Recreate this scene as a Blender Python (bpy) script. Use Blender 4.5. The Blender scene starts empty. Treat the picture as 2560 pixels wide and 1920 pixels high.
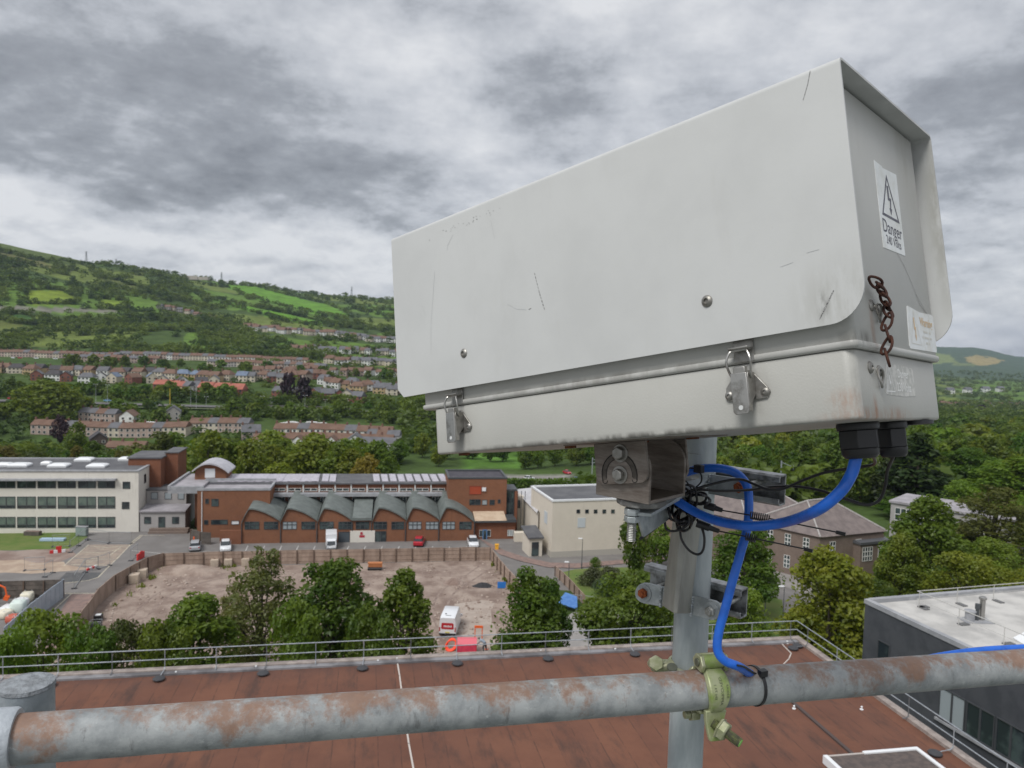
import bpy, bmesh, math, random
import numpy as np
from mathutils import Vector, Matrix, Euler
R = math.radians
SC = bpy.context.scene
COL = SC.collection

# ------------------------------------------------------------------ camera
FPX, CX, CY = 1923.0, 1280.0, 960.0          # focal length and centre in photo pixels
PITCH, ROLL, CAMZ = R(3.5), R(1.6), 36.0
cF = np.array([0, math.cos(PITCH), -math.sin(PITCH)])
_u = np.array([0, math.sin(PITCH), math.cos(PITCH)]); _r = np.array([1.0, 0, 0])
cX = math.cos(ROLL)*_r + math.sin(ROLL)*_u
cY = -math.sin(ROLL)*_r + math.cos(ROLL)*_u
cam_d = bpy.data.cameras.new('camera'); cam = bpy.data.objects.new('camera', cam_d); COL.objects.link(cam)
mw = Matrix.Identity(4)
for i in range(3):
    mw[i][0] = cX[i]; mw[i][1] = cY[i]; mw[i][2] = -cF[i]
mw[2][3] = CAMZ
cam.matrix_world = mw
cam_d.sensor_width = 36; cam_d.lens = FPX*36/2560
cam_d.clip_start = 0.02; cam_d.clip_end = 30000
cam_d.dof.use_dof = True; cam_d.dof.focus_distance = 0.86; cam_d.dof.aperture_fstop = 20
SC.camera = cam

# ------------------------------------------------------------------ light
SUN_EL, SUN_AZ = 52, 215                      # azimuth clockwise from +Y
SC.view_settings.view_transform = 'Standard'; SC.view_settings.look = 'None'
SC.view_settings.exposure = 0.12; SC.view_settings.gamma = 1
sd = bpy.data.lights.new('sun', 'SUN'); so = bpy.data.objects.new('sun', sd); COL.objects.link(so)
sd.energy = 2.4; sd.angle = R(22); sd.color = (1, .985, .955)
sdir = Vector((math.sin(R(SUN_AZ))*math.cos(R(SUN_EL)), math.cos(R(SUN_AZ))*math.cos(R(SUN_EL)), math.sin(R(SUN_EL))))
so.rotation_euler = (-sdir).to_track_quat('-Z', 'Y').to_euler()

class NT:                                     # tiny node-tree helper
    def __init__(s, nt): s.nt = nt
    def n(s, typ, **kw):
        nd = s.nt.nodes.new(typ)
        for k, v in kw.items():
            if k.startswith('i_'):
                key = k[2:]; key = int(key) if key.isdigit() else key
                if hasattr(v, 'is_output'): s.nt.links.new(v, nd.inputs[key])
                else: nd.inputs[key].default_value = v
            else: setattr(nd, k, v)
        return nd
    def math(s, op, a, b=None, c=None, clamp=False):
        nd = s.nt.nodes.new('ShaderNodeMath'); nd.operation = op; nd.use_clamp = clamp
        for k, v in enumerate((a, b, c)):
            if v is None: continue
            if hasattr(v, 'is_output'): s.nt.links.new(v, nd.inputs[k])
            else: nd.inputs[k].default_value = v
        return nd.outputs[0]
    def vmath(s, op, a, b=None, out=0):
        nd = s.nt.nodes.new('ShaderNodeVectorMath'); nd.operation = op
        for k, v in enumerate((a, b)):
            if v is None: continue
            if hasattr(v, 'is_output'): s.nt.links.new(v, nd.inputs[k])
            else: nd.inputs[k].default_value = v
        return nd.outputs[out]
    def ramp(s, fac, stops, interp='LINEAR'):
        nd = s.nt.nodes.new('ShaderNodeValToRGB'); s.nt.links.new(fac, nd.inputs[0])
        e = nd.color_ramp.elements; nd.color_ramp.interpolation = interp
        while len(e) < len(stops): e.new(.5)
        for el, (p, c) in zip(e, stops):
            el.position = p; el.color = (*c, 1) if len(c) == 3 else c
        return nd.outputs[0]
    def mix(s, fac, a, b, mode='MIX'):
        nd = s.nt.nodes.new('ShaderNodeMix'); nd.data_type = 'RGBA'; nd.blend_type = mode
        for k, v in ((0, fac), (6, a), (7, b)):
            if hasattr(v, 'is_output'): s.nt.links.new(v, nd.inputs[k])
            elif k == 0: nd.inputs[0].default_value = v
            else: nd.inputs[k].default_value = (*v, 1) if len(v) == 3 else v
        return nd.outputs[2]
    def noise(s, vec, scale, detail=4, rough=.55, dist=0, out=0):
        nd = s.nt.nodes.new('ShaderNodeTexNoise')
        if vec is not None: s.nt.links.new(vec, nd.inputs['Vector'])
        nd.inputs['Scale'].default_value = scale; nd.inputs['Detail'].default_value = detail
        nd.inputs['Roughness'].default_value = rough; nd.inputs['Distortion'].default_value = dist
        return nd.outputs[out]
    def maprange(s, v, a, b, c=0, d=1, smooth=True):
        nd = s.nt.nodes.new('ShaderNodeMapRange'); nd.interpolation_type = 'SMOOTHSTEP' if smooth else 'LINEAR'
        s.nt.links.new(v, nd.inputs[0])
        for k, q in zip((1, 2, 3, 4), (a, b, c, d)): nd.inputs[k].default_value = q
        return nd.outputs[0]

def ray(px, py): return cF + cX*((px-CX)/FPX) + cY*((CY-py)/FPX)
def P(px, py, d): r = ray(px, py)*d; return Vector((r[0], r[1], r[2]+CAMZ))
def G(px, py, z=0.0):
    r = ray(px, py); t = (z-CAMZ)/r[2]; return Vector((r[0]*t, r[1]*t, z))
def hit(px, py, o, n):
    r = Vector(ray(px, py)); c = Vector((0, 0, CAMZ)); t = (o-c).dot(n)/r.dot(n); return c+r*t
def pix(v):
    p = np.array([v[0], v[1], v[2]-CAMZ]); d = p@cF; return CX+FPX*(p@cX)/d, CY-FPX*(p@cY)/d, d

world = bpy.data.worlds.new('World'); SC.world = world; world.use_nodes = True
w = NT(world.node_tree); w.nt.nodes.clear()
wo = w.n('ShaderNodeOutputWorld'); bg = w.n('ShaderNodeBackground'); bg.inputs[1].default_value = 0.1
w.nt.links.new(bg.outputs[0], wo.inputs[0])
sky = w.n('ShaderNodeTexSky'); sky.sky_type = 'NISHITA'; sky.sun_disc = False
sky.sun_elevation = R(SUN_EL); sky.sun_rotation = R(SUN_AZ)
tc = w.n('ShaderNodeTexCoord'); dirv = tc.outputs['Generated']
sep = w.n('ShaderNodeSeparateXYZ', i_0=dirv); zz = sep.outputs[2]
zc = w.math('ADD', w.math('MAXIMUM', zz, 0.0), .26)
cp = w.n('ShaderNodeCombineXYZ', i_0=w.math('DIVIDE', sep.outputs[0], zc), i_1=w.math('DIVIDE', sep.outputs[1], zc), i_2=0.0).outputs[0]
vs = w.vmath('MULTIPLY', dirv, (1.0, 1.0, 2.0))
def cl(off): return w.noise(w.vmath('ADD', vs, off), 1.8, 15, .615, .0)
n1 = cl((.31, .17, .4)); n1u = cl((.31, .17, .45)); n1s = cl((.28, .17, .415))
nb = w.noise(w.vmath('ADD', vs, (4.1, 2.2, 1.7)), 8.5, 9, .56, .0)
bil = w.math('SUBTRACT', 1.0, w.math('ABSOLUTE', w.math('MULTIPLY_ADD', nb, 2.0, -1.0)))
edge = w.math('ADD', w.math('SUBTRACT', n1u, n1), w.math('MULTIPLY', w.math('SUBTRACT', n1s, n1), .6))
n2 = w.noise(cp, 1.1, 6, .5, .0)
wv = w.vmath('SUBTRACT', w.noise(dirv, 5.5, 9, .6, .0, 1), (.5, .5, .5))
wdir = w.vmath('ADD', dirv, w.vmath('MULTIPLY', wv, (.20, .20, .085)))
dens = w.math('ADD', w.math('MULTIPLY_ADD', n1, 1.0, -.06), w.math('MULTIPLY_ADD', n2, .35, -.02))
dens = w.math('ADD', dens, w.math('MULTIPLY_ADD', bil, .22, -.15))
dens = w.math('MULTIPLY_ADD', edge, -1.15, dens)
n4 = w.noise(w.vmath('MULTIPLY', w.vmath('ADD', vs, (7.3, 1.1, .6)), (1, 1, 1.3)), 9.0, 10, .60, .0); n4u = w.noise(w.vmath('MULTIPLY', w.vmath('ADD', vs, (7.3, 1.1, .615)), (1, 1, 1.3)), 9.0, 10, .60, .0)
lowk = w.maprange(zz, .06, .30, .85, .12)
dens = w.math('MULTIPLY_ADD', w.math('MULTIPLY_ADD', w.math('SUBTRACT', n4, n4u), 1.1, w.math('MULTIPLY_ADD', n4, .62, -.31)), lowk, dens)
# large cloud masses: (photo px, py, angular radius in deg, weight); + is brighter
for px_, py_, rx, rz, wt in [(430, 320, 19, 8, -.19), (380, 435, 16, 2.8, -.12), (680, 405, 7, 2.8, -.07), (60, 245, 6, 4, -.10), (1000, 545, 7, 2.4, -.13), (930, 440, 6, 3.2, -.10),
                             (1330, 200, 8, 6, -.20), (60, 10, 12, 4, -.09), (1120, 15, 6, 3, -.08), (2500, 300, 9, 5, -.05), (300, 530, 9, 1.6, -.04),
                             (560, 595, 15, 2.6, .12), (900, 615, 7, 3, .08), (50, 510, 6, 2, .10), (60, 120, 7, 3, .06), (980, 140, 9, 5, .08), (600, 690, 20, 2.6, .10), (1150, 310, 4, 3, .08), (860, 375, 3, 2, .07),
                             (2480, 800, 10, 4, .08), (2100, 70, 12, 6, .07), (1650, 80, 9, 6, .05)]:
    d_ = ray(px_, py_); d_ = d_/np.linalg.norm(d_)
    dl_ = w.vmath('LENGTH', w.vmath('MULTIPLY', w.vmath('SUBTRACT', wdir, tuple(d_)), (1/R(rx), 1/R(rx), 1/R(rz))), None, 1)
    dens = w.math('MULTIPLY_ADD', w.maprange(dl_, .2, 1.0, 1.0, 0.0), wt*(1.2 if wt > 0 else 1.7), dens)
ccol = w.ramp(dens, [(.0, (1.7, 1.79, 1.96)), (.36, (3.25, 3.41, 3.70)), (.52, (4.75, 4.94, 5.30)), (.66, (5.75, 5.92, 6.25)), (.88, (7.2, 7.3, 7.5))])
zen = w.maprange(zz, .42, .95, 1.0, 1.35)
ccol = w.mix(1.0, ccol, w.n('ShaderNodeCombineColor', i_0=zen, i_1=zen, i_2=zen).outputs[0], 'MULTIPLY')
low = w.maprange(zz, -.05, .0, 0.0, 1.0)
ccol = w.mix(low, (2.5, 2.7, 2.6), ccol)
fin = w.mix(.93, sky.outputs[0], ccol)
w.nt.links.new(fin, bg.inputs[0])

# ------------------------------------------------------------------ materials
MATS = {}
def mat_base(name):
    m = bpy.data.materials.new(name); m.use_nodes = True
    t = NT(m.node_tree); b = m.node_tree.nodes['Principled BSDF']; MATS[name] = m
    return m, t, b
def M(name, c=(.5, .5, .5), rough=.6, metal=0.0, c2=None, sc=6.0, rng=(.4, .6), bump=0.0, bsc=80.0, spec=.5, det=5, coord='Object', stretch=None):
    if name in MATS: return MATS[name]
    m, t, b = mat_base(name)
    b.inputs['Roughness'].default_value = rough; b.inputs['Metallic'].default_value = metal
    b.inputs['Specular IOR Level'].default_value = spec
    b.inputs['Base Color'].default_value = (*c, 1)
    if coord == 'World': vec = t.n('ShaderNodeNewGeometry').outputs['Position']
    else: vec = t.n('ShaderNodeTexCoord').outputs['Object']
    if stretch: vec = t.vmath('MULTIPLY', vec, stretch)
    if c2 is not None:
        f = t.maprange(t.noise(vec, sc, det, .62), rng[0], rng[1])
        m.node_tree.links.new(t.mix(f, c, c2), b.inputs['Base Color'])
    if bump:
        bn = t.n('ShaderNodeBump', i_Height=t.noise(vec, bsc, 4, .6)); bn.inputs['Strength'].default_value = bump; bn.inputs['Distance'].default_value = .5/bsc
        m.node_tree.links.new(bn.outputs[0], b.inputs['Normal'])
    return m

# ------------------------------------------------------------------ mesh builder
def frame(o, ex, ey, ez):
    m = Matrix.Identity(4)
    for i in range(3):
        m[i][0] = ex[i]; m[i][1] = ey[i]; m[i][2] = ez[i]; m[i][3] = o[i]
    return m
class MB:
    def __init__(s): s.v = []; s.f = []; s.m = []; s.M = None; s.mi = 0
    def add(s, vs, fs, mi=None):
        b = len(s.v); mi = s.mi if mi is None else mi
        vs = [Vector(q) for q in vs]
        if s.M is not None: vs = [s.M @ q for q in vs]
        s.v += vs
        for f in fs: s.f.append([b+i for i in f]); s.m.append(mi)
    def box(s, x0, x1, y0, y1, z0, z1, mi=None):
        s.add([(x0,y0,z0),(x1,y0,z0),(x1,y1,z0),(x0,y1,z0),(x0,y0,z1),(x1,y0,z1),(x1,y1,z1),(x0,y1,z1)],
              [(0,3,2,1),(4,5,6,7),(0,1,5,4),(1,2,6,5),(2,3,7,6),(3,0,4,7)], mi)
    def quad(s, a, b, c, d, mi=None): s.add([a, b, c, d], [(0, 1, 2, 3)], mi)
    def poly(s, pts, mi=None): s.add(pts, [tuple(range(len(pts)))], mi)
    def rings(s, rr, closed=True, cap=True, mi=None, loop=False):
        n = len(rr[0]); vs = [q for r_ in rr for q in r_]; fs = []
        L = len(rr)
        for i in range(L if loop else L-1):
            a, b = i*n, ((i+1) % L)*n
            for k in range(n if closed else n-1):
                k2 = (k+1) % n; fs.append((a+k, a+k2, b+k2, b+k))
        if cap and not loop: fs.append(tuple(range(n-1, -1, -1))); fs.append(tuple((L-1)*n+k for k in range(n)))
        s.add(vs, fs, mi)
    def tube(s, pts, r, n=12, mi=None, cap=True, loop=False):
        pts = [Vector(p) for p in pts]; L = len(pts)
        rs = r if isinstance(r, (list, tuple)) else [r]*L
        rr = []; up = None
        for i, p in enumerate(pts):
            if loop: t = (pts[(i+1) % L]-pts[i-1])
            else: t = pts[min(i+1, L-1)]-pts[max(i-1, 0)]
            t = t.normalized() if t.length > 1e-12 else Vector((0, 0, 1))
            if up is None:
                up = Vector((0, 0, 1)) if abs(t.z) < .9 else Vector((1, 0, 0))
            up = (up-t*up.dot(t)).normalized(); sd_ = t.cross(up)
            rr.append([p+(up*math.cos(2*math.pi*k/n)+sd_*math.sin(2*math.pi*k/n))*rs[i] for k in range(n)])
        s.rings(rr, True, cap, mi, loop)
    def cyl(s, a, b, r, r2=None, n=16, mi=None): s.tube([a, b], [r, r if r2 is None else r2], n, mi)
    def prism(s, pts, d, mi=None):
        pts = [Vector(p) for p in pts]; d = Vector(d); n = len(pts)
        s.add(pts+[p+d for p in pts], [tuple(range(n-1, -1, -1)), tuple(range(n, 2*n))]+[(i, (i+1) % n, n+(i+1) % n, n+i) for i in range(n)], mi)
    def lathe(s, prof, o, ax, n=24, mi=None):
        o = Vector(o); ax = Vector(ax).normalized(); e = ax.orthogonal().normalized(); g = ax.cross(e)
        s.rings([[o+ax*h+(e*math.cos(2*math.pi*k/n)+g*math.sin(2*math.pi*k/n))*r_ for k in range(n)] for r_, h in prof], True, True, mi)
    def build(s, name, mats, parent=None, label=None, cat=None, group=None, kind=None, world=False, bevel=0, smooth=40, origin=None, seg=2):
        if not isinstance(mats, (list, tuple)): mats = [mats]
        me = bpy.data.meshes.new(name); o = bpy.data.objects.new(name, me); COL.objects.link(o)
        vs = s.v
        if parent is None:
            if origin is None:
                xs = [q.x for q in vs]; ys = [q.y for q in vs]; zs = [q.z for q in vs]
                origin = Vector(((min(xs)+max(xs))/2, (min(ys)+max(ys))/2, min(zs)))
            vs = [q-origin for q in vs]; o.location = origin
        else:
            o.parent = parent
            if world:
                inv = ROOTM[parent.name].inverted(); vs = [inv @ q for q in vs]
                ROOTM[o.name] = ROOTM[parent.name]
            elif parent.name in ROOTM: ROOTM[o.name] = ROOTM[parent.name]
        me.from_pydata([tuple(q) for q in vs], [], s.f)
        for m in mats: me.materials.append(m)
        me.polygons.foreach_set('material_index', s.m)
        fix_normals(me)
        if smooth:
            me.polygons.foreach_set('use_smooth', [True]*len(s.f)); me.set_sharp_from_angle(angle=R(smooth))
        if bevel:
            bm_ = o.modifiers.new('bevel', 'BEVEL'); bm_.width = bevel; bm_.segments = seg; bm_.limit_method = 'ANGLE'; bm_.angle_limit = R(35)
        tag(o, label, cat, group, kind)
        return o
def fix_normals(me):
    b = bmesh.new(); b.from_mesh(me); bmesh.ops.recalc_face_normals(b, faces=b.faces[:]); b.to_mesh(me); b.free()
ROOTM = {}
def tag(o, label=None, cat=None, group=None, kind=None):
    if label: o['label'] = label
    if cat: o['category'] = cat
    if group: o['group'] = group
    if kind: o['kind'] = kind
def thing(name, label, cat, loc=(0, 0, 0), rot=None, group=None, mtx=None):
    o = bpy.data.objects.new(name, None); COL.objects.link(o); o.empty_display_size = .2
    m = mtx if mtx is not None else (Matrix.Translation(Vector(loc)) @ (Matrix.Rotation(rot, 4, 'Z') if rot else Matrix.Identity(4)))
    o.matrix_world = m; ROOTM[o.name] = m
    tag(o, label, cat, group); return o
def dup(o, parent=None):
    c = o.copy(); COL.objects.link(c)
    if parent is not None: c.parent = parent
    for ch in list(o.children): dup(ch, c)
    return c
def place(root, m, label=None, group=None):
    root.matrix_world = m; ROOTM[root.name] = m
    if label: root['label'] = label
    if group: root['group'] = group
def crom(pts, sub=8, closed=False):
    pts = [Vector(p) for p in pts]; n = len(pts); out = []
    for i in range(n if closed else n-1):
        g = lambda k: pts[k % n] if closed else pts[max(0, min(n-1, k))]
        a, b, c, d = g(i-1), g(i), g(i+1), g(i+2)
        for k in range(sub):
            t = k/sub
            out.append(.5*((2*b)+(c-a)*t+(2*a-5*b+4*c-d)*t*t+(3*b-a-3*c+d)*t**3))
    if not closed: out.append(pts[-1])
    return out
def text_mesh(txt, size, bold=False):
    cu = bpy.data.curves.new('t', 'FONT'); cu.body = txt; cu.size = size; cu.align_x = 'CENTER'; cu.align_y = 'CENTER'; cu.resolution_u = 3
    if bold: cu.offset = size*.02
    o = bpy.data.objects.new('t', cu); COL.objects.link(o)
    me = bpy.data.meshes.new_from_object(o.evaluated_get(bpy.context.evaluated_depsgraph_get()))
    vs = [tuple(q.co) for q in me.vertices]; fs = [tuple(p.vertices) for p in me.polygons]
    bpy.data.objects.remove(o); bpy.data.curves.remove(cu); bpy.data.meshes.remove(me)
    return vs, fs
def put_text(mb, txt, size, o, ex, ey, bold=False, mi=None, fn=None, xs=1.0):
    vs, fs = text_mesh(txt, size, bold); o, ex, ey = Vector(o), Vector(ex), Vector(ey)
    mb.add([fn(q[0], q[1]) if fn else o+ex*(q[0]*xs)+ey*q[1] for q in vs], fs, mi)
# ================================================================== FOREGROUND: enclosure on its pole
def paint(name, base, stains=(), bump=0.0, bsc=500, rough=.42):
    m, t, b = mat_base(name)
    p = t.n('ShaderNodeTexCoord').outputs['Object']
    col = t.mix(t.maprange(t.noise(p, 9, 5, .6), .35, .7), base, tuple(x*.93 for x in base))
    spk = t.maprange(t.noise(p, 160, 3, .7), .70, .76)
    patch = t.maprange(t.noise(p, 14, 3, .6), .5, .7)
    col = t.mix(t.math('MULTIPLY', spk, t.math('MULTIPLY', patch, .55)), col, (.12, .11, .10))
    sm = t.maprange(t.noise(t.vmath('MULTIPLY', p, (1, 1, .25)), 22, 6, .7), .55, .85)
    col = t.mix(t.math('MULTIPLY', sm, .16), col, (.28, .26, .22))
    for (cx, cy, cz, sx, sy, sz, c, st, ns) in stains:
        q = t.vmath('DIVIDE', t.vmath('SUBTRACT', p, (cx, cy, cz)), (sx, sy, sz))
        ln = t.vmath('LENGTH', q, None, 1)
        g = t.maprange(ln, 0.1, 1.0, 1.0, 0.0)
        nn = t.maprange(t.noise(t.vmath('MULTIPLY', p, (1, 1, .3)), ns, 5, .65), .34, .62)
        col = t.mix(t.math('MULTIPLY', t.math('MULTIPLY', g, nn), st), col, c)
    m.node_tree.links.new(col, b.inputs['Base Color'])
    b.inputs['Roughness'].default_value = rough; b.inputs['Specular IOR Level'].default_value = .4
    if bump:
        bn = t.n('ShaderNodeBump', i_Height=t.noise(p, bsc, 3, .5)); bn.inputs['Strength'].default_value = bump; bn.inputs['Distance'].default_value = .0006
        m.node_tree.links.new(bn.outputs[0], b.inputs['Normal'])
    return m
RUST = (.30, .10, .025); GRIME = (.09, .085, .075)
m_cover = paint('cover_paint', (.50, .505, .495), [(-.02, .0, .02, .06, .02, .05, (.22, .21, .17), .32, 60), (0, .13, .24, .03, .2, .02, GRIME, .6, 40),
                (-.036, 0, .018, .008, .01, .018, (.1, .1, .09), .55, 120), (0, .257, .14, .02, .01, .16, (.2, .19, .15), .5, 70)], bump=.08, bsc=300)
m_lid = paint('lid_paint', (.45, .448, .425), [(-.0165, .21, .20, .02, .035, .1, (.30, .29, .25), .75, 10), (-.02, .03, -.012, .03, .04, .012, GRIME, .7, 60),
              (-.3, .011, -.016, .4, .01, .008, (.2, .19, .17), .6, 50), (-.0165, .058, .0, .01, .008, .03, RUST, .45, 60)], bump=.15)
m_tray = paint('tray_paint', (.42, .415, .385), [(-.0195, .052, -.0735, .02, .0085, .019, RUST, .95, 60), (-.030, .012, -.064, .022, .02, .014, RUST, .35, 260),  # base colour toned down to carry shade from the cover overhang
               (-.02, .03, -.078, .05, .045, .010, RUST, .45, 220), (-.020, .010, -.05, .006, .012, .04, GRIME, .6, 130), (-.0195, .10, -.078, .02, .06, .012, RUST, .45, 160), (-.3, .012, -.080, .35, .02, .006, GRIME, .8, 60),
               (-.11, .012, -.05, .03, .01, .03, (.22, .21, .19), .5, 40), (-.52, .012, -.06, .03, .01, .03, (.22, .21, .19), .6, 40)], bump=.28, bsc=480)
m_steel = M('stainless', (.42, .41, .39), .32, .9, (.25, .24, .22), 90, (.45, .7))
m_steel2 = M('stainless_dull', (.34, .33, .31), .45, .85, (.2, .19, .17), 60, (.4, .7))
m_galv = M('galvanised', (.47, .50, .51), .5, .55, (.32, .35, .36), 55, (.38, .62), bump=.15, bsc=300)
m_galvp = M('galvanised_pole', (.46, .50, .51), .55, .35, (.33, .37, .385), 30, (.36, .66), bump=.12, bsc=200, stretch=(1, 1, .25))
m_bracket = M('weathered_bracket', (.235, .205, .18), .5, .35, (.135, .108, .09), 55, (.32, .68), bump=.25, bsc=180, stretch=(.4, .4, 2.2), det=8)
m_rust = M('rust', (.22, .075, .03), .85, .1, (.10, .035, .018), 90, (.35, .65), bump=.5, bsc=400)
m_rustchain = M('chain_rust', (.036, .013, .009), .8, .2, (.075, .026, .013), 150, (.4, .7), bump=.5, bsc=600)
m_blk = M('black_plastic', (.012, .012, .014), .42, 0)
m_blkc = M('black_cable', (.014, .013, .015), .38, 0)
m_blue = M('blue_cable', (.014, .135, .62), .34, 0, (.010, .095, .46), 45, (.4, .72), bump=.1, bsc=90)
m_label = M('label_white', (.70, .72, .72), .35, 0, (.60, .61, .58), 40, (.4, .7))
m_labely = M('label_faded', (.66, .68, .68), .3, 0, (.58, .58, .54), 60, (.4, .7))
m_labelg = M('label_grey', (.42, .42, .39), .5, 0, (.56, .55, .52), 140, (.42, .6))
m_ink = M('label_ink', (.06, .06, .085), .5, 0, (.11, .11, .135), 200)
m_inkf = M('faded_ink', (.62, .45, .27), .5)
m_inkl = M('pale_ink', (.60, .58, .52), .5)
m_inkw = M('white_ink', (.74, .74, .72), .5)
m_scr = M('scratch', (.10, .10, .10), .7, 0, (.35, .35, .34), 700, (.4, .6))
m_scrl = M('faint_scratch', (.44, .45, .45), .7)
m_chan = M('channel_paint', (.33, .325, .29), .5, .2, (.24, .235, .21), 30, (.35, .65), bump=.1, bsc=150, stretch=(1, 1, .3))
m_strut = M('strut_steel', (.36, .37, .38), .35, .7, (.16, .16, .16), 60, (.4, .65))
m_strutd = M('strut_inside', (.05, .05, .055), .55, .4, (.3, .3, .3), 80, (.58, .66))  # near-black carries the channel's inner shade and black residue; not applied
m_bolt = M('bolt_zinc', (.45, .45, .43), .4, .8, (.3, .3, .28), 120)
m_orust = M('orange_rust', (.33, .09, .025), .85, .1, (.2, .05, .02), 250, (.4, .6), bump=.4, bsc=700)

BU = Vector((-0.71296522, 0.67798758, -0.17892298)); BV = Vector((0.69569554, 0.71586089, -0.05958951)); BW = Vector((-0.08768301, 0.16696117, 0.98205685))
BO = Vector((0.29221763, 0.637, 0.02370782+CAMZ))
BM = frame(BO, -BU, BV, BW)
box = thing('equipment_enclosure', 'large pale grey metal box with sunshield cover and two steel latches on the pole', 'enclosure', mtx=BM)
L, W, H = .6305, .258, .2289
# sun shield: bent sheet lofted along x, lower corners rounded
def cover_ring(x, th, out):
    rr = .032; dx = 0-x; zb = rr-math.sqrt(max(0, rr*rr-(rr-dx)**2)) if dx < rr else 0
    dl = x+L
    if dl < .012: zb = max(zb, .012-dl)
    e = 0 if out else th; rb = .006-e*.9
    pts = [(x, e, zb)]
    for k in range(6):
        a = math.pi-k*math.pi/10; pts.append((x, e+rb+rb*math.cos(a), H-e-rb+rb*math.sin(a)))
    for k in range(6):
        a = math.pi/2-k*math.pi/10; pts.append((x, W-e-rb+rb*math.cos(a), H-e-rb+rb*math.sin(a)))
    pts.append((x, W-e, zb)); return pts
xs = [-L, -L+.004, -L+.008, -L+.012]+[-L*.9+i*L*.86/10 for i in range(11)]+[-.032+.032*math.sin(k*math.pi/2/10) for k in range(11)]
xs = sorted(set(xs))
b = MB(); b.rings([cover_ring(x, .0022, True)+cover_ring(x, .0022, False)[::-1] for x in xs], True, True)
cover = b.build('sunshield_cover', m_cover, box, smooth=50)
for (rx, rz) in ((-.4916, .0427), (-.145, .0425)):
    b = MB(); b.lathe([(.0001, 0), (.0058, 0), (.0058, -.0008), (.0045, -.0022), (.0026, -.0027), (.0024, -.0010), (.0001, -.0010)], (rx, 0, rz), (0, 1, 0), 20)
    b.build('rivet', m_steel2, cover)
b = MB()
def flush(m_, nm):
    global b
    b.build(nm, m_, cover, smooth=0); b = MB()
def scr(mb, pts, wd, y=-.00025):
    pts = [Vector((p[0], y, p[1])) for p in pts]
    for a, c in zip(pts, pts[1:]):
        n_ = (c-a).cross(Vector((0, 1, 0))).normalized()*wd/2
        mb.quad(a-n_, c-n_, c+n_, a+n_)
rs = random.Random(3)
for i in range(11):
    t0 = i/11; x0, z0 = -.3635+.0095*t0+.003*t0*t0, .1185-.047*t0
    scr(b, [(x0, z0), (x0+.0007, z0-.0022-.001*rs.random())], .0012*rs.uniform(.6, 1.2))
flush(m_scr, 'scratch_mark'); scr(b, [(-.0254, .2255), (-.029, .214), (-.0342, .202)], .0006); flush(m_scr, 'scratch_mark')
for i in range(26): x0 = -.57+.16*rs.random(); z0 = .2055+rs.uniform(-.0035, .0035)+(x0+.57)*.03; scr(b, [(x0, z0), (x0+.0014*rs.random()+.0004, z0+.0005)], .0008*rs.uniform(.6, 1.4))
flush(m_scr, 'speckle_line'); scr(b, [(-.070, .059), (-.058, .0605)], .0004); flush(m_scrl, 'scratch_mark'); scr(b, [(-.045, .066), (-.034, .0665)], .0004); flush(m_scrl, 'scratch_mark'); scr(b, [(-.376, .0775), (-.372, .0785)], .0009); flush(m_scr, 'scratch_mark')
for i in range(9): x0 = -.04+.014*i/9; z0 = .006+.022*i/9; scr(b, [(x0, z0), (x0+.0022, z0+.003)], .0012*rs.uniform(.5, 1.3))
flush(m_scr, 'scuff_mark')
for pts in ([(-.41, .0905), (-.396, .082), (-.38, .078)], [(-.5, .20), (-.512, .188), (-.513, .182)], [(-.54, .16), (-.553, .09), (-.556, .05)], 
            [(-.57, .12), (-.565, .108)], [(-.43, .20), (-.425, .175)]):
    scr(b, pts, .00035); flush(m_scrl, 'faint_scratch')

def rbox(mb, x0, x1, y0, y1, z0, z1, r=.006, n=4, taper=0.0):
    pts = []
    for cx_, cy_, a0 in ((x1-r, y1-r, 0), (x0+r, y1-r, 90), (x0+r, y0+r, 180), (x1-r, y0+r, 270)):
        for k in range(n+1):
            a = R(a0+90*k/n); pts.append((cx_+r*math.cos(a), cy_+r*math.sin(a)))
    cx0, cy0 = (x0+x1)/2, (y0+y1)/2; rr = []
    for z, s_ in ((z0, .985), (z0+.002, 1.0), (z1-.0012, 1.0), (z1, .995)):
        rr.append([(cx0+(p[0]-cx0)*(1-(1-s_)*.3), cy0+(p[1]-cy0)*s_, z) for p in pts])
    mb.rings(rr, True, True)
b = MB(); rbox(b, -.5895, -.0165, .0115, .2465, -.0185, .2235, .005)
lid = b.build('lid', m_lid, box, smooth=50)
b = MB(); rbox(b, -.592, -.0145, .0088, .2492, -.0208, -.0145, .006); b.build('lid_rim', m_lid, lid, smooth=50)
b = MB(); rbox(b, -.5725, -.0195, .012, .246, -.082, -.0212, .010, 6)
tray = b.build('base_tray', m_tray, box, smooth=50, bevel=.0025)

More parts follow.
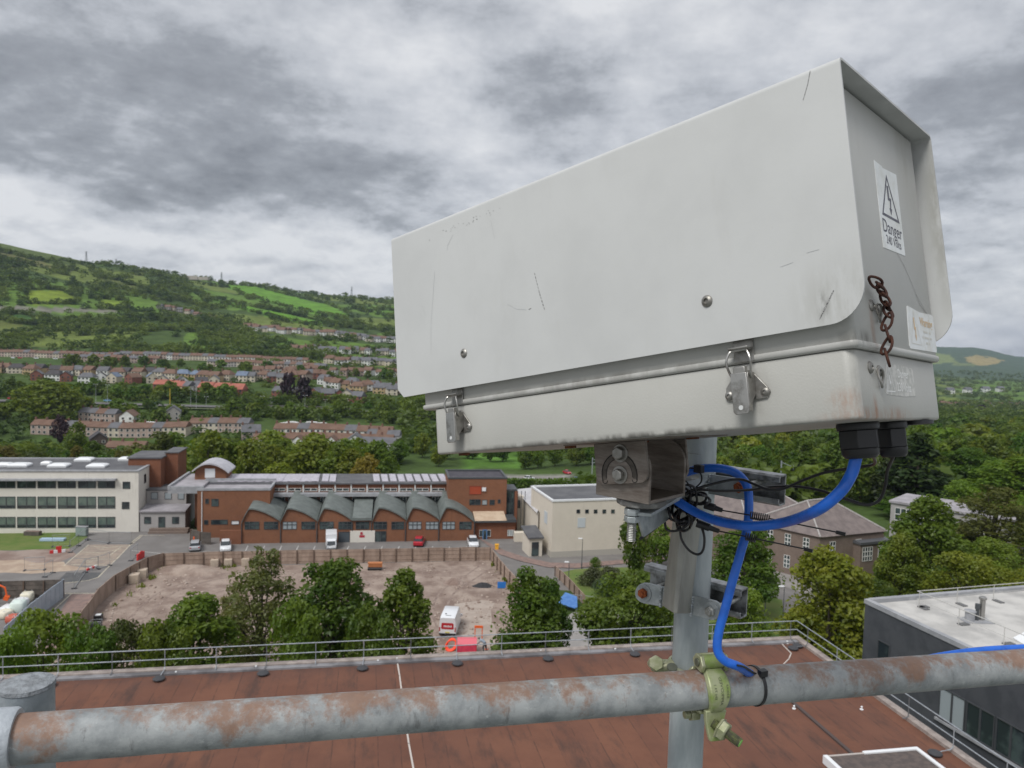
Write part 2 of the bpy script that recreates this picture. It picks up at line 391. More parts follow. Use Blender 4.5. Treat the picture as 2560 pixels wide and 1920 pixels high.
def latch(x0, dx=0.0):
    lt = MB(); g = -.0205
    lt.prism([(x0-.0225+dx, 0, g-.022), (x0-.0225, 0, g-.034), (x0-.012, 0, g-.036), (x0+.004, 0, g-.036), (x0+.018, 0, g-.035), (x0+.0215, 0, g-.029), (x0+.018, 0, g-.0235), (x0+.004, 0, g-.007), (x0-.010, 0, g-.007)], (0, .0018, 0))
    lt.v = [q+Vector((0, .0098, 0)) for q in lt.v]
    base = lt.build('latch_base', m_steel2, box, bevel=.0006)
    q = MB()
    for sx in (-.0195, .0165):
        q = MB(); q.lathe([(.0001, 0), (.0042, 0), (.0042, -.0008), (.003, -.0020), (.0016, -.0022), (.0014, -.001), (.0001, -.001)], (x0+sx, .0098, g-.0292), (0, 1, 0), 16)
        q.build('latch_rivet', m_steel2, base)
    q = MB()
    for sx in (-.0088, .0066): q.prism([(x0+sx, .0098, g-.010), (x0+sx, -.003, g-.010), (x0+sx, -.0048, g-.016), (x0+sx, -.001, g-.040), (x0+sx, .0098, g-.030)], (.0012, 0, 0))
    q.build('latch_cheek', m_steel2, base, bevel=.0003)
    q = MB(); q.prism([(x0-.0085, -.0045, g-.0105), (x0-.0085, -.0045, g-.046), (x0-.0065, -.0045, g-.0485), (x0+.0055, -.0045, g-.0485), (x0+.0075, -.0045, g-.046), (x0+.0075, -.0045, g-.0105)], (0, -.0016, 0))
    for sx in (-.0085, .0063): q.box(x0+sx, x0+sx+.0012, -.0045, .0015, g-.046, g-.0108)
    lev = q.build('latch_lever', m_steel, base, bevel=.0005)
    q = MB(); q.lathe([(.0001, 0), (.0022, 0), (.0022, -.0003), (.0001, -.0003)], (x0-.0005, -.0061, g-.0425), (0, 1, 0), 18); q.build('lever_hole', M('hole_light', (.55, .56, .55), .6), lev)
    q = MB(); put_text(q, 'PROTEX', .0030, (x0-.0005, -.00625, g-.0195), (1, 0, 0), (0, 0, 1)); q.build('lever_lettering', m_bolt, lev, smooth=0)
    q = MB(); q.box(x0-.0065, x0+.0055, -.0040, .002, g-.0115, g-.0045); q.build('lever_nose', m_steel2, lev, bevel=.0008)
    hk = MB(); hk.box(x0-.0105, x0+.0095, .0085, .0098, -.020, .012)
    hk.rings([[(x0+sx, y, z) for y, z in ((.0085, -.0085), (-.0005, -.0100), (-.0030, -.0080), (-.0030, -.0065), (.0, -.0080), (.0085, -.0065))] for sx in (-.0105, .0095)], True, True)
    hk.build('latch_hook', m_steel2, base, bevel=.0004)
    wr = MB()
    for sg in (-1, 1):
        pts = [(x0-.0005+sg*.0075, -.0005, -.0095), (x0-.0005+sg*.0092, -.0022, -.0115), (x0-.0005+sg*.0118, -.0035, -.018), (x0-.0005+sg*.0118, -.0030, -.024), (x0-.0005+sg*.0100, -.001, -.032), (x0-.0005+sg*.0088, .002, -.036)]
        wr.tube(crom(pts, 6), .00115, 8)
    wr.tube([(x0-.008, -.0005, -.0095), (x0+.007, -.0005, -.0095)], .00115, 8)
    wr.build('latch_wire', m_steel, base)
latch(-.1165); latch(-.5175)

# labels on the end face (x = -.0165 lid, -.0195 tray)
def decal(poly, x, m, name, th=.0004):
    q = MB(); q.prism([(x, a, c) for a, c in poly], (th, 0, 0)); return q.build(name, m, box, smooth=0)
XL = -.0165
lab = decal([(.1125, .1696), (.1330, .1685), (.1345, .1672), (.1765, .1700), (.1750, .0842), (.1110, .0825)], XL, m_label, 'danger_label')
q = MB(); x_ = XL+.0006; EX, EZ = Vector((0, 1, 0)), Vector((0, 0, 1))
def strip(mb, pts, wd, x, closed=False):
    pts = [Vector((x, p[0], p[1])) for p in pts]
    n = len(pts)
    for i in range(n if closed else n-1):
        a, c = pts[i], pts[(i+1) % n]; d = (c-a).normalized(); n_ = d.cross(Vector((1, 0, 0)))*wd/2; d = d*wd*.42
        mb.quad(a-n_-d, c-n_+d, c+n_+d, a+n_-d)
def outline(mb, tri, wd, x):
    cen = Vector((sum(p[0] for p in tri)/3, sum(p[1] for p in tri)/3)); 
    A = [Vector(p) for p in tri]; B_ = [cen+(p-cen)*(1-wd) for p in A]
    for i in range(3):
        j = (i+1) % 3; mb.quad((x, A[i].x, A[i].y), (x, A[j].x, A[j].y), (x, B_[j].x, B_[j].y), (x, B_[i].x, B_[i].y))
outline(q, [(.1185, .1165), (.1685, .1165), (.1435, .1625)], .17, x_)
q.poly([(x_, .1405, .1505), (x_, .1450, .1505), (x_, .1450, .1385), (x_, .1500, .1385), (x_, .1470, .1275), (x_, .1495, .1275), (x_, .1455, .1205), (x_, .1420, .1275), (x_, .1445, .1275), (x_, .1460, .1355), (x_, .1405, .1355)])
put_text(q, 'Danger', .0192, (x_, .1435, .1055), EX, EZ, False, xs=.98)
put_text(q, '240 Volts', .0122, (x_, .1435, .0925), EX, EZ, False, xs=.92)
q.build('danger_lettering', m_ink, lab, smooth=0)
lab = decal([(.161, .0305), (.164, .0315), (.200, .0285), (.240, .0300), (.2462, .0290), (.2455, -.008), (.2435, -.0105), (.157, -.0120), (.155, -.0095)], XL, m_labely, 'warning_label')
q = MB(); put_text(q, 'Warning', .0125, (x_, .2175, .0185), EX, EZ, True, xs=.95)
q.poly([(x_, .1755, .021), (x_, .1790, .021), (x_, .1790, .0115), (x_, .1820, .0115), (x_, .1800, .003), (x_, .1815, .003), (x_, .1790, -.003), (x_, .1765, .003), (x_, .1780, .003), (x_, .1790, .0085), (x_, .1755, .0085)])
q.build('warning_lettering', m_inkf, lab, smooth=0)
q = MB(); outline(q, [(.1625, -.0065), (.195, -.0065), (.178, .027)], .06, x_)
for k, (y0, wd) in enumerate(((.0075, .030), (.0015, .034), (-.004, .014))):
    for j in range(int(wd/.0035)):
        if (j*7+k*3) % 5: q.quad((x_, .2175-wd/2+j*.0035, y0), (x_, .2175-wd/2+j*.0035+.0024, y0), (x_, .2175-wd/2+j*.0035+.0024, y0+.0022), (x_, .2175-wd/2+j*.0035, y0+.0022))
q.build('warning_small_print', m_inkl, lab, smooth=0)
XT = -.0195
lab = decal([(.0905, -.0310), (.110, -.0300), (.150, -.0305), (.163, -.0310), (.1665, -.0335), (.1670, -.0590), (.130, -.0600), (.083, -.0590), (.0820, -.0570)], XT, m_labelg, 'faded_danger_label', .0003)
q = MB(); x_ = XT+.0005; outline(q, [(.084, -.0565), (.108, -.0565), (.096, -.0315)], .13, x_)
put_text(q, 'Danger', .0115, (x_, .1345, -.0385), EX, EZ, True, xs=.9)
put_text(q, '230 Volts', .0115, (x_, .1345, -.0515), EX, EZ, True, xs=.9)
q.poly([(x_, .0945, -.041), (x_, .0965, -.041), (x_, .0965, -.046), (x_, .0985, -.046), (x_, .0965, -.0545), (x_, .0965, -.049), (x_, .0945, -.049)])
q.build('faded_danger_lettering', m_inkw, lab, smooth=0)
# hair-thin cracks in the paint of the lid end
q = MB(); strip(q, [(.150, .083), (.168, .073), (.186, .057), (.205, .037), (.226, .029), (.242, .026)], .0005, XL+.0004)
strip(q, [(.196, .047), (.22, .033), (.236, .024)], .0004, XL+.0004)
q.build('paint_crack', M('crack', (.22, .21, .2), .8), lid, smooth=0)
# rivets, eyelets and the rusty chain
for (y_, z_, x0) in ((.060, .0205, XL), (.0815, .0185, XL), (.0485, -.036, XT), (.0700, -.0385, XT)):
    q = MB(); q.lathe([(.0001, 0), (.0056, 0), (.0056, .0008), (.0042, .0022), (.002, .0026), (.0016, .0012), (.0001, .0012)], (x0, y_, z_), (1, 0, 0), 18); q.build('end_rivet', m_steel2, box)
q = MB()
for (y_, z_, x0) in ((.071, .014, XL+.003), (.0655, -.045, XT+.003)):
    q.tube([(x0+.001*math.sin(a*2), y_+.0050*math.cos(a), z_+.0085*math.sin(a)) for a in [2*math.pi*k/18 for k in range(18)]], .0011, 8, loop=True)
q.build('eyelet', m_steel2, box)
q = MB(); xc = -.0065
cpts = [(.0405, .0405), (.0500, .0355), (.0610, .0370), (.0565, .0285), (.0665, .0300), (.0640, .0205), (.0725, .0185), (.0670, .0100), (.0640, -.0010), (.0600, -.0120), (.0560, -.0230), (.0520, -.0340)]
cl = [Vector((xc+(.002 if i % 2 else -.001), p[0], p[1])) for i, p in enumerate(cpts)]
for i in range(len(cl)-1):
    a, c = cl[i], cl[i+1]; d = (c-a); ln = d.length*.5+.0026; d = d.normalized(); ce = (a+c)/2
    sdv = d.cross(Vector((1, 0, 0))).normalized()
    th = R(35 if i % 2 else -40) if i < 7 else R(72 if i % 2 else 12)
    sdv = (sdv*math.cos(th)+Vector((1, 0, 0))*math.sin(th))
    q.tube([ce+d*ln*math.cos(a_)+sdv*(.0040 if i < 7 else .0048)*math.sin(a_)*(1+.35*math.cos(a_)) for a_ in [2*math.pi*k/20 for k in range(20)]], .00125, 8, loop=True)
q.build('chain', m_rustchain, box)
# feet, cable glands
for (x0, y0) in ((-.545, .04), (-.41, .10), (-.30, .10), (-.245, .12)):
    q = MB(); q.lathe([(.0001, 0), (.0075, 0), (.0075, -.003), (.0001, -.003)], (x0, y0, -.0822), (0, 0, 1), 6); q.build('base_bolt', m_rust, tray)
def gland(x0, y0, r, h, name):
    q = MB(); q.lathe([(.001, 0), (r*1.02, 0), (r*1.06, -.003), (r*1.02, -.007), (.001, -.007)], (x0, y0, -.0822), (0, 0, 1), 24)
    q.lathe([(.001, -.007), (r*1.03, -.0071), (r*1.03, -h*.72), (.001, -h*.72)], (x0, y0, -.0822), (0, 0, 1), 6)
    q.lathe([(.001, -h*.72), (r*.93, -h*.72), (r*.90, -h*.9), (r*.72, -h), (.002, -h)], (x0, y0, -.0822), (0, 0, 1), 24)
    q.build(name, m_blk, box, bevel=.0008)
gland(-.055, .103, .0185, .034, 'cable_gland'); gland(-.043, .158, .0145, .035, 'cable_gland')
q = MB(); q.lathe([(.001, 0), (.016, 0), (.016, -.004), (.001, -.004)], (-.030, .195, -.0822), (0, 0, 1), 24); q.build('blanking_plug', m_blk, box)
gl1 = BM @ Vector((-.055, .103, -.115)); gl2 = BM @ Vector((-.043, .158, -.115))

# ---- tilt bracket: one thing; upper fork follows the box, lower fork is level
e1 = Vector((.7246, -.689, 0)); e2 = Vector((.689, .7246, 0)); e3 = Vector((0, 0, 1))
pv = hit(1550, 1187, BM @ Vector((0, .06, 0)), BV)
tb = thing('tilt_bracket', 'brown weathered steel tilt bracket with curved slots bolted under the grey box', 'bracket', mtx=Matrix.Translation(pv-Vector((0, 0, .04))))
q = MB(); q.M = BM
x0, x1, yn, yf = -.3405, -.2685, .0588, .142
def plate(y, rnd=.012):
    pts = [(x0, y, -.0835), (x1, y, -.0835), (x1, y, -.131+rnd)]
    for k in range(1, 6): a = R(90*k/6); pts.append((x1-rnd+rnd*math.cos(a), y, -.131+rnd-rnd*math.sin(a)))
    for k in range(0, 6): a = R(90*k/6); pts.append((x0+rnd-rnd*math.sin(a), y, -.131+rnd-rnd*math.cos(a)))
    pts.append((x0, y, -.131+rnd)); return pts
q.prism(plate(yn), (0, .004, 0)); q.prism(plate(yf), (0, .004, 0))
q.box(x0-.03, x1+.045, yn-.02, yf+.02, -.0833, -.0800+.0000-.0003)
up = q.build('upper_fork', m_bracket, tb, world=True, bevel=.0006)
q = MB(); q.M = BM; pvl = BM.inverted() @ pv
def arc(mb, r0, r1, a0, a1, y, cx, cz, n=16):
    mb.rings([[(cx+r_*math.cos(a), y, cz+r_*math.sin(a)) for r_ in (r0, r1)] for a in [R(a0+(a1-a0)*k/n) for k in range(n+1)]], False, False)
arc(q, .0238, .0251, -16, 196, yn-.0004, pvl.x, pvl.z); arc(q, .0178, .0185, -10, 190, yn-.0004, pvl.x, pvl.z)
for a_ in (-16, 196): q.mi = 0; q.rings([[(pvl.x+.0215*math.cos(R(a_))+r_*math.cos(t_), yn-.0004, pvl.z+.0215*math.sin(R(a_))+r_*math.sin(t_)) for r_ in (.0029, .0038)] for t_ in [R(180+180*k/10) for k in range(11)]], False, False)
sl = q.build('slot_edge_shadow', M('slot_shadow', (.015, .013, .012), .9), up, world=True, smooth=0)  # thin dark arcs paint the shadow along the slot edges
q = MB(); q.M = BM; arc(q, .0185, .0238, -14, 194, yn-.0002, pvl.x, pvl.z); q.build('slot', M('slot_floor', (.115, .098, .085), .7, .3, (.07, .06, .05), 80), up, world=True, smooth=0)
q = MB(); q.M = frame(pv, e1, e2, e3)
for yo in (.0045, .0775):
    pts = [(-.037, yo, -.029), (.037, yo, -.029), (.037, yo, .010)]
    pts += [(.037*math.cos(R(a)), yo, .010+.030*math.sin(R(a))) for a in range(10, 180, 10)]+[(-.037, yo, .010)]
    q.prism(pts, (0, .004, 0))
q.box(-.037, .037, .0085, .0775, -.029, -.025)
lo = q.build('lower_fork', m_bracket, tb, world=True, bevel=.0008)
for (px_, py_, rr) in ((1550, 1187, .0072), (1551, 1133, .0078)):
    h0 = hit(px_, py_, BM @ Vector((0, yn, 0)), BV); q = MB()
    q.lathe([(.0001, 0), (.0105, 0), (.0105, .0012), (.0001, .0012)], h0, -BV, 20); q.lathe([(.0001, .0012), (rr, .0012), (rr, .0065), (rr*.86, .0075), (.0001, .0075)], h0, -BV, 6)
    q.build('bolt_head', m_steel2, up, world=True, bevel=.0004)
    q = MB(); q.cyl(h0+BV*.004, h0+BV*.03, .004); q.lathe([(.0001, .0165), (.0085, .0165), (.0085, .024), (.0001, .024)], h0, BV, 4); q.build('square_nut', m_bracket, up, world=True, bevel=.0005)
wc = frame(pv, e1, e2, e3) @ Vector((.006, .036, -.029))
q = MB(); q.lathe([(.001, 0), (.0275, 0), (.0290, -.002), (.0285, -.0075), (.026, -.009), (.001, -.009)], wc, e3, 28); q.build('pivot_washer', M('grey_washer', (.16, .155, .15), .6, .4, (.3, .3, .29), 80, (.5, .7)), tb, world=True)
ac = hit(1585, 1300, wc, Vector((0, 1, 0)))
stem = Vector((wc.x-.012, wc.y-.012, wc.z-.009))
q = MB(); q.lathe([(.001, -.002), (.0092, -.002), (.0092, -.010), (.001, -.010)], stem, e3, 6); q.lathe([(.001, -.011), (.0092, -.011), (.0092, -.018), (.001, -.018)], stem, e3, 6)
q.build('lock_nut', m_galv, tb, world=True, bevel=.0006)
q = MB(); q.lathe([(.0047 if k % 2 else .0056, -.016-k*.0010) for k in range(25)], stem, e3, 14); q.build('threaded_stud', m_bolt, tb, world=True, smooth=0)

# ---- pole and clamp channel
def tubeob(name, pts, r, m, label, cat, group=None, n=24, **kw):
    q = MB(); q.tube(pts, r, n); return q.build(name, m, None, label, cat, group, **kw)
pt, pb = P(1748, 1100, 1.07), P(1712, 1920, 1.085)
pd = (pb-pt)
pole = thing('mast_pole', 'vertical galvanised steel pole carrying the grey box', 'pole', loc=pt+pd*1.55)
q = MB(); q.tube([pt-pd*.075+Vector((0, 0, 0)), pt+pd*.5, pt+pd*1.55], .02415, 36); q.build('tube', m_galvp, pole, world=True)
q = MB(); q.tube([pt-pd*.078, pt-pd*.0755], .0245, 36); q.build('pole_cap', m_blk, pole, world=True)
q = MB(); q.tube([hit(1700+k*3.3, 1130.5+k*.35, pt-Vector((0, .0246, 0)), Vector((0, 1, 0)))+Vector((0, .0246-math.sqrt(max(1e-9, .0246**2-(((k-13)/13)*.0243)**2)), 0)) for k in range(27)], .0004, 4); q.build('scribe_line', m_scr, pole, world=True)

mt = thing('clamp_channel', 'grey painted upright channel with bolted side lugs clamped to the pole', 'bracket', loc=P(1690, 1535, 1.02))
q = MB()
bot = [P(1655, 1514, 1.050), P(1679, 1530, 1.006), P(1683, 1532, 1.0), P(1694, 1534, 1.0), P(1725, 1534, 1.035), P(1722, 1527, 1.045), P(1693, 1526, 1.012), P(1684, 1525, 1.012), P(1660, 1508, 1.056)]
top = [P(1696, 1186, 1.068), P(1706, 1192, 1.024), P(1711, 1193, 1.018), P(1731, 1194, 1.018), P(1767, 1196, 1.045), P(1763, 1190, 1.055), P(1729, 1188, 1.03), P(1712, 1187, 1.03), P(1700, 1183, 1.074)]
q.rings([bot, [(a+c)/2 for a, c in zip(bot, top)], top], True, True)
ch = q.build('channel', m_chan, mt, world=True, bevel=.0008)
def lug(pxs, o, name='lug'):
    q = MB(); q.prism([hit(a, c, o, -e2) for a, c in pxs], e2*.0032); return q.build(name, m_galv, mt, world=True, bevel=.0007)
o1 = P(1735, 1500, 1.036)
def rndpoly(pts, cen, r, a0, a1, n=8): return pts+[(cen[0]+r*math.cos(R(a0+(a1-a0)*k/n)), cen[1]-r*math.sin(R(a0+(a1-a0)*k/n))) for k in range(n+1)]
la = lug(rndpoly([(1655, 1517), (1661, 1468)], (1613, 1483), 26, 75, 262), o1)
lb = lug(rndpoly([(1733, 1488), (1724, 1535)], (1780, 1526), 25, 262, 430), o1)
o2 = P(1760, 1215, 1.036)
lc = lug(rndpoly([(1775, 1186), (1770, 1234)], (1849, 1223), 26, 262, 440), o2)
q = MB()
for (px_, y0, y1, o_) in ((1654, 1469, 1517, o1), (1731, 1491, 1540, o1), (1773, 1186, 1222, o2)):
    q.tube(crom([hit(px_-(y-y0)*.08, y, o_-e2*.0015, -e2)+Vector((rs.uniform(-.0006, .0006), 0, 0)) for y in np.linspace(y0, y1, 9)], 3), [.0017+.0008*math.sin(k*1.9) for k in range(25)], 8)
q.build('weld_bead', m_galv, mt, world=True)
for (cx_, cy_, o_, wr, m_) in ((1610, 1482, o1, .0125, m_orust), (1778, 1527, o1, .0120, m_bolt), (1850, 1218, o2, .0125, m_orust)):
    h0 = hit(cx_, cy_, o_, -e2); q = MB()
    q.lathe([(.001, 0), (wr, 0), (wr, .0014), (.001, .0014)], h0, -e2, 28); ws = q.build('washer', m_galv, mt, world=True, bevel=.0003)
    q = MB(); q.lathe([(.001, .0014), (.0072, .0014), (.0072, .0058), (.0062, .0068), (.001, .0068)], h0, -e2, 6); q.cyl(h0, h0-e2*.0098, .0042, n=14); q.build('bolt', m_, ws, world=True, bevel=.0004)
    q = MB(); q.cyl(h0+e2*.003, h0+e2*.075, .0042); q.build('bolt_shank', m_bolt, mt, world=True)
# support arm from the channel to under the bracket
q = MB()
arm = [P(1588, 1283, .905), P(1604, 1341, .915), P(1668, 1296, .985), P(1705, 1240, 1.02), P(1700, 1205, 1.02)]
q.prism(arm, e1*.004)
q.prism([P(1560, 1277, .89), P(1628, 1284, .875), P(1752, 1213, 1.01), P(1790, 1180, 1.06), P(1700, 1188, 1.05)], (0, 0, -.004))
q.build('support_arm', m_galv, mt, world=True, bevel=.0006)

def strut(o, t0, t1, label):
    q = MB(); hgt, dep, lip = .0413, .0206, .0095
    prof = [(0, lip), (0, .003), (.003, 0), (hgt-.003, 0)]  # placeholder outline below
    outer = [(-lip, 0), (-.003, 0), (0, .003), (0, dep), (-hgt, dep), (-hgt, .003), (-hgt+.003, 0), (-hgt+lip, 0)]
    inner = [(-hgt+lip, .0025), (-hgt+.0045, .0025), (-hgt+.0025, .0045), (-hgt+.0025, dep-.0025), (-.0025, dep-.0025), (-.0025, .0045), (-.0045, .0025), (-lip, .0025)]
    ring = [(z, y) for z, y in outer+inner]
    q.rings([[o+e1*t+e2*y+e3*z for z, y in ring] for t in (t0, t1)], True, True)
    for k, (z, y) in enumerate(ring): pass
    ob = q.build('strut_channel', m_strut, None, label, 'steel channel', bevel=.0005)
    return ob
strut(P(1733, 1444, 1.102), -.084, .0740, 'lower short steel strut channel behind the pole with a scuffed inside darkened by shade')
strut(P(1733, 1157, 1.102), -.09, .1290, 'upper short steel strut channel behind the pole at the blue cable loop')

# ---- guard rail tube, post stub and coupler
m, t, bs = mat_base('rail_galv'); 
p_ = t.n('ShaderNodeTexCoord').outputs['Object']; sp = t.n('ShaderNodeSeparateXYZ', i_0=p_)
base = t.mix(t.maprange(t.noise(p_, 24, 6, .65), .35, .68), (.335, .35, .35), (.19, .205, .21))
base = t.mix(t.maprange(t.noise(t.vmath('MULTIPLY', p_, (1, 1, 2)), 48, 7, .72), .58, .78), base, (.52, .545, .535))
base = t.mix(t.math('MULTIPLY', t.maprange(t.noise(t.vmath('MULTIPLY', p_, (2.2, 2.2, .5)), 34, 5, .7), .56, .72), .7), base, (.12, .12, .12))
zrel = t.math('ADD', sp.outputs[2], 0.0)
attr = t.n('ShaderNodeAttribute', attribute_name='topness').outputs['Fac']
rm = t.math('ADD', t.noise(t.vmath('MULTIPLY', p_, (1, 1, .8)), 17, 9, .74), t.math('MULTIPLY', attr, .20))
rm = t.math('ADD', rm, t.math('MULTIPLY_ADD', t.noise(p_, 110, 6, .75), .26, -.13))
base = t.mix(t.math('MULTIPLY', t.maprange(rm, .56, .76), .84), base, t.mix(t.noise(p_, 130, 4, .6), (.27, .145, .085), (.16, .085, .055)))
m.node_tree.links.new(base, bs.inputs['Base Color']); bs.inputs['Roughness'].default_value = .66; bs.inputs['Metallic'].default_value = .12
bn = t.n('ShaderNodeBump', i_Height=t.noise(p_, 180, 5, .65)); bn.inputs['Strength'].default_value = .35; bn.inputs['Distance'].default_value = .001
m.node_tree.links.new(bn.outputs[0], bs.inputs['Normal']); m_rail = m
ra, rb = P(149, 1840, .777), P(2500, 1669, 1.135); rd = rb-ra; r1 = rd.normalized()
r3 = (e3-r1*e3.dot(r1)).normalized(); r2 = r1.cross(r3)   # r2 away from viewer
if r2.y < 0: r2 = -r2
RR = .02415
q = MB(); nseg = 60
q.rings([[ra+rd*(-.055+1.5*i/nseg)+(r3*math.sin(2*math.pi*k/40)+r2*math.cos(2*math.pi*k/40))*RR for k in range(40)] for i in range(nseg+1)], True, True)
rail = q.build('guard_rail', m_rail, None, 'rusty galvanised scaffold tube running across the front as a guard rail', 'guard rail')
at_ = rail.data.attributes.new('topness', 'FLOAT', 'POINT')
at_.data.foreach_set('value', [max(0.0, math.sin(2*math.pi*(i % 40)/40)*.8+.2*math.cos(2*math.pi*(i % 40)/40-2.6)) for i in range(len(rail.data.vertices))])
fit = thing('rail_fitting', 'grey galvanised pipe fitting sleeve on the left end of the guard rail', 'pipe fitting', loc=ra+rd*(-.1))
q = MB(); c0 = ra+rd*(-.031)
q.lathe([(RR+.0004, 0), (.0288, 0), (.0306, -.003), (.0306, -.10), (RR+.0004, -.10)], c0, r1, 40); q.build('sleeve', M('fitting_zinc', (.50, .53, .56), .5, .3, (.40, .43, .46), 40, (.35, .65), bump=.35, bsc=150), fit, world=True)
sp_ = P(67, 1716, .822)
post = thing('post_stub', 'short upright galvanised post with a mastic sealed top at the left end', 'post', loc=sp_-Vector((0, 0, .5)))
q = MB(); q.tube([sp_-Vector((0, 0, .6)), sp_+Vector((0, 0, .001))], .0262, 36); q.build('tube', M('post_zinc', (.34, .37, .39), .6, .3, (.24, .27, .29), 35, (.35, .65), bump=.25, bsc=150), post, world=True)
q = MB(); q.lathe([(.0262, -.001), (.0272, .000), (.0265, .004), (.021, .0065), (.010, .0075), (.001, .0078)], sp_, e3, 36); q.build('sealed_cap', M('mastic', (.26, .28, .30), .8, 0, (.16, .17, .18), 90, (.35, .65), bump=1.0, bsc=110), post, world=True)

m_clamp = M('clamp_green', (.36, .38, .23), .5, .35, (.22, .30, .075), 34, (.38, .66), bump=.15, bsc=220, det=6)
m_clampz = M('clamp_zinc', (.42, .42, .29), .45, .5, (.30, .32, .18), 60, (.38, .64), bump=.15, bsc=220, det=6)
cc = ra+rd*((1779-149)/(2500-149)*.777/1.0)
for _ in range(12):                           # slide to the wanted picture column once, then fixed
    pxx = pix(cc)[0]; cc = cc+r1*((1771-pxx)/FPX*1.0*.9)
cl_ = thing('scaffold_coupler', 'green stained swivel scaffold coupler joining the pole to the guard rail', 'coupler', loc=cc-Vector((0, 0, .06)))
CM = frame(cc, r1, -r2, r3)                  # x along rail, y towards viewer, z up
def band(a0, a1, ri, ro, wfn, n=22):
    rr = []
    for k in range(n+1):
        u_ = k/n; a = R(a0+(a1-a0)*u_); wd = wfn(u_); c_, s_ = math.cos(a), math.sin(a)
        rr.append([(-wd/2, c_*ri, s_*ri), (-wd*.42, c_*ro, s_*ro), (wd*.42, c_*ro, s_*ro), (wd/2, c_*ri, s_*ri)])
    return rr
q = MB(); q.M = CM
q.rings(band(108, -48, RR+.0003, RR+.0062, lambda u_: .019+.0145*math.sin(math.pi*min(1, u_*1.02))**1.0), True, True)
rr_ = RR+.0032; a_ = R(-48)
q.rings([[(-wd/2+sx, y-dy, z), (wd/2+sx, y-dy, z), (wd/2+sx, y, z), (-wd/2+sx, y, z)] for (wd, sx, y, dy, z) in
         ((.030, 0, rr_*math.cos(a_)+.004, .0075, rr_*math.sin(a_)+.002), (.027, .000, .0215, .007, -.030), (.025, .001, .0225, .0065, -.040), (.022, .001, .0255, .0065, -.049), (.018, .001, .0265, .006, -.056))], True, True)
jaw = q.build('front_jaw', m_clamp, cl_, world=True, bevel=.0012)
q = MB(); q.M = CM
for wz, sgn in ((-.0075, 1), (.0015, 1), (.0095, 1)):
    txt = {-.0075: 'EN 74 1', .0015: 'APPROVED', .0095: 'B30/AF'}[wz]; size = .0056 if wz == .0015 else .0045
    vs, fs = text_mesh(txt, size)
    q.add([(wz+y*1.0, (RR+.0066)*math.cos(R(18)+x/RR), (RR+.0066)*math.sin(R(18)+x/RR)) for x, y, z in vs], fs)
q.build('jaw_lettering', M('clamp_dark', (.10, .11, .06), .6), jaw, world=True, smooth=0)
q = MB(); q.M = CM
q.rings(band(118, 300, RR+.0003, RR+.005, lambda u_: .040), True, True)
q.rings([[(sx, y, z) for y, z in ((-.006, RR+.004), (.010, RR+.002), (.013, RR+.012), (.006, RR+.022), (-.006, RR+.022), (-.013, RR+.012))] for sx in (-.0195, -.0140)], True, True)
q.rings([[(sx, y, z) for y, z in ((-.006, RR+.004), (.010, RR+.002), (.013, RR+.012), (.006, RR+.022), (-.006, RR+.022), (-.013, RR+.012))] for sx in (.0150, .0205)], True, True)
q.rings([[(sx, y, z) for y, z in ((-.013, RR+.012), (-.006, RR+.022), (-.003, RR+.020), (-.009, RR+.011))] for sx in (-.014, .015)], True, True)
bd = q.build('saddle', m_clampz, cl_, world=True, bevel=.0012)
q = MB(); q.M = CM; q.cyl((-.0215, .001, RR+.0125), (.022, .001, RR+.0125), .0052, n=18); q.build('hinge_pin', M('pin', (.14, .15, .11), .5, .6), bd, world=True, bevel=.0005)
q = MB(); q.M = CM; q.rings(band(95, 120, RR+.004, RR+.0135, lambda u_: .026), True, True); q.cyl((-.0135, .001, RR+.0125), (.0145, .001, RR+.0125), .0088, n=18); q.build('hinge_knuckle', m_clamp, jaw, world=True, bevel=.001)
na = CM @ Vector((.004, .030, -.0385)); nd_ = (CM.to_3x3() @ Vector((.52, .80, -.30))).normalized()
q = MB(); q.lathe([(.001, 0), (.0135, 0), (.0150, .0025), (.0125, .003), (.0125, .011), (.0105, .0125), (.001, .0125)], na-nd_*.004, nd_, 6); q.build('flange_nut', m_clampz, cl_, world=True, bevel=.0006)
q = MB(); q.lathe([(.0055 if k % 2 else .0064, k*.0009) for k in range(44)], na-nd_*.012, nd_, 16); tb_ = q.build('t_bolt', M('bolt_dark', (.12, .12, .085), .5, .6, (.2, .22, .1), 120), cl_, world=True, smooth=0)
q = MB(); q.lathe([(.0001, .0282), (.0050, .0282), (.0050, .0286), (.0001, .0286)], na-nd_*.0012+nd_*.0, nd_, 18); q.build('painted_tip', M('green_tip', (.22, .50, .10), .5), tb_, world=True)
q = MB(); q.M = CM; q.cyl((-.022, -.004, -RR-.010), (-.010, -.004, -RR-.010), .0085, n=6); q.cyl((-.030, -.004, -RR-.010), (-.022, -.004, -RR-.010), .005, n=14); q.build('swivel_bolt', m_clampz, cl_, world=True, bevel=.0008)
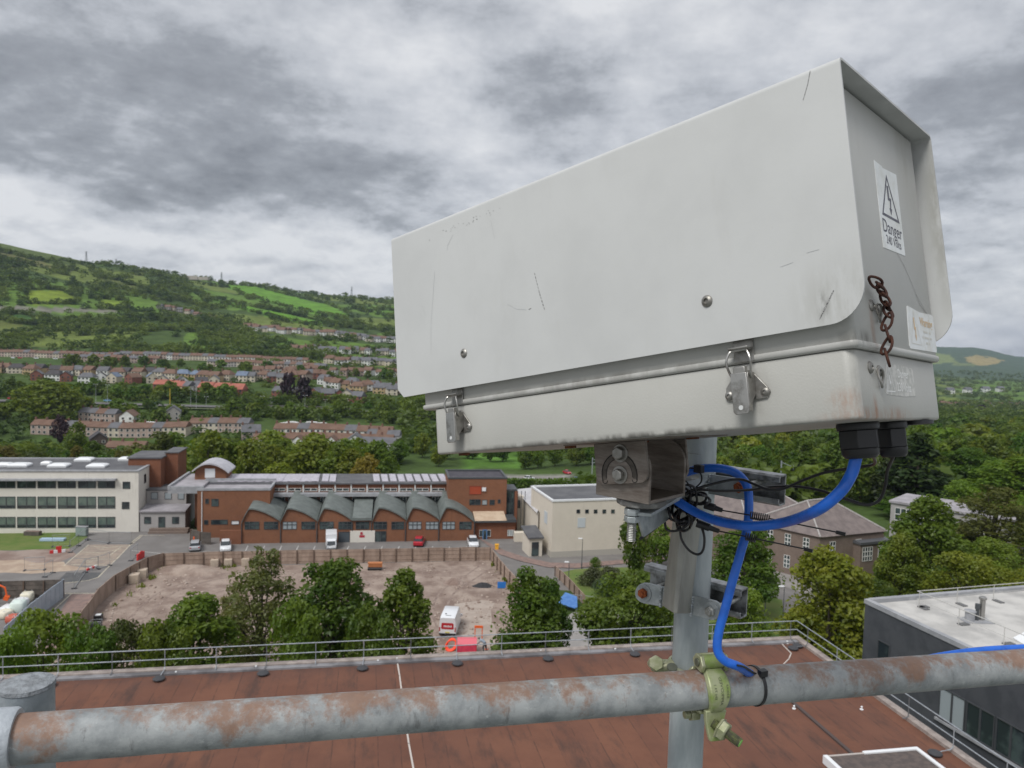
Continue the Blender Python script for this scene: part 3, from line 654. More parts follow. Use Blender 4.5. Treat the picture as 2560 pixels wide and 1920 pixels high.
# half of the coupler round the pole
pc = pt+pd*((1650-1100)/820.0)
q = MB(); q.M = frame(pc, Vector((1, 0, 0)), Vector((0, -1, 0)), e3)
def hband(a0, a1, ri, ro, w_, z0=0.0, n=20): return [[(math.cos(a)*ri, math.sin(a)*ri, z0-w_/2), (math.cos(a)*ro, math.sin(a)*ro, z0-w_/2*.85), (math.cos(a)*ro, math.sin(a)*ro, z0+w_/2*.85), (math.cos(a)*ri, math.sin(a)*ri, z0+w_/2)] for a in [R(a0+(a1-a0)*k/n) for k in range(n+1)]]
q.rings(hband(20, 160, .0245, .0305, .026, -.016), True, True)
q.rings(hband(165, 345, .0245, .0300, .030, -.014), True, True)
q.box(-.046, -.026, .004, .013, -.026, -.004); q.box(-.046, -.026, -.010, -.002, -.028, -.002)
q.box(-.012, .022, .026, .045, -.034, -.012)
q.build('pole_saddle', m_clampz, cl_, world=True, bevel=.0015)
q = MB(); q.M = frame(pc, Vector((1, 0, 0)), Vector((0, -1, 0)), e3)
q.tube(crom([(-.027, .018, .004), (-.037, .021, .001), (-.047, .020, -.002), (-.054, .014, -.004)], 5), [.0062]*16, 10)
q.cyl((-.050, -.016, -.012), (-.052, .030, .008), .0062, n=14); q.cyl((-.052, .020, .004), (-.0525, .030, .0085), .0105, n=6)
q.build('pole_jaw', m_clampz, cl_, world=True, bevel=.001)
q = MB(); q.lathe([(.0001, 0), (.0072, 0), (.0072, .003), (.0001, .004)], P(1680, 1671, 1.045), Vector((0, -.35, 1)), 18); q.build('saddle_pin', M('pin2', (.17, .18, .14), .5, .6), cl_, world=True)

# ---- cables
def cab(name, pts, r, m, label, cat, group=None, sub=10, n=14, closed=False):
    q = MB(); q.tube(crom(pts, sub, closed), r, n, loop=closed); return q.build(name, m, None, label, cat, group)
gd = pix(gl1)[2]
bc = [gl1+BW*.014, P(2139, 1150, gd), P(2127, 1188, gd), P(2098, 1232, gd), P(2040, 1277, gd+.02), P(1960, 1306, .84), P(1880, 1315, .87), P(1800, 1304, .91), P(1740, 1281, .94), P(1690, 1250, .955), P(1650, 1215, .97),
      P(1635, 1185, .99), P(1660, 1178, 1.0), P(1700, 1184, 1.0), P(1750, 1172, 1.0), P(1800, 1171, .99), P(1840, 1183, .985), P(1866, 1212, .98), P(1872, 1255, .975), P(1868, 1320, .97), P(1852, 1380, .965), P(1832, 1450, .96), P(1812, 1525, .958), P(1797, 1580, .957), P(1794, 1625, .955), P(1812, 1652, .955), P(1848, 1667, .962)]
bl = bc+[P(1890, 1690, 1.02), P(1960, 1700, 1.06), P(2100, 1692, 1.10), P(2230, 1668, 1.13), P(2330, 1645, 1.14), P(2440, 1628, 1.14), P(2560, 1620, 1.165), P(2750, 1612, 1.22)]
cab('blue_cable', bl, .0056, m_blue, 'thick bright blue cable looping from the box gland round the pole and along the rail', 'cable')
ca = [gl2+BW*.01, gl2, P(2219, 1175, .79), P(2213, 1215, .80), P(2198, 1250, .81), P(2165, 1262, .82), P(2110, 1246, .84), P(2050, 1226, .87), P(1990, 1216, .90), P(1930, 1217, .93), P(1870, 1225, .95), P(1800, 1227, .965), P(1745, 1224, .97), P(1715, 1232, .975), P(1690, 1250, .98)]
cab('black_cable', ca, .0017, m_blkc, 'thin black cable hanging in a loop from the smaller gland', 'cable', n=8)
cb = [gl1+Vector((.02, .02, -.0)), P(2185, 1160, .80), P(2130, 1170, .83), P(2060, 1182, .86), P(2000, 1204, .89), P(1960, 1221, .91), P(1920, 1223, .925), P(1885, 1210, .94), P(1855, 1199, .95), P(1820, 1201, .955), P(1760, 1216, .96), P(1718, 1231, .965), P(1690, 1262, .98)]
cab('black_cable', cb, .0017, m_blkc, 'thin black cable running straight above the blue cable from behind the larger gland', 'cable', n=8)
q = MB(); rs = random.Random(11)
for k in range(15):
    cx_, cy_ = 1712+rs.uniform(-16, 22), 1278+rs.uniform(-38, 32); rx, ry = rs.uniform(15, 32), rs.uniform(12, 38); an = rs.uniform(0, 3.1)
    if k in (0, 1): cx_, cy_, rx, ry, an = 1748, 1248, 26, 12, .15
    pts = []
    for j in range(9):
        a = 2*math.pi*j/9; x_, y_ = rx*math.cos(a)*rs.uniform(.85, 1.1), ry*math.sin(a)*rs.uniform(.85, 1.1)
        pts.append(P(cx_+x_*math.cos(an)-y_*math.sin(an), cy_+x_*math.sin(an)+y_*math.cos(an), .972+rs.uniform(-.018, .014)))
    q.tube(crom(pts, 6, True), .0016, 7, loop=True)
q.tube(crom([P(1700, 1320, .985), P(1704, 1348, .98), P(1722, 1375, .975), P(1745, 1386, .975), P(1758, 1374, .975), P(1761, 1345, .975), P(1754, 1318, .98), P(1742, 1298, .985)], 8), .0016, 8)
q.tube(crom([P(1662, 1305, .97), P(1666, 1322, .97), P(1682, 1328, .965), P(1705, 1322, .96), P(1722, 1308, .96), P(1722, 1292, .96)], 8), .0016, 8)
q.tube(crom([P(1600, 1347, .95), P(1640, 1318, .97), P(1672, 1278, .985), P(1690, 1250, .99)], 8), .0018, 8)
q.build('cable_tangle', m_blkc, None, 'tangled bundle of thin black cable loops tied at the pole behind the bracket', 'cable bundle')
def antenna(pts, g0, g1, coil0, coil1, tip0, tip1, label, turns):
    an = thing('whip_antenna', label, 'antenna', loc=g0)
    q = MB(); q.tube([g0, g0.lerp(g1, .55), g0.lerp(g1, .6), g1], [.0052, .0050, .0036, .0028], 12); q.build('grip', m_blk, an, world=True)
    q = MB(); q.tube([g1, coil0], .0009, 8); q.tube([coil1, tip0], .0009, 8)
    ax = (coil1-coil0); d = ax.normalized(); s1 = d.orthogonal().normalized(); s2 = d.cross(s1)
    q.tube([coil0+ax*(k/(turns*14))+(s1*math.cos(2*math.pi*k/14)+s2*math.sin(2*math.pi*k/14))*.0044 for k in range(turns*14+1)], .00085, 6)
    q.build('spring_rod', m_blk, an, world=True)
    q = MB(); q.tube([tip0, tip1], .0023, 10); q.build('tip', m_blk, an, world=True)
antenna(None, P(1762, 1262, .985), P(1806, 1276, .975), P(1876, 1288, .95), P(1922, 1296, .94), P(2090, 1330, .89), P(2114, 1336, .885), 'whip antenna with the longer coil, upper of the two, crossing behind the blue cable', 9)
antenna(None, P(1742, 1308, .985), P(1798, 1328, .975), P(1864, 1341, .955), P(1890, 1347, .95), P(2010, 1372, .92), P(2032, 1378, .915), 'whip antenna with the shorter coil, lower of the two, in front of the dark tree', 5)
# cable ties
q = MB(); tcn = ra+rd*.72
for _ in range(12): tcn = tcn+r1*((1886-pix(tcn)[0])/FPX*.9)
q.M = frame(tcn, (r1+r3*.10).normalized(), -r2, r3)
q.rings([[(-.0021+.006*math.sin(a*.5)*0, math.cos(a)*ri, math.sin(a)*ri) for ri in ()] or [(sx, math.cos(a)*ri, math.sin(a)*ri) for sx, ri in ((-.0021, RR+.0004), (-.0021, RR+.0016), (.0021, RR+.0016), (.0021, RR+.0004))] for a in [2*math.pi*k/32 for k in range(32)]], True, False, loop=True)
a = R(62); q.box(-.005, .005, math.cos(a)*RR-.001, math.cos(a)*RR+.008, math.sin(a)*RR-.002, math.sin(a)*RR+.006)
q.tube(crom([tuple(q.M.inverted() @ P(1842, 1663, .95)), tuple(q.M.inverted() @ P(1862, 1668, .955)), (-.010, .012, RR-.001), (-.003, .0125, RR-.002)], 5), .0014, 6)
q.build('cable_tie', m_blk, None, 'black plastic cable tie fastening the blue cable to the guard rail', 'cable tie', bevel=.0004)
q = MB()
q.tube(crom([P(1704, 1174, .985), P(1730, 1170, .985), P(1746, 1176, .985), P(1754, 1192, .988), P(1752, 1206, .995), P(1740, 1218, 1.0)], 6), .0012, 6)
q.tube(crom([P(1700, 1192, .985), P(1718, 1206, .98), P(1728, 1222, .98), P(1732, 1235, .98)], 6), .0011, 6)
q.M = frame(P(1748, 1172, .982), e1, e2, e3); q.box(-.0055, .0055, -.005, .004, -.005, .005)
q.build('cable_tie', m_blk, None, 'black plastic cable tie round the blue cable at the head of the pole', 'cable tie', bevel=.0006)
# ================================================================== TERRAIN
TB_D = [0, 150, 270, 350, 470, 540, 620, 770, 900, 1100, 1300, 1600, 2000, 2400, 3000, 4000, 5000, 5600, 7000, 11000]
TB = {
 -600: [0, 0, -14, -24, -12, -9, -3, 3, 18, 75, 135, 205, 235, 240, 200, 150, 120, 110, 90, 80],
 0:    [0, 0, -14, -24, -12, -9, -3, 2, 15, 62, 122, 197, 215, 200, 160, 120, 100, 90, 80, 70],
 300:  [0, 0, -14, -24, -12, -9, -3, 2, 12, 45, 88, 158, 176, 170, 140, 110, 90, 80, 70, 60],
 600:  [0, 0, -14, -19, -12, -9, -3, 1, 8, 27, 52, 98, 153, 168, 150, 110, 90, 80, 70, 60],
 800:  [0, 0, -14, -17, -12, -9, -4, 0, 4, 17, 35, 68, 118, 148, 140, 110, 90, 80, 70, 60],
 970:  [0, 0, -15, -17, -13, -11, -6, -2, 2, 10, 26, 55, 105, 140, 150, 200, 215, 200, 120, 60],
 1300: [0, 0, -16, -20, -17, -17, -17, -16, -10, 0, 10, 35, 85, 120, 130, 160, 170, 160, 120, 60],
 1700: [0, 0, -14, -15, -17, -18, -20, -24, -28, -35, -40, -40, -20, 10, 40, 80, 110, 130, 150, 60],
 2000: [0, 0, -9, -12, -17, -20, -24, -34, -42, -53, -60, -67, -70, -70, -60, -20, 40, 70, 60, 10],
 2360: [0, 0, -7, -11, -18, -21, -26, -36, -44, -55, -62, -70, -74, -77, -80, -55, 10, 52, 40, -30],
 2430: [0, 0, -7, -11, -18, -21, -26, -36, -44, -55, -62, -70, -74, -77, -80, -55, 10, 50, 38, -30],
 2560: [0, 0, -7, -11, -18, -21, -26, -36, -44, -55, -62, -70, -74, -77, -82, -72, -48, -16, -20, -50],
 2700: [0, 0, -7, -11, -18, -21, -26, -36, -44, -55, -62, -70, -74, -77, -84, -82, -72, -60, -60, -70],
 3200: [0, 0, -7, -11, -18, -21, -26, -36, -44, -55, -62, -70, -74, -77, -84, -86, -86, -86, -86, -86]}
_tc = np.array(sorted(TB)); _tz = np.array([TB[k] for k in sorted(TB)], float); _td = np.array(TB_D, float)
def _nz(x, y):
    return (np.sin(x*.011+1.3)*np.sin(y*.009+.4)+.6*np.sin(x*.023+y*.017)+.4*np.sin(x*.041-y*.031+2))
def terr(x, y):
    x = np.asarray(x, float); y = np.maximum(np.asarray(y, float), 1.0)
    c = np.clip(1280+1923*x/y, -600, 3200); d = np.clip(y, 0, 11000)
    ci = np.clip(np.searchsorted(_tc, c)-1, 0, len(_tc)-2); di = np.clip(np.searchsorted(_td, d, 'right')-1, 0, len(_td)-2)
    u = (c-_tc[ci])/(_tc[ci+1]-_tc[ci]); v = (d-_td[di])/(_td[di+1]-_td[di])
    u = u*u*(3-2*u)*.6+u*.4
    z = (_tz[ci, di]*(1-u)*(1-v)+_tz[ci+1, di]*u*(1-v)+_tz[ci, di+1]*(1-u)*v+_tz[ci+1, di+1]*u*v)
    return z+_nz(x, y)*np.clip((d-750)/900, 0, 1)*3.2
def T(px, d): x = (px-CX)/FPX*d; return Vector((x, d, float(terr(x, d))))
def zp(pts, ox, oy, sc): return [(ox+x*sc, oy+y*sc) for x, y in pts]
Z1 = lambda pts: zp(pts, 0, 560, .4521)
FIELDS = [  # (polygon in photo pixels, colour)
 (Z1([(1000,360),(1250,430),(1500,480),(1640,510),(1790,545),(1775,566),(1600,540),(1400,492),(1150,415)]), (.105,.225,.022)),
 (Z1([(1195,330),(1400,345),(1600,400),(1790,440),(1925,495),(1890,520),(1700,487),(1500,440),(1330,385)]), (.105,.22,.024)),
 (Z1([(140,365),(330,365),(430,415),(430,445),(150,445)]), (.15,.20,.025)),
 (Z1([(540,415),(700,425),(695,475),(560,470)]), (.135,.19,.025)),
 (Z1([(20,495),(160,505),(210,565),(40,550)]), (.05,.105,.024)),
 (Z1([(-900,40),(0,95),(120,120),(430,185),(540,212),(520,240),(350,205),(200,205),(0,150),(-900,90)]), (.085,.115,.032)),
 (Z1([(-900,100),(0,155),(200,195),(400,260),(350,270),(180,230),(0,190),(-900,140)]), (.125,.125,.045)),
 (Z1([(510,285),(650,315),(850,375),(790,390),(600,335)]), (.095,.115,.036)),
 (Z1([(640,476),(830,492),(870,522),(760,520)]), (.085,.125,.03)),
 (Z1([(870,462),(1000,476),(1120,520),(1080,535),(900,502)]), (.085,.11,.034)),
 (Z1([(-900,520),(0,535),(220,565),(250,605),(0,620),(-900,620)]), (.095,.115,.03)),
 (Z1([(1090,612),(1340,650),(1310,676),(1150,645)]), (.08,.11,.03)),
 (Z1([(-900,728),(780,728),(780,775),(-900,775)]), (.05,.085,.022)),
 (Z1([(2070,478),(2190,478),(2190,505),(2100,505)]), (.085,.16,.025)),
 (Z1([(60,235),(130,245),(120,270),(40,262)]), (.12,.14,.035)), (Z1([(290,240),(380,262),(360,285),(300,270)]), (.11,.13,.035)),
 (Z1([(385,345),(440,350),(430,370),(390,365)]), (.12,.16,.03)), (Z1([(860,330),(960,335),(950,352),(880,348)]), (.085,.14,.03)),
 (Z1([(1740,375),(1880,380),(1870,410),(1760,400)]), (.08,.11,.03)), (Z1([(720,270),(800,265),(790,285),(730,285)]), (.1,.12,.04)),
 (Z1([(-900,452),(0,455),(210,458),(650,472),(650,490),(0,484),(-900,484)]), (.16,.155,.125)),
 ([(2300,878),(2372,886),(2395,906),(2300,912)], (.15,.185,.06)), ([(2411,892),(2448,888),(2512,901),(2482,912),(2438,914),(2418,904)], (.26,.21,.085)),
 ([(2380,905),(2440,912),(2430,916),(2385,913)], (.13,.16,.06)),
 ([(1262,1188),(1540,1192),(1540,1228),(1250,1222)], (.24, .225, .21)), (Z1([(1490,962),(1540,945),(1565,950),(1530,967),(1590,992),(1510,992)]), (.22, .21, .21)),
 ([(1160,1128),(1300,1128),(1300,1172),(1150,1168)], (.085,.17,.03)), ([(1480,1100),(1530,1100),(1530,1165),(1480,1165)], (.085,.17,.03))]
def inpoly(x, y, poly):
    inside = np.zeros(x.shape, bool); n = len(poly); j = n-1
    for i in range(n):
        xi, yi = poly[i]; xj, yj = poly[j]
        c = ((yi > y) != (yj > y)) & (x < (xj-xi)*(y-yi)/((yj-yi) or 1e-9)+xi); inside ^= c; j = i
    return inside
def vproj(x, y, z):
    p = np.stack([x, y, z-CAMZ], -1); d = p@cF
    return CX+FPX*(p@cX)/d, CY-FPX*(p@cY)/d
def np_mesh(name, V, F, mats, mi=None, smooth=False):
    me = bpy.data.meshes.new(name); n = len(V); k = F.shape[1]
    me.vertices.add(n); me.vertices.foreach_set('co', np.ascontiguousarray(V, np.float32).ravel())
    me.loops.add(F.size); me.loops.foreach_set('vertex_index', np.ascontiguousarray(F, np.int32).ravel())
    me.polygons.add(len(F)); me.polygons.foreach_set('loop_start', np.arange(0, F.size, k, dtype=np.int32))
    for m in mats: me.materials.append(m)
    if mi is not None: me.polygons.foreach_set('material_index', np.asarray(mi, np.int32))
    me.polygons.foreach_set('use_smooth', [smooth]*len(F))
    me.update(calc_edges=True); return me
cols = np.concatenate([np.arange(-1500, -60, 60), np.arange(-60, 1060, 5), np.arange(1060, 2280, 30), np.arange(2280, 2620, 5), np.arange(2620, 4200, 80)]).astype(float)
rows = np.concatenate([[4, 30, 60, 90, 120, 150], np.geomspace(160, 800, 50), np.geomspace(815, 2700, 95), np.geomspace(2800, 6200, 60), [7000, 9000, 12000]])
gx = (cols[None, :]-1280)/1923*rows[:, None]; gy = np.repeat(rows[:, None], len(cols), 1); gz = terr(gx, gy)
gz[gy < 155] = 0
V = np.stack([gx, gy, gz], -1).reshape(-1, 3); nr, nc = gx.shape
ii = (np.arange(nr-1)[:, None]*nc+np.arange(nc-1)[None, :]).ravel(); F = np.stack([ii, ii+1, ii+nc+1, ii+nc], 1)
col = np.tile(np.array([.052, .082, .022]), (len(V), 1)); hs = (V[:, 1] > 830) & (V[:, 1] < 3000); hn = np.sin(V[:, 0]*.009+V[:, 1]*.004)*np.sin(V[:, 1]*.011-V[:, 0]*.003+2); col[hs & (hn > .15)] = (.095, .160, .028); col[hs & (hn < -.35)] = (.120, .155, .036)
vx, vy = vproj(V[:, 0], V[:, 1], V[:, 2]); jx = np.sin(V[:, 0]*.11)*2+np.sin(V[:, 1]*.07)*2; jy = np.sin(V[:, 0]*.05+V[:, 1]*.08)*1.2
fieldmask = np.zeros(len(V), bool)
for poly, c in FIELDS:
    k = inpoly(vx+jx, vy+jy, poly) & (V[:, 1] > 200); col[k] = c; fieldmask |= k
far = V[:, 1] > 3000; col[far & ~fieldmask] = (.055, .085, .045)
m, t, bs = mat_base('terrain'); ac_ = t.n('ShaderNodeVertexColor', layer_name='field').outputs[0]; pos = t.n('ShaderNodeNewGeometry').outputs['Position']
f1 = t.maprange(t.noise(pos, .045, 6, .65), .3, .7, .72, 1.28); f2 = t.maprange(t.noise(pos, .6, 4, .6), .3, .7, .85, 1.15)
f = t.math('MULTIPLY', f1, f2)
m.node_tree.links.new(t.mix(1.0, ac_, t.n('ShaderNodeCombineColor', i_0=f, i_1=f, i_2=f).outputs[0], 'MULTIPLY'), bs.inputs['Base Color']); bs.inputs['Roughness'].default_value = .95; bs.inputs['Specular IOR Level'].default_value = .1
me = np_mesh('ground', V, F, [m], None, True); ca_ = me.color_attributes.new('field', 'FLOAT_COLOR', 'POINT')
ca_.data.foreach_set('color', np.concatenate([col, np.ones((len(col), 1))], 1).astype(np.float32).ravel())
o = bpy.data.objects.new('ground', me); COL.objects.link(o); tag(o, kind='structure')

# ================================================================== CAMPUS SURFACES
m_tar = M('tarmac', (.152, .141, .134), .9, 0, (.19, .178, .17), .25, (.35, .65), bump=.2, bsc=12, coord='World')
m_tar2 = M('tarmac_patch', (.075, .075, .078), .9, 0, (.10, .10, .10), .6, coord='World')
m_dirt = M('site_dirt', (.335, .265, .22), .95, 0, (.185, .13, .105), .30, (.34, .66), bump=.8, bsc=2.0, coord='World', det=12)
m_sand = M('sand', (.42, .33, .25), .95, 0, (.33, .245, .185), .3, (.4, .6), bump=.4, bsc=3, coord='World')
m_soil = M('soil', (.20, .14, .115), .95, 0, (.30, .235, .20), .22, (.4, .62), bump=.7, bsc=2.5, coord='World', det=9)
m_grass = M('lawn_grass', (.085, .14, .022), .95, 0, (.13, .16, .04), .35, (.35, .65), bump=.4, bsc=6, coord='World', det=8)
m_pave = M('brick_paving', (.25, .17, .145), .9, 0, (.19, .135, .12), 1.2, coord='World')
m_conc = M('site_concrete', (.37, .31, .265), .9, 0, (.31, .25, .21), .5, (.4, .6), coord='World', det=8)
m_line = M('road_paint', (.55, .50, .38), .8, 0, (.36, .32, .27), 1.5, (.42, .62), coord='World')
def sheet(name, px, z, m, kind='structure', jit=0.0, seed=1):
    r_ = random.Random(seed); pts = [G(a, c, z) for a, c in px]
    if jit:
        out = []
        for i, p in enumerate(pts):
            q_ = pts[(i+1) % len(pts)]; n = max(1, int((q_-p).length/3))
            for k in range(n): out.append(p.lerp(q_, k/n)+Vector((r_.uniform(-jit, jit), r_.uniform(-jit, jit), 0)))
        pts = out
    q = MB(); q.prism(pts, (0, 0, -.004)); return q.build(name, m, None, kind=kind, smooth=0)
sheet('tarmac', [(-700, 1310), (1010, 1330), (1700, 1372), (2700, 1400), (2700, 1560), (1650, 1520), (1500, 1480), (1290, 1470), (400, 1500), (140, 1640), (-700, 1640)], .008, m_tar)
sheet('site_dirt', [(60, 1720), (150, 1640), (205, 1573), (246, 1515), (287, 1478), (324, 1456), (369, 1431), (410, 1419), (1227, 1401), (1262, 1446), (1300, 1500), (1345, 1560), (1330, 1720)], .016, m_dirt, jit=.15)
sheet('site_hardstanding', [(1140, 1510), (1215, 1500), (1235, 1505), (1232, 1600), (1240, 1680), (1130, 1680), (1120, 1640), (1150, 1590), (1115, 1556)], .022, m_conc, jit=.4, seed=3)
sheet('soil', [(-300, 1372), (40, 1376), (110, 1370), (172, 1372), (190, 1385), (150, 1408), (60, 1424), (-300, 1440)], .016, m_soil, jit=.5)
sheet('sand', [(-300, 1405), (60, 1398), (90, 1408), (170, 1403), (165, 1415), (240, 1420), (80, 1432), (-300, 1440)], .020, m_sand, jit=.5, seed=5)
sheet('lawn', [(-300, 1326), (208, 1330), (222, 1342), (195, 1362), (170, 1372), (90, 1373), (40, 1376), (-300, 1366)], .018, m_grass, jit=.3)
sheet('lawn', [(1392, 1436), (1440, 1424), (1520, 1418), (1660, 1416), (1660, 1432), (1760, 1440), (1830, 1470), (1960, 1500), (1960, 1560), (1830, 1545), (1620, 1590), (1500, 1512), (1465, 1512)], .020, m_grass, jit=.3, seed=8)
sheet('lawn', [(2070, 1440), (2200, 1410), (2320, 1400), (2560, 1395), (2750, 1395), (2750, 1590), (2040, 1560)], .020, m_grass, jit=.3, seed=9)
sheet('pavement', [(1190, 1340), (1262, 1376), (1310, 1392), (1375, 1406), (1440, 1408), (1570, 1398), (1660, 1392), (1660, 1402), (1570, 1408), (1440, 1420), (1370, 1418), (1300, 1402), (1250, 1386)], .1, m_pave)
sheet('campus_road', [(1880, 1400), (1960, 1428), (2060, 1470), (2060, 1500), (1990, 1476), (1850, 1430)], .03, M('pale_road', (.27, .25, .235), .9, 0, (.22, .205, .195), .4, coord='World'))
sheet('campus_road', [(1395, 1560), (1430, 1530), (1500, 1522), (1560, 1540), (1560, 1570), (1500, 1580), (1470, 1620), (1480, 1720), (1380, 1720)], .024, M('pale_road2', (.31, .29, .275), .9, 0, (.25, .235, .225), .4, coord='World'), jit=.2)
# left yard details
Z6 = lambda pts: zp(pts, 0, 1300, .20498)
sheet('yard_paving', Z6([(870, 905), (1190, 900), (640, 1660), (380, 1660)]), .014, m_pave)
sheet('yard_paving', Z6([(1075, 300), (1590, 300), (1420, 480), (900, 460)]), .012, M('faded_paving', (.31, .25, .20), .9, 0, (.24, .195, .165), .8, coord='World'))
sheet('yard_paving', Z6([(880, 470), (1420, 485), (1330, 560), (780, 555)]), .012, MATS['faded_paving'])
sheet('tarmac_patch', Z6([(810, 640), (1260, 640), (1180, 710), (950, 755), (690, 755)]), .014, m_tar2)
q = MB()
def gline(mb, pts, wd, z=.03):
    pts = [G(a, c, z) for a, c in pts]
    for a, c in zip(pts, pts[1:]):
        n_ = Vector((-(c-a).y, (c-a).x, 0)).normalized()*wd/2; mb.quad(a-n_, c-n_, c+n_, a+n_)
for pts in ([(1080, 302), (780, 556)], [(1590, 300), (1420, 480)], [(1410, 485), (1195, 700)], [(1195, 700), (1080, 735), (790, 770)], [(1740, 185), (1600, 300)], [(1715, 185), (1590, 285)], [(1750, 190), (2010, 190)], [(865, 905), (650, 1100)], [(790, 895), (1190, 893)],
            [(1100, 318), (1300, 335), (1540, 318)], [(1000, 390), (1250, 400), (1480, 350)], [(1340, 430), (1470, 330)], [(1100, 470), (1300, 478), (1390, 480)], [(1000, 500), (1200, 495)], [(870, 545), (1320, 550)], [(1180, 355), (1270, 352)], [(1040, 515), (1120, 512)]):
    gline(q, Z6(pts), .16)
q.build('road_markings', m_line, None, kind='structure', smooth=0)
q = MB()
for pts in ([(1060, 1386), (1060, 1372)], [(330, 1376), (480, 1392)]): gline(q, pts, .12)
for k in range(14):
    a = K0 = None
    gline(q, [(620+k*42, 1364+k*.2), (614+k*42, 1377+k*.2)], .10)
q.build('parking_lines', M('white_paint', (.55, .54, .52), .8), None, kind='structure', smooth=0)

# ================================================================== CAMPUS BUILDINGS
KA = Vector((.988, .155, 0)).normalized(); KB = Vector((-KA.y, KA.x, 0))
def K(s, t_, z=0.0): return KA*s+KB*t_+Vector((0, 0, z))
def onK(px, py, t_):
    h = hit(px, py, K(0, t_), KB); return h.dot(KA), h.z
def onKs(px, py, s_):
    h = hit(px, py, K(s_, 0), KA); return h.dot(KB), h.z
def brick(name, c1, c2, c3, sc=1.0):
    m, t, b = mat_base(name); p = t.n('ShaderNodeNewGeometry').outputs['Position']
    bk = t.n('ShaderNodeTexNoise'); f = t.maprange(t.noise(p, .5, 6, .65), .3, .7); g = t.maprange(t.noise(t.vmath('MULTIPLY', p, (1, 1, 4)), 3.0, 3, .7), .35, .65)
    col_ = t.mix(f, c1, c2); col_ = t.mix(t.math('MULTIPLY', g, .5), col_, c3)
    dr = t.maprange(t.noise(t.vmath('MULTIPLY', p, (1, 1, .12)), 1.2, 5, .7), .58, .75)
    col_ = t.mix(t.math('MULTIPLY', dr, .35), col_, tuple(x*.45 for x in c2))
    m.node_tree.links.new(col_, b.inputs['Base Color']); b.inputs['Roughness'].default_value = .9; b.inputs['Specular IOR Level'].default_value = .2; return m
m_brick = brick('workshop_brick', (.215, .096, .054), (.165, .075, .045), (.25, .122, .072))
m_brickd = brick('darker_brick', (.20, .085, .05), (.155, .066, .042), (.24, .105, .06))  # slightly darker brick tone for tower, hall and entrance walls
m_render = brick('cream_render', (.66, .63, .57), (.60, .57, .515), (.68, .65, .59))
m_beige = brick('beige_blockwork', (.62, .565, .48), (.57, .52, .44), (.64, .585, .50))
m_greyr = brick('grey_render', (.36, .345, .335), (.32, .305, .30), (.38, .365, .355))
m_stone = brick('school_stone', (.19, .145, .12), (.145, .11, .095), (.23, .18, .15))
m_zinc = M('barrel_zinc', (.150, .168, .158), .7, .05, (.11, .125, .117), .9, (.35, .65), coord='World')
m_rflat = M('flat_roof_grey', (.085, .085, .092), .85, 0, (.12, .12, .125), .35, (.4, .65), coord='World')
m_rlav = M('pale_flat_roof', (.34, .32, .34), .8, 0, (.27, .255, .27), .6, coord='World')
m_trim = M('grey_trim', (.33, .335, .35), .6, 0, (.26, .265, .28), 1, coord='World')
m_glass = M('dark_glass', (.022, .030, .036), .08, 0, (.06, .085, .085), .45, (.45, .6), spec=.7, coord='World')
m_blind = M('green_blind', (.13, .17, .145), .25, 0, (.09, .125, .11), .8, spec=.6, coord='World')
m_wfr = M('window_dark_frame', (.055, .06, .065), .5)
m_wfw = M('window_white_frame', (.62, .62, .60), .5)
m_white = M('white_gloss', (.72, .73, .74), .35)
m_gpane = M('pale_pane', (.30, .34, .36), .15, spec=.6)
def window(parent, o, ex, nrm, wd, ht, nx=2, rows=(1.0,), fm=None, gm=None, fr=.07, name='window', gms=None):
    """o: lower left corner on the wall; nrm points out of the wall"""
    q = MB(); q.M = frame(o, ex, Vector((0, 0, 1)), nrm); fm = fm or m_wfr; gm = gm or m_glass
    mats = [fm, gm]+([gms] if gms else [])
    xsx = [wd*i/nx for i in range(nx+1)]
    for i, x in enumerate(xsx): q.box(max(0, x-fr/2), min(wd, x+fr/2), fr*.5, ht-fr*.5, .0, .07, 0)
    zs = [0]; 
    for r_ in rows: zs.append(zs[-1]+ht*r_/sum(rows))
    for z in zs: q.box(0, wd, max(0, z-fr/2), min(ht, z+fr/2), .002, .075, 0)
    for i in range(len(zs)-1):
        q.quad((0, zs[i], .02), (wd, zs[i], .02), (wd, zs[i+1], .02), (0, zs[i+1], .02), 2 if (gms and i == len(zs)-2) else 1)
    return q.build(name, mats, parent, world=True, smooth=0)
def winK(parent, t_, x0, y0, x1, y1, out=.0, **kw):
    s0, z0 = onK(x0, y1, t_); s1, z1 = onK(x1, y0, t_); return window(parent, K(s0, t_-out, z0), KA, -KB, s1-s0, z1-z0, **kw)
def kbox(mb, s0, s1, t0, t1, z0, z1, mi=0):
    M0 = mb.M; mb.M = frame((0, 0, 0), KA, KB, Vector((0, 0, 1))); mb.box(s0, s1, t0, t1, z0, z1, mi); mb.M = M0
def kpart(name, m, parent, boxes, **kw):
    q = MB()
    for b_ in boxes: kbox(q, *b_)
    return q.build(name, m, parent, world=True, smooth=0, **kw)

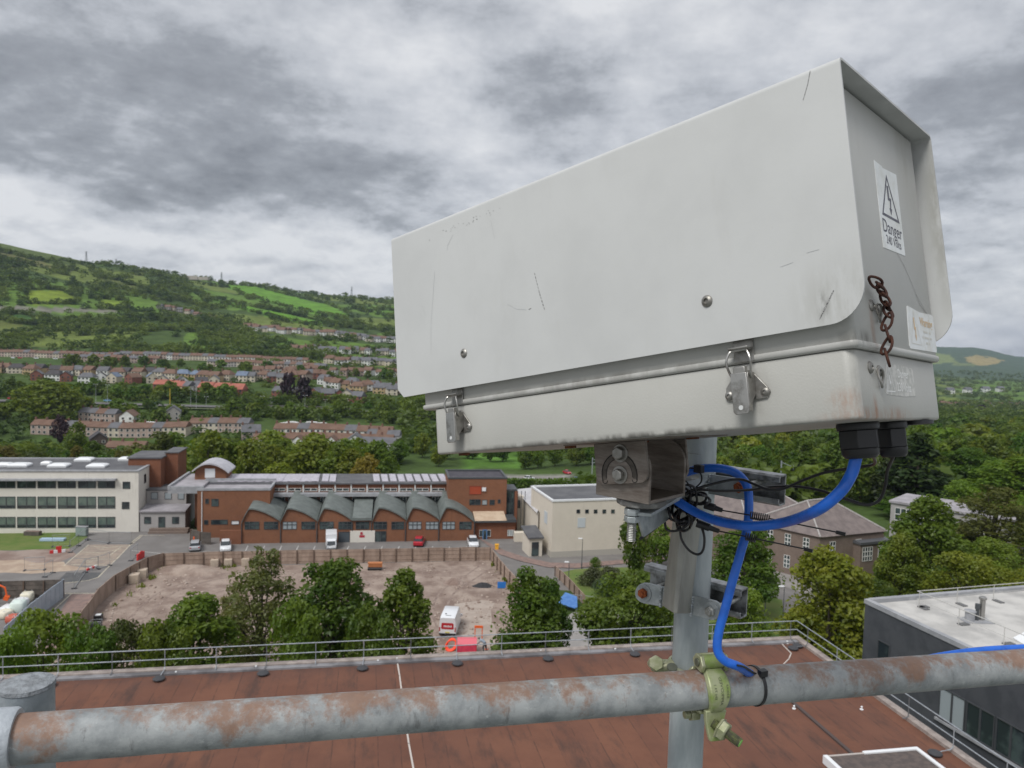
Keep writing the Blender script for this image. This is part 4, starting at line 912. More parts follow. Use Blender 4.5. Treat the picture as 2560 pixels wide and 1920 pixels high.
# --- white three-storey block
Z2 = lambda x, y: (x*.32543, 1100+y*.32543)
TW = 141.6
s1_, zr = onK(*Z2(1064, 250), TW); s0_ = s1_-62; zr = 10.7
wb = thing('white_block', 'long white three storey teaching block with rows of dark windows', 'building', mtx=Matrix.Translation(K(s1_-20, TW+7, 0)))
DW = 13.0
walls = kpart('wall', m_render, wb, [(s0_, s1_, TW, TW+DW, 0, zr)])
kpart('roof', m_rflat, wb, [(s0_+.4, s1_-.4, TW+.4, TW+DW-.4, zr+.002, zr+.06)])
kpart('roof_edge', m_trim, wb, [(s0_-.1, s1_+.15, TW-.15, TW+.4, zr+.003, zr+.22), (s0_-.1, s1_+.15, TW+DW-.4, TW+DW+.15, zr+.003, zr+.3), (s1_-.4, s1_+.15, TW+.4, TW+DW-.4, zr+.004, zr+.22)])
sA, zA = onK(*Z2(900, 305), TW); 
kpart('canopy', m_trim, wb, [(s0_, sA, TW-.9, TW, zA-.05, zA+.25)])
colsx = [(-640+155*k, -640+155*k+142) for k in range(0, 4)]+[(-22, 118), (133, 275), (290, 430), (445, 583), (600, 738), (752, 885)]
for (ya, yb) in ((308, 370), (434, 526), (590, 674)):
    for (xa, xb) in colsx:
        pa, pb_ = Z2(xa, ya), Z2(xb, yb)
        winK(wb, TW, pa[0], pa[1], pb_[0], pb_[1], nx=2, rows=(.25, .75) if ya > 400 else (1,), gm=m_glass, gms=m_blind if ya > 400 else None, fr=.14)
for (xa, ya, xb, yb) in ((943, 320, 1000, 374), (937, 475, 994, 530)): winK(wb, TW, *Z2(xa, ya), *Z2(xb, yb), nx=1, fr=.15)
for (t0, z0, hh) in ((TW+3, 8.0, 1.6), (TW+9, 8.2, 1.6), (TW+3.5, 1.2, 1.3)): window(wb, K(s1_, t0, z0), KB, KA, 1.1, hh, 1)
q = MB()
for (xa, ya, sz) in ((30, 203, 1.3), (155, 205, 1.6), (357, 192, .8), (455, 208, 1.6), (650, 162, 1.5), (750, 210, 1.6), (972, 158, 1.3), (-140, 200, 1.6)):
    h = G(*Z2(xa, ya), zr); q = MB(); q.M = frame(h, KA, KB, e3)
    q.rings([[(sx*sz*k_, sy*sz*k_*.75, z_) for sx, sy in ((-1, -1), (1, -1), (1, 1), (-1, 1))] for k_, z_ in ((.95, .06), (1, .35), (.97, .45), (.8, .62), (.45, .72))], True, True)
    q.build('rooflight', m_white, wb, world=True, smooth=0)
# --- brown stair tower behind it, grey link building
tE = TW+DW
st = thing('stair_tower', 'brown brick stair tower at the back corner of the white block', 'tower', mtx=Matrix.Translation(K(s1_+1, tE, 0)))
kpart('wall', m_brickd, st, [(s1_-3.6, s1_+2.0, TW+6, TW+14, 0, 12.0), (s1_+2.0, s1_+4.2, TW+9, TW+15, 0, 12.6)])
kpart('roof', m_rflat, st, [(s1_-3.8, s1_+2.2, TW+5.8, TW+14.2, 12.0, 12.25), (s1_+1.8, s1_+4.4, TW+8.8, TW+15.2, 12.6, 12.8)])
lk = thing('link_building', 'pale grey rendered link building with a lean-to porch between the white block and the workshop', 'building', mtx=Matrix.Translation(K(s1_+6, TW+4, 0)))
sl1, _ = onK(*Z2(1430, 500), TW+4); zt = onK(*Z2(1300, 388), TW+4)[1]
kpart('wall', m_greyr, lk, [(s1_+.1, sl1, TW+4, TW+12, 0, zt)]); kpart('roof', m_rflat, lk, [(s1_+.05, sl1+.1, TW+3.9, TW+12, zt, zt+.25)])
zq = onK(*Z2(1300, 545), TW)[1]; sl0, sl1b = onK(*Z2(1088, 600), TW)[0]+.0, onK(*Z2(1420, 600), TW)[0]
kpart('porch_wall', m_greyr, lk, [(s1_+.15, sl1b, TW+.2, TW+3.9, 0, zq)])
q = MB(); zq2 = onK(*Z2(1300, 490), TW+4)[1]
q.prism([K(s1_+.12, TW-.1, zq), K(s1_+.12, TW+3.95, zq2), K(s1_+.12, TW+3.95, zq2-.2), K(s1_+.12, TW-.1, zq-.2)], KA*(sl1b-s1_)); q.build('porch_roof', m_rlav, lk, world=True, smooth=0)
for (xa, ya, xb, yb) in ((1160, 402, 1213, 455), (1265, 402, 1318, 455), (1366, 402, 1415, 455)): winK(lk, TW+4, *Z2(xa, ya), *Z2(xb, yb), nx=1, gm=m_gpane, fr=.12)
for (xa, ya, xb, yb) in ((1108, 590, 1160, 643), (1322, 590, 1375, 643)): winK(lk, TW+.2, *Z2(xa, ya), *Z2(xb, yb), nx=1, fr=.15)
winK(lk, TW+.2, *Z2(1217, 590), *Z2(1268, 680), nx=1, fr=.12, name='door')
kpart('plinth_steps', m_stone, lk, [(s1_+2, s1_+8.5, TW-1.6, TW+.1, 0, .35), (s1_+2, s1_+8.5, TW-.9, TW+.1, .352, .7)])
# --- brick workshop with barrel roofs
Z3 = lambda x, y: (440+x*.40687, 1120+y*.40687)
TF, TH = 133.0, 142.5
ws = thing('workshop', 'long brown brick workshop with a row of curved metal barrel roofs', 'building', mtx=Matrix.Translation(K(-5, 140, 0)))
bx_ = [onK(*Z3(x, 520), TF)[0] for x in (403, 640, 868, 1082, 1202, 1413, 1616, 1832)]
zpk = onK(*Z3(940, 372), TF)[1]; zlo = onK(*Z3(875, 448), TF)[1]; zrt = onK(*Z3(1078, 440), TF)[1]
def bay_prof(sl, sr, drop=0.0):
    w_ = sr-sl; pts = [(sl, zlo-.3), (sl+.10*w_, zlo+(zpk-zlo)*.52), (sl+.17*w_, zpk-.22), (sl+.2*w_, zpk-.03)]
    for k in range(1, 11):
        u_ = k/10; pts.append((sl+(.2+.8*u_)*w_, zpk-.0-(zpk-zrt+.15+drop)*u_**1.75))
    return pts
for i, (sl, sr) in enumerate(zip(bx_, bx_[1:])):
    gap = (i == 3)
    if gap: prof = [(sl, zrt-.1), (sr, zrt-.1)]
    else: prof = bay_prof(sl, sr, .5 if i == 6 else 0)
    q = MB(); q.prism([K(sl, TF, 0)]+[K(s_, TF, z_) for s_, z_ in prof]+[K(sr, TF, 0)], KB*(TH-TF)); q.build('gable_wall', m_brick, ws, world=True, smooth=0)
    up_ = .3; back = TH+.0
    q = MB(); ring = [K(s_, 0, z_+.02) for s_, z_ in prof]; ring2 = [K(s_, 0, z_+.02+.24) for s_, z_ in prof]
    if gap: ring = [K(sl, 0, zrt-.1), K(sr, 0, zrt-.1)]; ring2 = [K(sl, 0, zrt+.35), K(sr, 0, zrt+.35)]
    loop_ = ring+ring2[::-1]
    def rlift(p, u): return p+Vector((0, 0, (1.6 if gap else .9)*u))
    q.rings([[rlift(p+KB*(TF-.35), 0) for p in loop_], [rlift(p+KB*TH, 1) for p in loop_]], True, True); q.build('barrel_roof' if not gap else 'valley_roof', m_zinc, ws, world=True, smooth=25)
for (xa, xb, lt) in ((422, 512, 0), (540, 628, 0), (655, 742, 1), (770, 856, 0), (882, 969, 0), (997, 1080, 0), (1104, 1188, 0), (1213, 1296, 0), (1323, 1402, 0), (1428, 1508, 1), (1534, 1612, 1), (1636, 1714, 1), (1740, 1817, 0)):
    winK(ws, TF, *Z3(xa, 452), *Z3(xb, 500), nx=3, rows=(.6, .4), gm=m_gpane if lt else m_glass, fr=.12)
for (x,) in ((403,), (643,), (866,), (1082,), (1200,), (1410,), (1614,), (1832,)):
    s_, _ = onK(*Z3(x, 520), TF); q = MB(); q.cyl(K(s_, TF-.12, 0), K(s_, TF-.12, zlo-.3), .09, n=8); q.build('downpipe', m_wfr, ws, world=True)
sE0, sE1 = onK(*Z3(1070, 540), TF)[0], onK(*Z3(1222, 540), TF)[0]
q = MB(); kbox(q, sE0, sE1, TF-.22, TF-.003, 0, onK(*Z3(1100, 508), TF)[1]); ent = q.build('entrance_panel', m_render, ws, world=True, smooth=0)
a_, z_ = onK(*Z3(1127, 548), TF); b_, z2_ = onK(*Z3(1160, 514), TF)
q = MB(); kbox(q, a_, b_, TF-.25, TF-.222, z_, z_+(z2_-z_)*.42); kbox(q, a_+.15, a_+.55, TF-.25, TF-.222, z_+(z2_-z_)*.5, z2_); kbox(q, a_+.55, b_-.3, TF-.25, TF-.222, z_+(z2_-z_)*.5, z_+(z2_-z_)*.66); q.build('entrance_sign', M('sign_red', (.40, .03, .05), .5), ent, world=True, smooth=0)
winK(ws, TF, *Z3(997, 514), *Z3(1068, 584), nx=1, gm=M('shutter', (.07, .085, .10), .5), fr=.1, name='roller_door', out=.02)
winK(ws, TF, *Z3(1222, 510), *Z3(1292, 582), nx=2, fr=.1, name='entrance_door', out=.02)
# tall hall behind with glazed roof
sh0, sh1 = onK(*Z3(575, 240), TH)[0], onK(*Z3(1668, 240), TH)[0]
zh = onK(*Z3(1100, 213), TH)[1]; zg1, zg0 = onK(*Z3(1100, 270), TH)[1], onK(*Z3(1100, 294), TH)[1]
kpart('hall_wall', m_brickd, ws, [(sh0-12, sh1, TH, TH+9, 0, zh)])
q = MB(); zbk = onK(*Z3(1100, 158), TH+8)[1]
q.prism([K(sh0-14.5, TH-.4, zh), K(sh0-14.5, TH+8, zbk), K(sh0-14.5, TH+8, zbk-.25), K(sh0-14.5, TH-.4, zh-.25)], KA*(sh1-sh0+14.5)); q.build('hall_roof', m_rflat, ws, world=True, smooth=0)
def hroof(s_, u): return K(s_, TH-.4+8.4*u, zh+(zbk-zh)*u)
m_rl = M('roof_glazing', (.48, .45, .50), .3, 0, (.36, .34, .38), 2.0, coord='World')
q = MB()
for k, x in enumerate(list(range(250, 800, 54))+list(range(835, 900, 60))+[940]+list(range(1215, 1660, 52))):
    s_, _ = onK(*Z3(x, 195), TH); lf = Vector((0, 0, .06)); wd = 2.15 if x < 800 else 1.15
    q = MB(); q.prism([hroof(s_, .10)+lf, hroof(s_+wd, .10)+lf, hroof(s_+wd-(.3 if x > 800 else .0), .86)+lf, hroof(s_-.35, .86)+lf], (0, 0, .1 if k % 2 else .16)); q.build('roof_light', m_rl, ws, world=True, smooth=0)
kpart('gutter_canopy', m_trim, ws, [(sh0, sh1-1, TH-1.6, TH, zg0+.2, zg1)]); 
for x in range(592, 1640, 98):
    winK(ws, TH, *Z3(x, 246), *Z3(x+80, 264), nx=2, fm=m_wfw, fr=.14); winK(ws, TH, *Z3(x, 299), *Z3(x+78, 334), nx=4, fm=m_wfw, fr=.16)
    s_, z_ = onK(*Z3(x-6, 270), TH); q = MB(); kbox(q, s_-.12, s_+.12, TH-.2, TH, z_, z_+1.6); q.build('mullion_post', m_wfw, ws, world=True, smooth=0)
# left block, its small barrel-roofed tower, right tower and entrance
TL = 137.0
sl0_, zl_ = onK(*Z3(130, 262), TL); sl1_, _ = onK(*Z3(578, 262), TL)
kpart('left_wall', m_brick, ws, [(sl0_, sl1_, TL, TL+6, 0, zl_)]); kpart('left_roof', m_rlav, ws, [(sl0_+.3, sl1_-.3, TL+.3, TL+6, zl_+.002, zl_+.05)])
kpart('left_parapet', m_trim, ws, [(sl0_-.1, sl1_+.1, TL-.1, TL+.3, zl_+.003, zl_+.4), (sl0_-.1, sl0_+.3, TL+.3, TL+6.2, zl_+.003, zl_+.4), (sl1_-.3, sl1_+.1, TL+.3, TL+6.2, zl_+.003, zl_+.4), (sl0_-.1, sl1_+.1, TL+6.2, TL+6.6, zl_+.003, zl_+.9)])
for (xa, ya, xb, yb) in ((180, 312, 202, 342), (218, 312, 262, 358), (172, 442, 198, 470), (215, 440, 318, 470), (340, 446, 388, 470)): winK(ws, TL, *Z3(xa, ya), *Z3(xb, yb), nx=1, fr=.12, gm=m_white if xa == 340 else m_glass)
s_, z_ = onK(*Z3(160, 268), TL); q = MB(); q.cyl(K(s_, TL-.1, 0), K(s_, TL-.1, z_), .07, n=8); q.build('downpipe', m_white, ws, world=True)
tT = TH+2.0; sa, za = onK(*Z3(105, 152), tT); sb_, _ = onK(*Z3(330, 152), tT); ztop = onK(*Z3(215, 97), tT)[1]
kpart('tower_wall', m_brick, ws, [(sa+.3, sb_-.6, tT, tT+5, 0, za+.1)]); kpart('tower_window', m_white, ws, [(onK(*Z3(178, 160), tT)[0], onK(*Z3(240, 160), tT)[0], tT-.06, tT-.004, za-.9, za+.75)])
q = MB(); arc_ = [(sa+(sb_-sa)*k/12, za+(ztop-za)*(1-((k-5.2)/(6.8 if k > 5 else 5.6))**2)) for k in range(13)]
q.prism([K(sa+.3, tT-.02, za-.1)]+[K(s_, tT-.02, z_-.15) for s_, z_ in arc_[1:-1]]+[K(sb_-.6, tT-.02, za-.1)], KB*4.6); q.build('tower_gable', m_brick, ws, world=True, smooth=0)
q = MB(); q.rings([[K(s_, t_, z_) for s_, z_ in arc_]+[K(s_, t_, z_+.28) for s_, z_ in arc_[::-1]] for t_ in (tT-.9, tT+5.4)], True, True); q.build('tower_barrel_roof', M('pale_metal_roof', (.50, .49, .52), .45, .2, (.42, .41, .44), 1, coord='World'), ws, world=True, smooth=25)
kpart('low_roof', m_rlav, ws, [(sa-2.0, sl0_+.6, TL+.5, tT+6, zl_+.1, zl_+.5)]); kpart('low_roof_edge', m_trim, ws, [(sa-2.3, sa-1.9, TL, tT+6, zl_+.1, zl_+.9), (sa-2.3, sl0_+1.0, TL+.05, TL+.45, zl_-.5, zl_+.7)])
TR = 137.5
sr0, _ = onK(*Z3(1672, 300), TR); sr1, zt_ = onK(*Z3(2034, 190), TR)
kpart('right_wall', m_brick, ws, [(sr0, sr1, TR, TR+8, 0, zt_)]); kpart('right_roof', M('dark_membrane', (.035, .030, .040), .7, 0, (.06, .055, .065), 1, coord='World'), ws, [(sr0+.3, sr1-.3, TR+.3, TR+7.7, zt_+.002, zt_+.04)])
kpart('right_parapet', m_wfr, ws, [(sr0-.08, sr1+.08, TR-.08, TR+.3, zt_+.003, zt_+.3), (sr0-.08, sr0+.3, TR+.3, TR+8.1, zt_+.003, zt_+.3), (sr1-.3, sr1+.08, TR+.3, TR+8.1, zt_+.003, zt_+.3), (sr0-.08, sr1+.08, TR+7.7, TR+8.1, zt_+.004, zt_+.35)])
winK(ws, TR, *Z3(1802, 233), *Z3(1877, 285), nx=1, gm=M('red_panel', (.33, .055, .02), .6), fm=M('red_panel_frame', (.2, .05, .03), .6), name='red_panel', fr=.12)
for (xa, ya, xb, yb, g_) in ((1802, 315, 1872, 350, 0), (1880, 318, 1912, 350, 1), (1926, 318, 1958, 350, 0), (1977, 316, 1994, 340, 0)): winK(ws, TR, *Z3(xa, ya), *Z3(xb, yb), nx=2 if xa == 1802 else 1, fr=.12, gm=m_gpane if g_ else m_glass)
s_, z_ = onK(*Z3(1892, 254), TR); q = MB(); kbox(q, s_-.35, s_+.35, TR-.25, TR-.003, z_-.3, z_+.35); q.build('wall_unit', m_white, ws, world=True, smooth=0)
s_g0, s_g1 = sr1, onK(*Z3(2100, 300), TR)[0]; zg = onK(*Z3(2070, 268), TR)[1]
kpart('stair_glazing', m_glass, ws, [(s_g0+.05, s_g1-.5, TR+.6, TR+5, 0, zg)]); kpart('stair_frame', m_wfr, ws, [(s_g0, s_g1, TR+.4, TR+5.2, zg, zg+.35)]+[(s_g0+.7*k, s_g0+.7*k+.1, TR+.5, TR+.6, 0, zg) for k in range(1, 6)]); kpart('stair_pier', m_brickd, ws, [(s_g1-.5, s_g1, TR+.2, TR+5.1, 0, zg)])
TE = 133.8; se0, ze = onK(*Z3(1836, 445), TE); se1, _ = onK(*Z3(2085, 445), TE)
kpart('entrance_wall', m_brickd, ws, [(se0+.02, se1, TE, TR, 0, ze)]); q = MB(); zc0 = onK(*Z3(1900, 388), TR)[1]
q.prism([K(se0+.0, TE-.5, ze), K(se0+.0, TR-.01, zc0), K(se0, TR-.01, zc0-.2), K(se0, TE-.5, ze-.25)], KA*(se1-se0-1.6)); q.build('canopy_roof', M('tan_roof', (.52, .41, .30), .8, 0, (.44, .33, .235), .8, coord='World'), ws, world=True, smooth=0)
kpart('canopy_fascia', m_wfr, ws, [(se0-.1, se1+.1, TE-.6, TE-.501, ze-.3, ze+.03), (se1-1.6, se1+.1, TE-.5, TR, ze+.01, ze+.2)])
winK(ws, TE, *Z3(1862, 503), *Z3(1934, 545), nx=3, fm=m_wfw, fr=.12); winK(ws, TE, *Z3(1882, 500), *Z3(1912, 572), nx=1, fm=M('blue_door', (.10, .22, .42), .5), fr=.3, out=.09, name='door'); winK(ws, TE, *Z3(2036, 503), *Z3(2080, 540), nx=3, fm=m_wfw, gm=m_gpane, fr=.12)
kpart('low_wall', m_brickd, ws, [(onK(*Z3(272, 500), TF)[0], bx_[0], TF-.4, TF, 0, onK(*Z3(272, 500), TF)[1]-.1)])

# --- beige blocky theatre with the hall behind
Z4 = lambda x, y: (1200+x*.32556, 1160+y*.32556)
nb = Vector((-.045, 1, 0)).normalized()
c0_ = G(*Z4(545, 720)); c1_ = G(*Z4(1120, 690)); fa = (c1_-c0_); fa.z = 0; fl = fa.length; fa.normalize(); fb = Vector((-fa.y, fa.x, 0))
bt = thing('beige_theatre', 'plain beige theatre block with a row of five tiny square windows', 'building', mtx=Matrix.Translation(c0_+fa*8+fb*6))
BMx = frame(c0_, fa, fb, e3); hz = 9.3
def bbox(name, m, boxes, par=bt):
    q = MB(); q.M = BMx
    for b__ in boxes: q.box(*b__)
    return q.build(name, m, par, world=True, smooth=0)
bbox('wall', m_beige, [(0, fl+2, 0, 12, 1.0, hz)]); bbox('plinth', M('beige_plinth', (.40, .375, .33), .9), [(-.03, fl+2.03, -.03, 12, 0, 1.0)])
bbox('parapet', m_white, [(-.12, fl+2.1, -.12, .25, hz, hz+.3), (-.12, .25, .25, 12.2, hz, hz+.3), (-.12, fl+2.1, 11.9, 12.3, hz+.001, hz+.3)]); bbox('roof', m_rflat, [(.25, fl+2, .25, 11.9, hz+.002, hz+.04)])
for k in range(5):
    h = hit(*Z4(740+66.5*k, 378), c0_, fb); window(bt, h, fa, -fb, .62, .62, 1, fr=.1)
h = hit(*Z4(748, 488), c0_, fb); q = MB(); q.M = frame(h, fa, -fb, e3); q.box(0, 1.35, .005, .06, 0, 1.6); q.build('wall_panel', M('pale_panel', (.50, .54, .56), .5), bt, world=True, smooth=0)
h = hit(*Z4(508, 455), c0_, fa); q = MB(); q.M = frame(c0_+fb*(h-c0_).dot(fb), fb, -fa, e3); q.box(-.6, .9, .005, .08, h.z-c0_.z, h.z-c0_.z+2.0); q.build('side_panel', MATS['pale_panel'], bt, world=True, smooth=0)
# rear hall with hipped metal roof
zb_ = 6.0; hl = [(-.3, 6.5), (-.02, 12.02), (18, 12.02), (18, 28), (1.25, 26)]
q = MB(); q.M = BMx; q.prism([(x, y, 0) for x, y in hl], (0, 0, zb_)); q.build('hall_wall', m_beige, bt, world=True, smooth=0)
q = MB(); q.M = BMx; rdg = [(6.0, 20, zb_+1.9), (12, 20, zb_+1.9)]
pts = [(x, y, zb_+.01) for x, y in [(-.7, 6.2), (-.05, 12.1), (18.3, 12.1), (18.3, 28.3), (.9, 26.4)]]
q.add(pts+rdg, [(0, 1, 5), (1, 2, 6, 5), (2, 3, 6), (3, 4, 5, 6), (4, 0, 5), (4, 3, 2, 1, 0)]); q.build('hall_roof', M('light_metal_roof', (.50, .49, .50), .55, .1, (.43, .42, .43), .8, coord='World'), bt, world=True, smooth=0)
q = MB(); q.M = BMx; q.box(-3.4, -1.2, 1.2, 5.3, 0, 3.0); pw = q.build('porch_wall', m_beige, bt, world=True, smooth=0); q = MB(); q.M = BMx; q.prism([(-3.7, .9, 3.0), (-1.0, .9, 3.0), (-1.0, 5.5, 3.9), (-3.7, 5.5, 3.9)], (0, 0, .25)); q.build('porch_roof', m_rflat, bt, world=True, smooth=0)
q = MB(); q.M = BMx; q.box(-3.0, -1.8, 1.12, 1.19, .1, 2.4); q.build('porch_door', m_glass, bt, world=True, smooth=0)
q = MB(); q.M = BMx; q.box(-1.6, .5, 18.2, 21, 0, 6.4); q.build('side_tower', m_beige, bt, world=True, smooth=0); window(bt, BMx @ Vector((-1.3, 18.2, 4.2)), fa, -fb, 1.1, 1.5, 1)

# --- stone school building with hipped slate roofs
Z5 = lambda x, y: (1700+x*.42198, 1000+y*.42198)
m_slate = M('slate_roof', (.19, .155, .145), .8, 0, (.135, .11, .105), .9, (.35, .65), bump=.2, bsc=6, coord='World', det=8)
m_hip = M('hip_tile', (.40, .375, .36), .8, 0, (.32, .3, .29), 3, coord='World')
C0 = G(2050, 1342, 7.0); C0.z = 0; dl = Vector((-.68, .73, 0)).normalized(); dr_ = Vector((.93, .37, 0)).normalized()
sc_ = thing('stone_school', 'old brown stone school building with big hipped slate roofs and white sash windows', 'building', mtx=Matrix.Translation(C0+dl*4+dr_*5))
def hip(fp, z0, zr_, ridge, nm='roof', hips=True, walls=True, par=None):
    par = par or sc_
    if walls:
        q = MB(); q.prism([Vector((p.x, p.y, 0)) for p in fp], (0, 0, z0)); q.build('wall', m_stone, par, world=True, smooth=0)
    n = len(fp); cen = sum(fp, Vector())/n; ov = [p+(p-cen).normalized()*.45 for p in fp]; ov = [Vector((p.x, p.y, z0+.01)) for p in ov]
    rg = [Vector((p.x, p.y, zr_)) for p in ridge]; q = MB(); fs = []
    near = [min(range(len(rg)), key=lambda k: (rg[k].xy-p.xy).length) for p in ov]
    for i in range(n):
        j = (i+1) % n
        fs.append((i, j, n+near[j], n+near[i]) if near[i] != near[j] else (i, j, n+near[i]))
    fs.append(tuple(range(n-1, -1, -1)))
    q.add(ov+rg, fs); rf = q.build(nm, m_slate, par, world=True, smooth=0)
    for i in range(n):
        q = MB(); q.tube([ov[i]+Vector((0, 0, .06)), rg[near[i]]+Vector((0, 0, .06))], .13, 6); q.build('hip_tiles', m_hip, rf, world=True)
    if len(rg) > 1: q = MB(); q.tube([rg[0]+Vector((0, 0, .06)), rg[-1]+Vector((0, 0, .06))], .15, 6); q.build('ridge_tiles', m_hip, rf, world=True)
fp = [C0, C0+dr_*13, C0+dr_*13+dl*12, C0+dl*12]
hip(fp, 7.0, 11.2, [C0+dl*6+dr_*4.6, C0+dl*6.5+dr_*9.5])
B0 = C0+dl*9+dr_*2; fp2 = [B0+dl*1.0-dr_*4.5, B0+dr_*9, B0+dr_*9+dl*14, B0+dl*14-dr_*4.5]
fp2 = [Vector((p.x, p.y, 0)) for p in fp2]; hip(fp2, 7.6, 11.8, [B0+dl*7-dr_*.0, B0+dl*7+dr_*6])
B1 = C0+dl*18-dr_*7; fp3 = [B1, B1+dr_*10, B1+dr_*10+dl*8, B1+dl*8]; hip(fp3, 7.4, 11, [B1+dl*4+dr_*3, B1+dl*4+dr_*8])
def swin(base, d, nrm, dist, z0, wd, ht, nx=2, rows=(1, 1), **kw): window(sc_, base+d*dist+Vector((0, 0, z0)), d, nrm, wd, ht, nx, rows, fm=m_wfw, fr=.13, **kw)
nl = Vector((-dl.y, dl.x, 0)); nl = nl if nl.y < 0 else -nl; nr_ = Vector((dr_.y, -dr_.x, 0))
for dist in (1.6, 4.6, 7.6, 10.2):
    window(sc_, C0+dl*(dist+1.0)+Vector((0, 0, 4.5)), -dl, nl, 1.0, 1.9, 2, (1, 1, 1), fm=m_wfw, fr=.12); window(sc_, C0+dl*(dist+1.0)+Vector((0, 0, 1.0)), -dl, nl, 1.0, 2.0, 2, (1, 1, 1), fm=m_wfw, fr=.12)
for dist, z0, wd in ((2.0, 3.9, 1.1), (7.2, 3.9, 1.1), (10.2, 3.7, 1.9), (10.2, .8, 1.9), (2.0, .9, 1.1), (5.0, .9, 1.1)): swin(C0, dr_, nr_, dist, z0, wd, 2.2, 4 if wd > 1.5 else 2, (1, 1, 1))
q = MB(); q.M = frame(C0, dr_, -nr_, e3); q.box(6.6, 13.6, -1.6, .3, 5.6, 6.0); q.build('bay_roof', M('lead_grey', (.09, .092, .10), .5), sc_, world=True, smooth=0); q = MB(); q.M = frame(C0, dr_, -nr_, e3); q.box(6.8, 13.4, -1.4, -.003, 0, 5.6); q.build('bay_wall', m_stone, sc_, world=True, smooth=0)
for dist in (7.2, 10.4): window(sc_, C0+dr_*dist+nr_*1.4+Vector((0, 0, 3.0)), dr_, nr_, 2.0, 2.2, 4, (1, 1, 1), fm=m_wfw, fr=.12)
ax_ = thing('annexe', 'low pale panelled annexe with tall white framed glazing beyond the slate roofs', 'building', mtx=Matrix.Translation(G(2262, 1302, 3)-Vector((0, 0, 3))))
A0 = G(2225, 1300, 3.2); A0.z = 0
q = MB(); q.M = frame(A0, Vector((.72, -.69, 0)), Vector((.69, .72, 0)), e3); q.box(0, 20, 0, 10, 0, 6.6); q.build('wall', m_greyr, ax_, world=True, smooth=0); q = MB(); q.M = frame(A0, Vector((.72, -.69, 0)), Vector((.69, .72, 0)), e3); q.box(-.3, 20.3, -.3, 10.3, 6.6, 7.0); q.build('roof', m_rlav, ax_, world=True, smooth=0)
window(ax_, A0+Vector((.72, -.69, 0))*.8+Vector((0, 0, 2.2)), Vector((.72, -.69, 0)), Vector((-.69, -.72, 0)), 8, 3.6, 8, (1, 1, 1), fm=m_wfw, fr=.15)

# ================================================================== RED ROOF BUILDING
DZ = 18.0
RC = G(1993, 1598, DZ); rl_ = (G(136, 1691, DZ)-RC); rl_.z = 0; rl_.normalize(); rn_ = Vector((-rl_.y, rl_.x, 0)); rn_ = rn_ if rn_.y < 0 else -rn_
RM = frame(RC, rl_, rn_, e3)                  # x runs left along the far edge, y towards the viewer
m, t, bs = mat_base('red_felt'); p_ = t.n('ShaderNodeTexCoord').outputs['Object']; sp = t.n('ShaderNodeSeparateXYZ', i_0=p_)
c_ = t.mix(t.maprange(t.noise(p_, .35, 6, .65), .3, .7), (.172, .077, .048), (.130, .057, .037))
sx_ = t.math('ADD', sp.outputs[0], t.math('MULTIPLY', t.noise(p_, 1.5, 2), .06))
fr_ = t.math('FRACT', t.math('DIVIDE', sx_, .98)); seam = t.maprange(t.math('ABSOLUTE', t.math('SUBTRACT', fr_, .5)), .455, .495)
pl = t.math('FRACT', t.math('MULTIPLY', t.math('SINE', t.math('MULTIPLY', t.math('FLOOR', t.math('DIVIDE', sx_, .98)), 12.99)), 437.5))
c_ = t.mix(t.math('MULTIPLY', pl, .40), c_, (.105, .05, .038))
sn = t.maprange(t.noise(p_, 1.1, 5, .6), .38, .6)
c_ = t.mix(t.math('MULTIPLY', seam, t.math('MULTIPLY_ADD', sn, .58, .02)), c_, (.045, .028, .024))
st_ = t.maprange(t.noise(t.vmath('MULTIPLY', p_, (1.0, .28, 1)), .85, 9, .70), .48, .68)
c_ = t.mix(t.math('MULTIPLY', st_, .72), c_, (.055, .036, .031))
ed = t.math('MULTIPLY', t.maprange(sp.outputs[1], .0, 2.6, 1.0, 0.0), t.maprange(t.noise(p_, .8, 4, .6), .3, .6))
c_ = t.mix(t.math('MULTIPLY', ed, .6), c_, (.07, .045, .042))
m.node_tree.links.new(c_, bs.inputs['Base Color']); bs.inputs['Roughness'].default_value = .85; bs.inputs['Specular IOR Level'].default_value = .25; m_felt = m
rb_ = thing('red_roof_building', 'large building with a flat brown-red felt roof below the guard rail', 'building', mtx=RM)
def rpart(name, m, boxes, par=rb_, **kw):
    q = MB()
    for b__ in boxes: q.box(*b__)
    return q.build(name, m, par, smooth=0, **kw)
rpart('wall', M('roof_building_wall', (.33, .30, .27), .9), [(0, 75, 0, 30, -DZ, -.02)])
rpart('roof', m_felt, [(0, 75, 0, 30, -.019, 0)])
rpart('edge_upstand', M('grey_felt', (.23, .225, .235), .8, 0, (.11, .105, .11), .5, (.4, .6)), [(.25, 75, .25, .62, .001, .10)])
rpart('edge_trim', M('edge_trim', (.34, .29, .26), .7, 0, (.24, .2, .18), 2), [(-.15, 75, -.15, .25, -.3, .16), (-.15, .25, .25, 30, -.3, .16)])
sx0 = RM.inverted() @ G(1974, 1751, DZ); sx1 = RM.inverted() @ G(2144, 1882, DZ)
rpart('roof_ridge', M('ridge_felt', (.07, .05, .045), .8), [(sx0.x-.08, sx0.x+.08, 4.2, 20, 0.001, .09)])
hx = RM.inverted() @ G(1000, 1680, DZ)
q = MB()
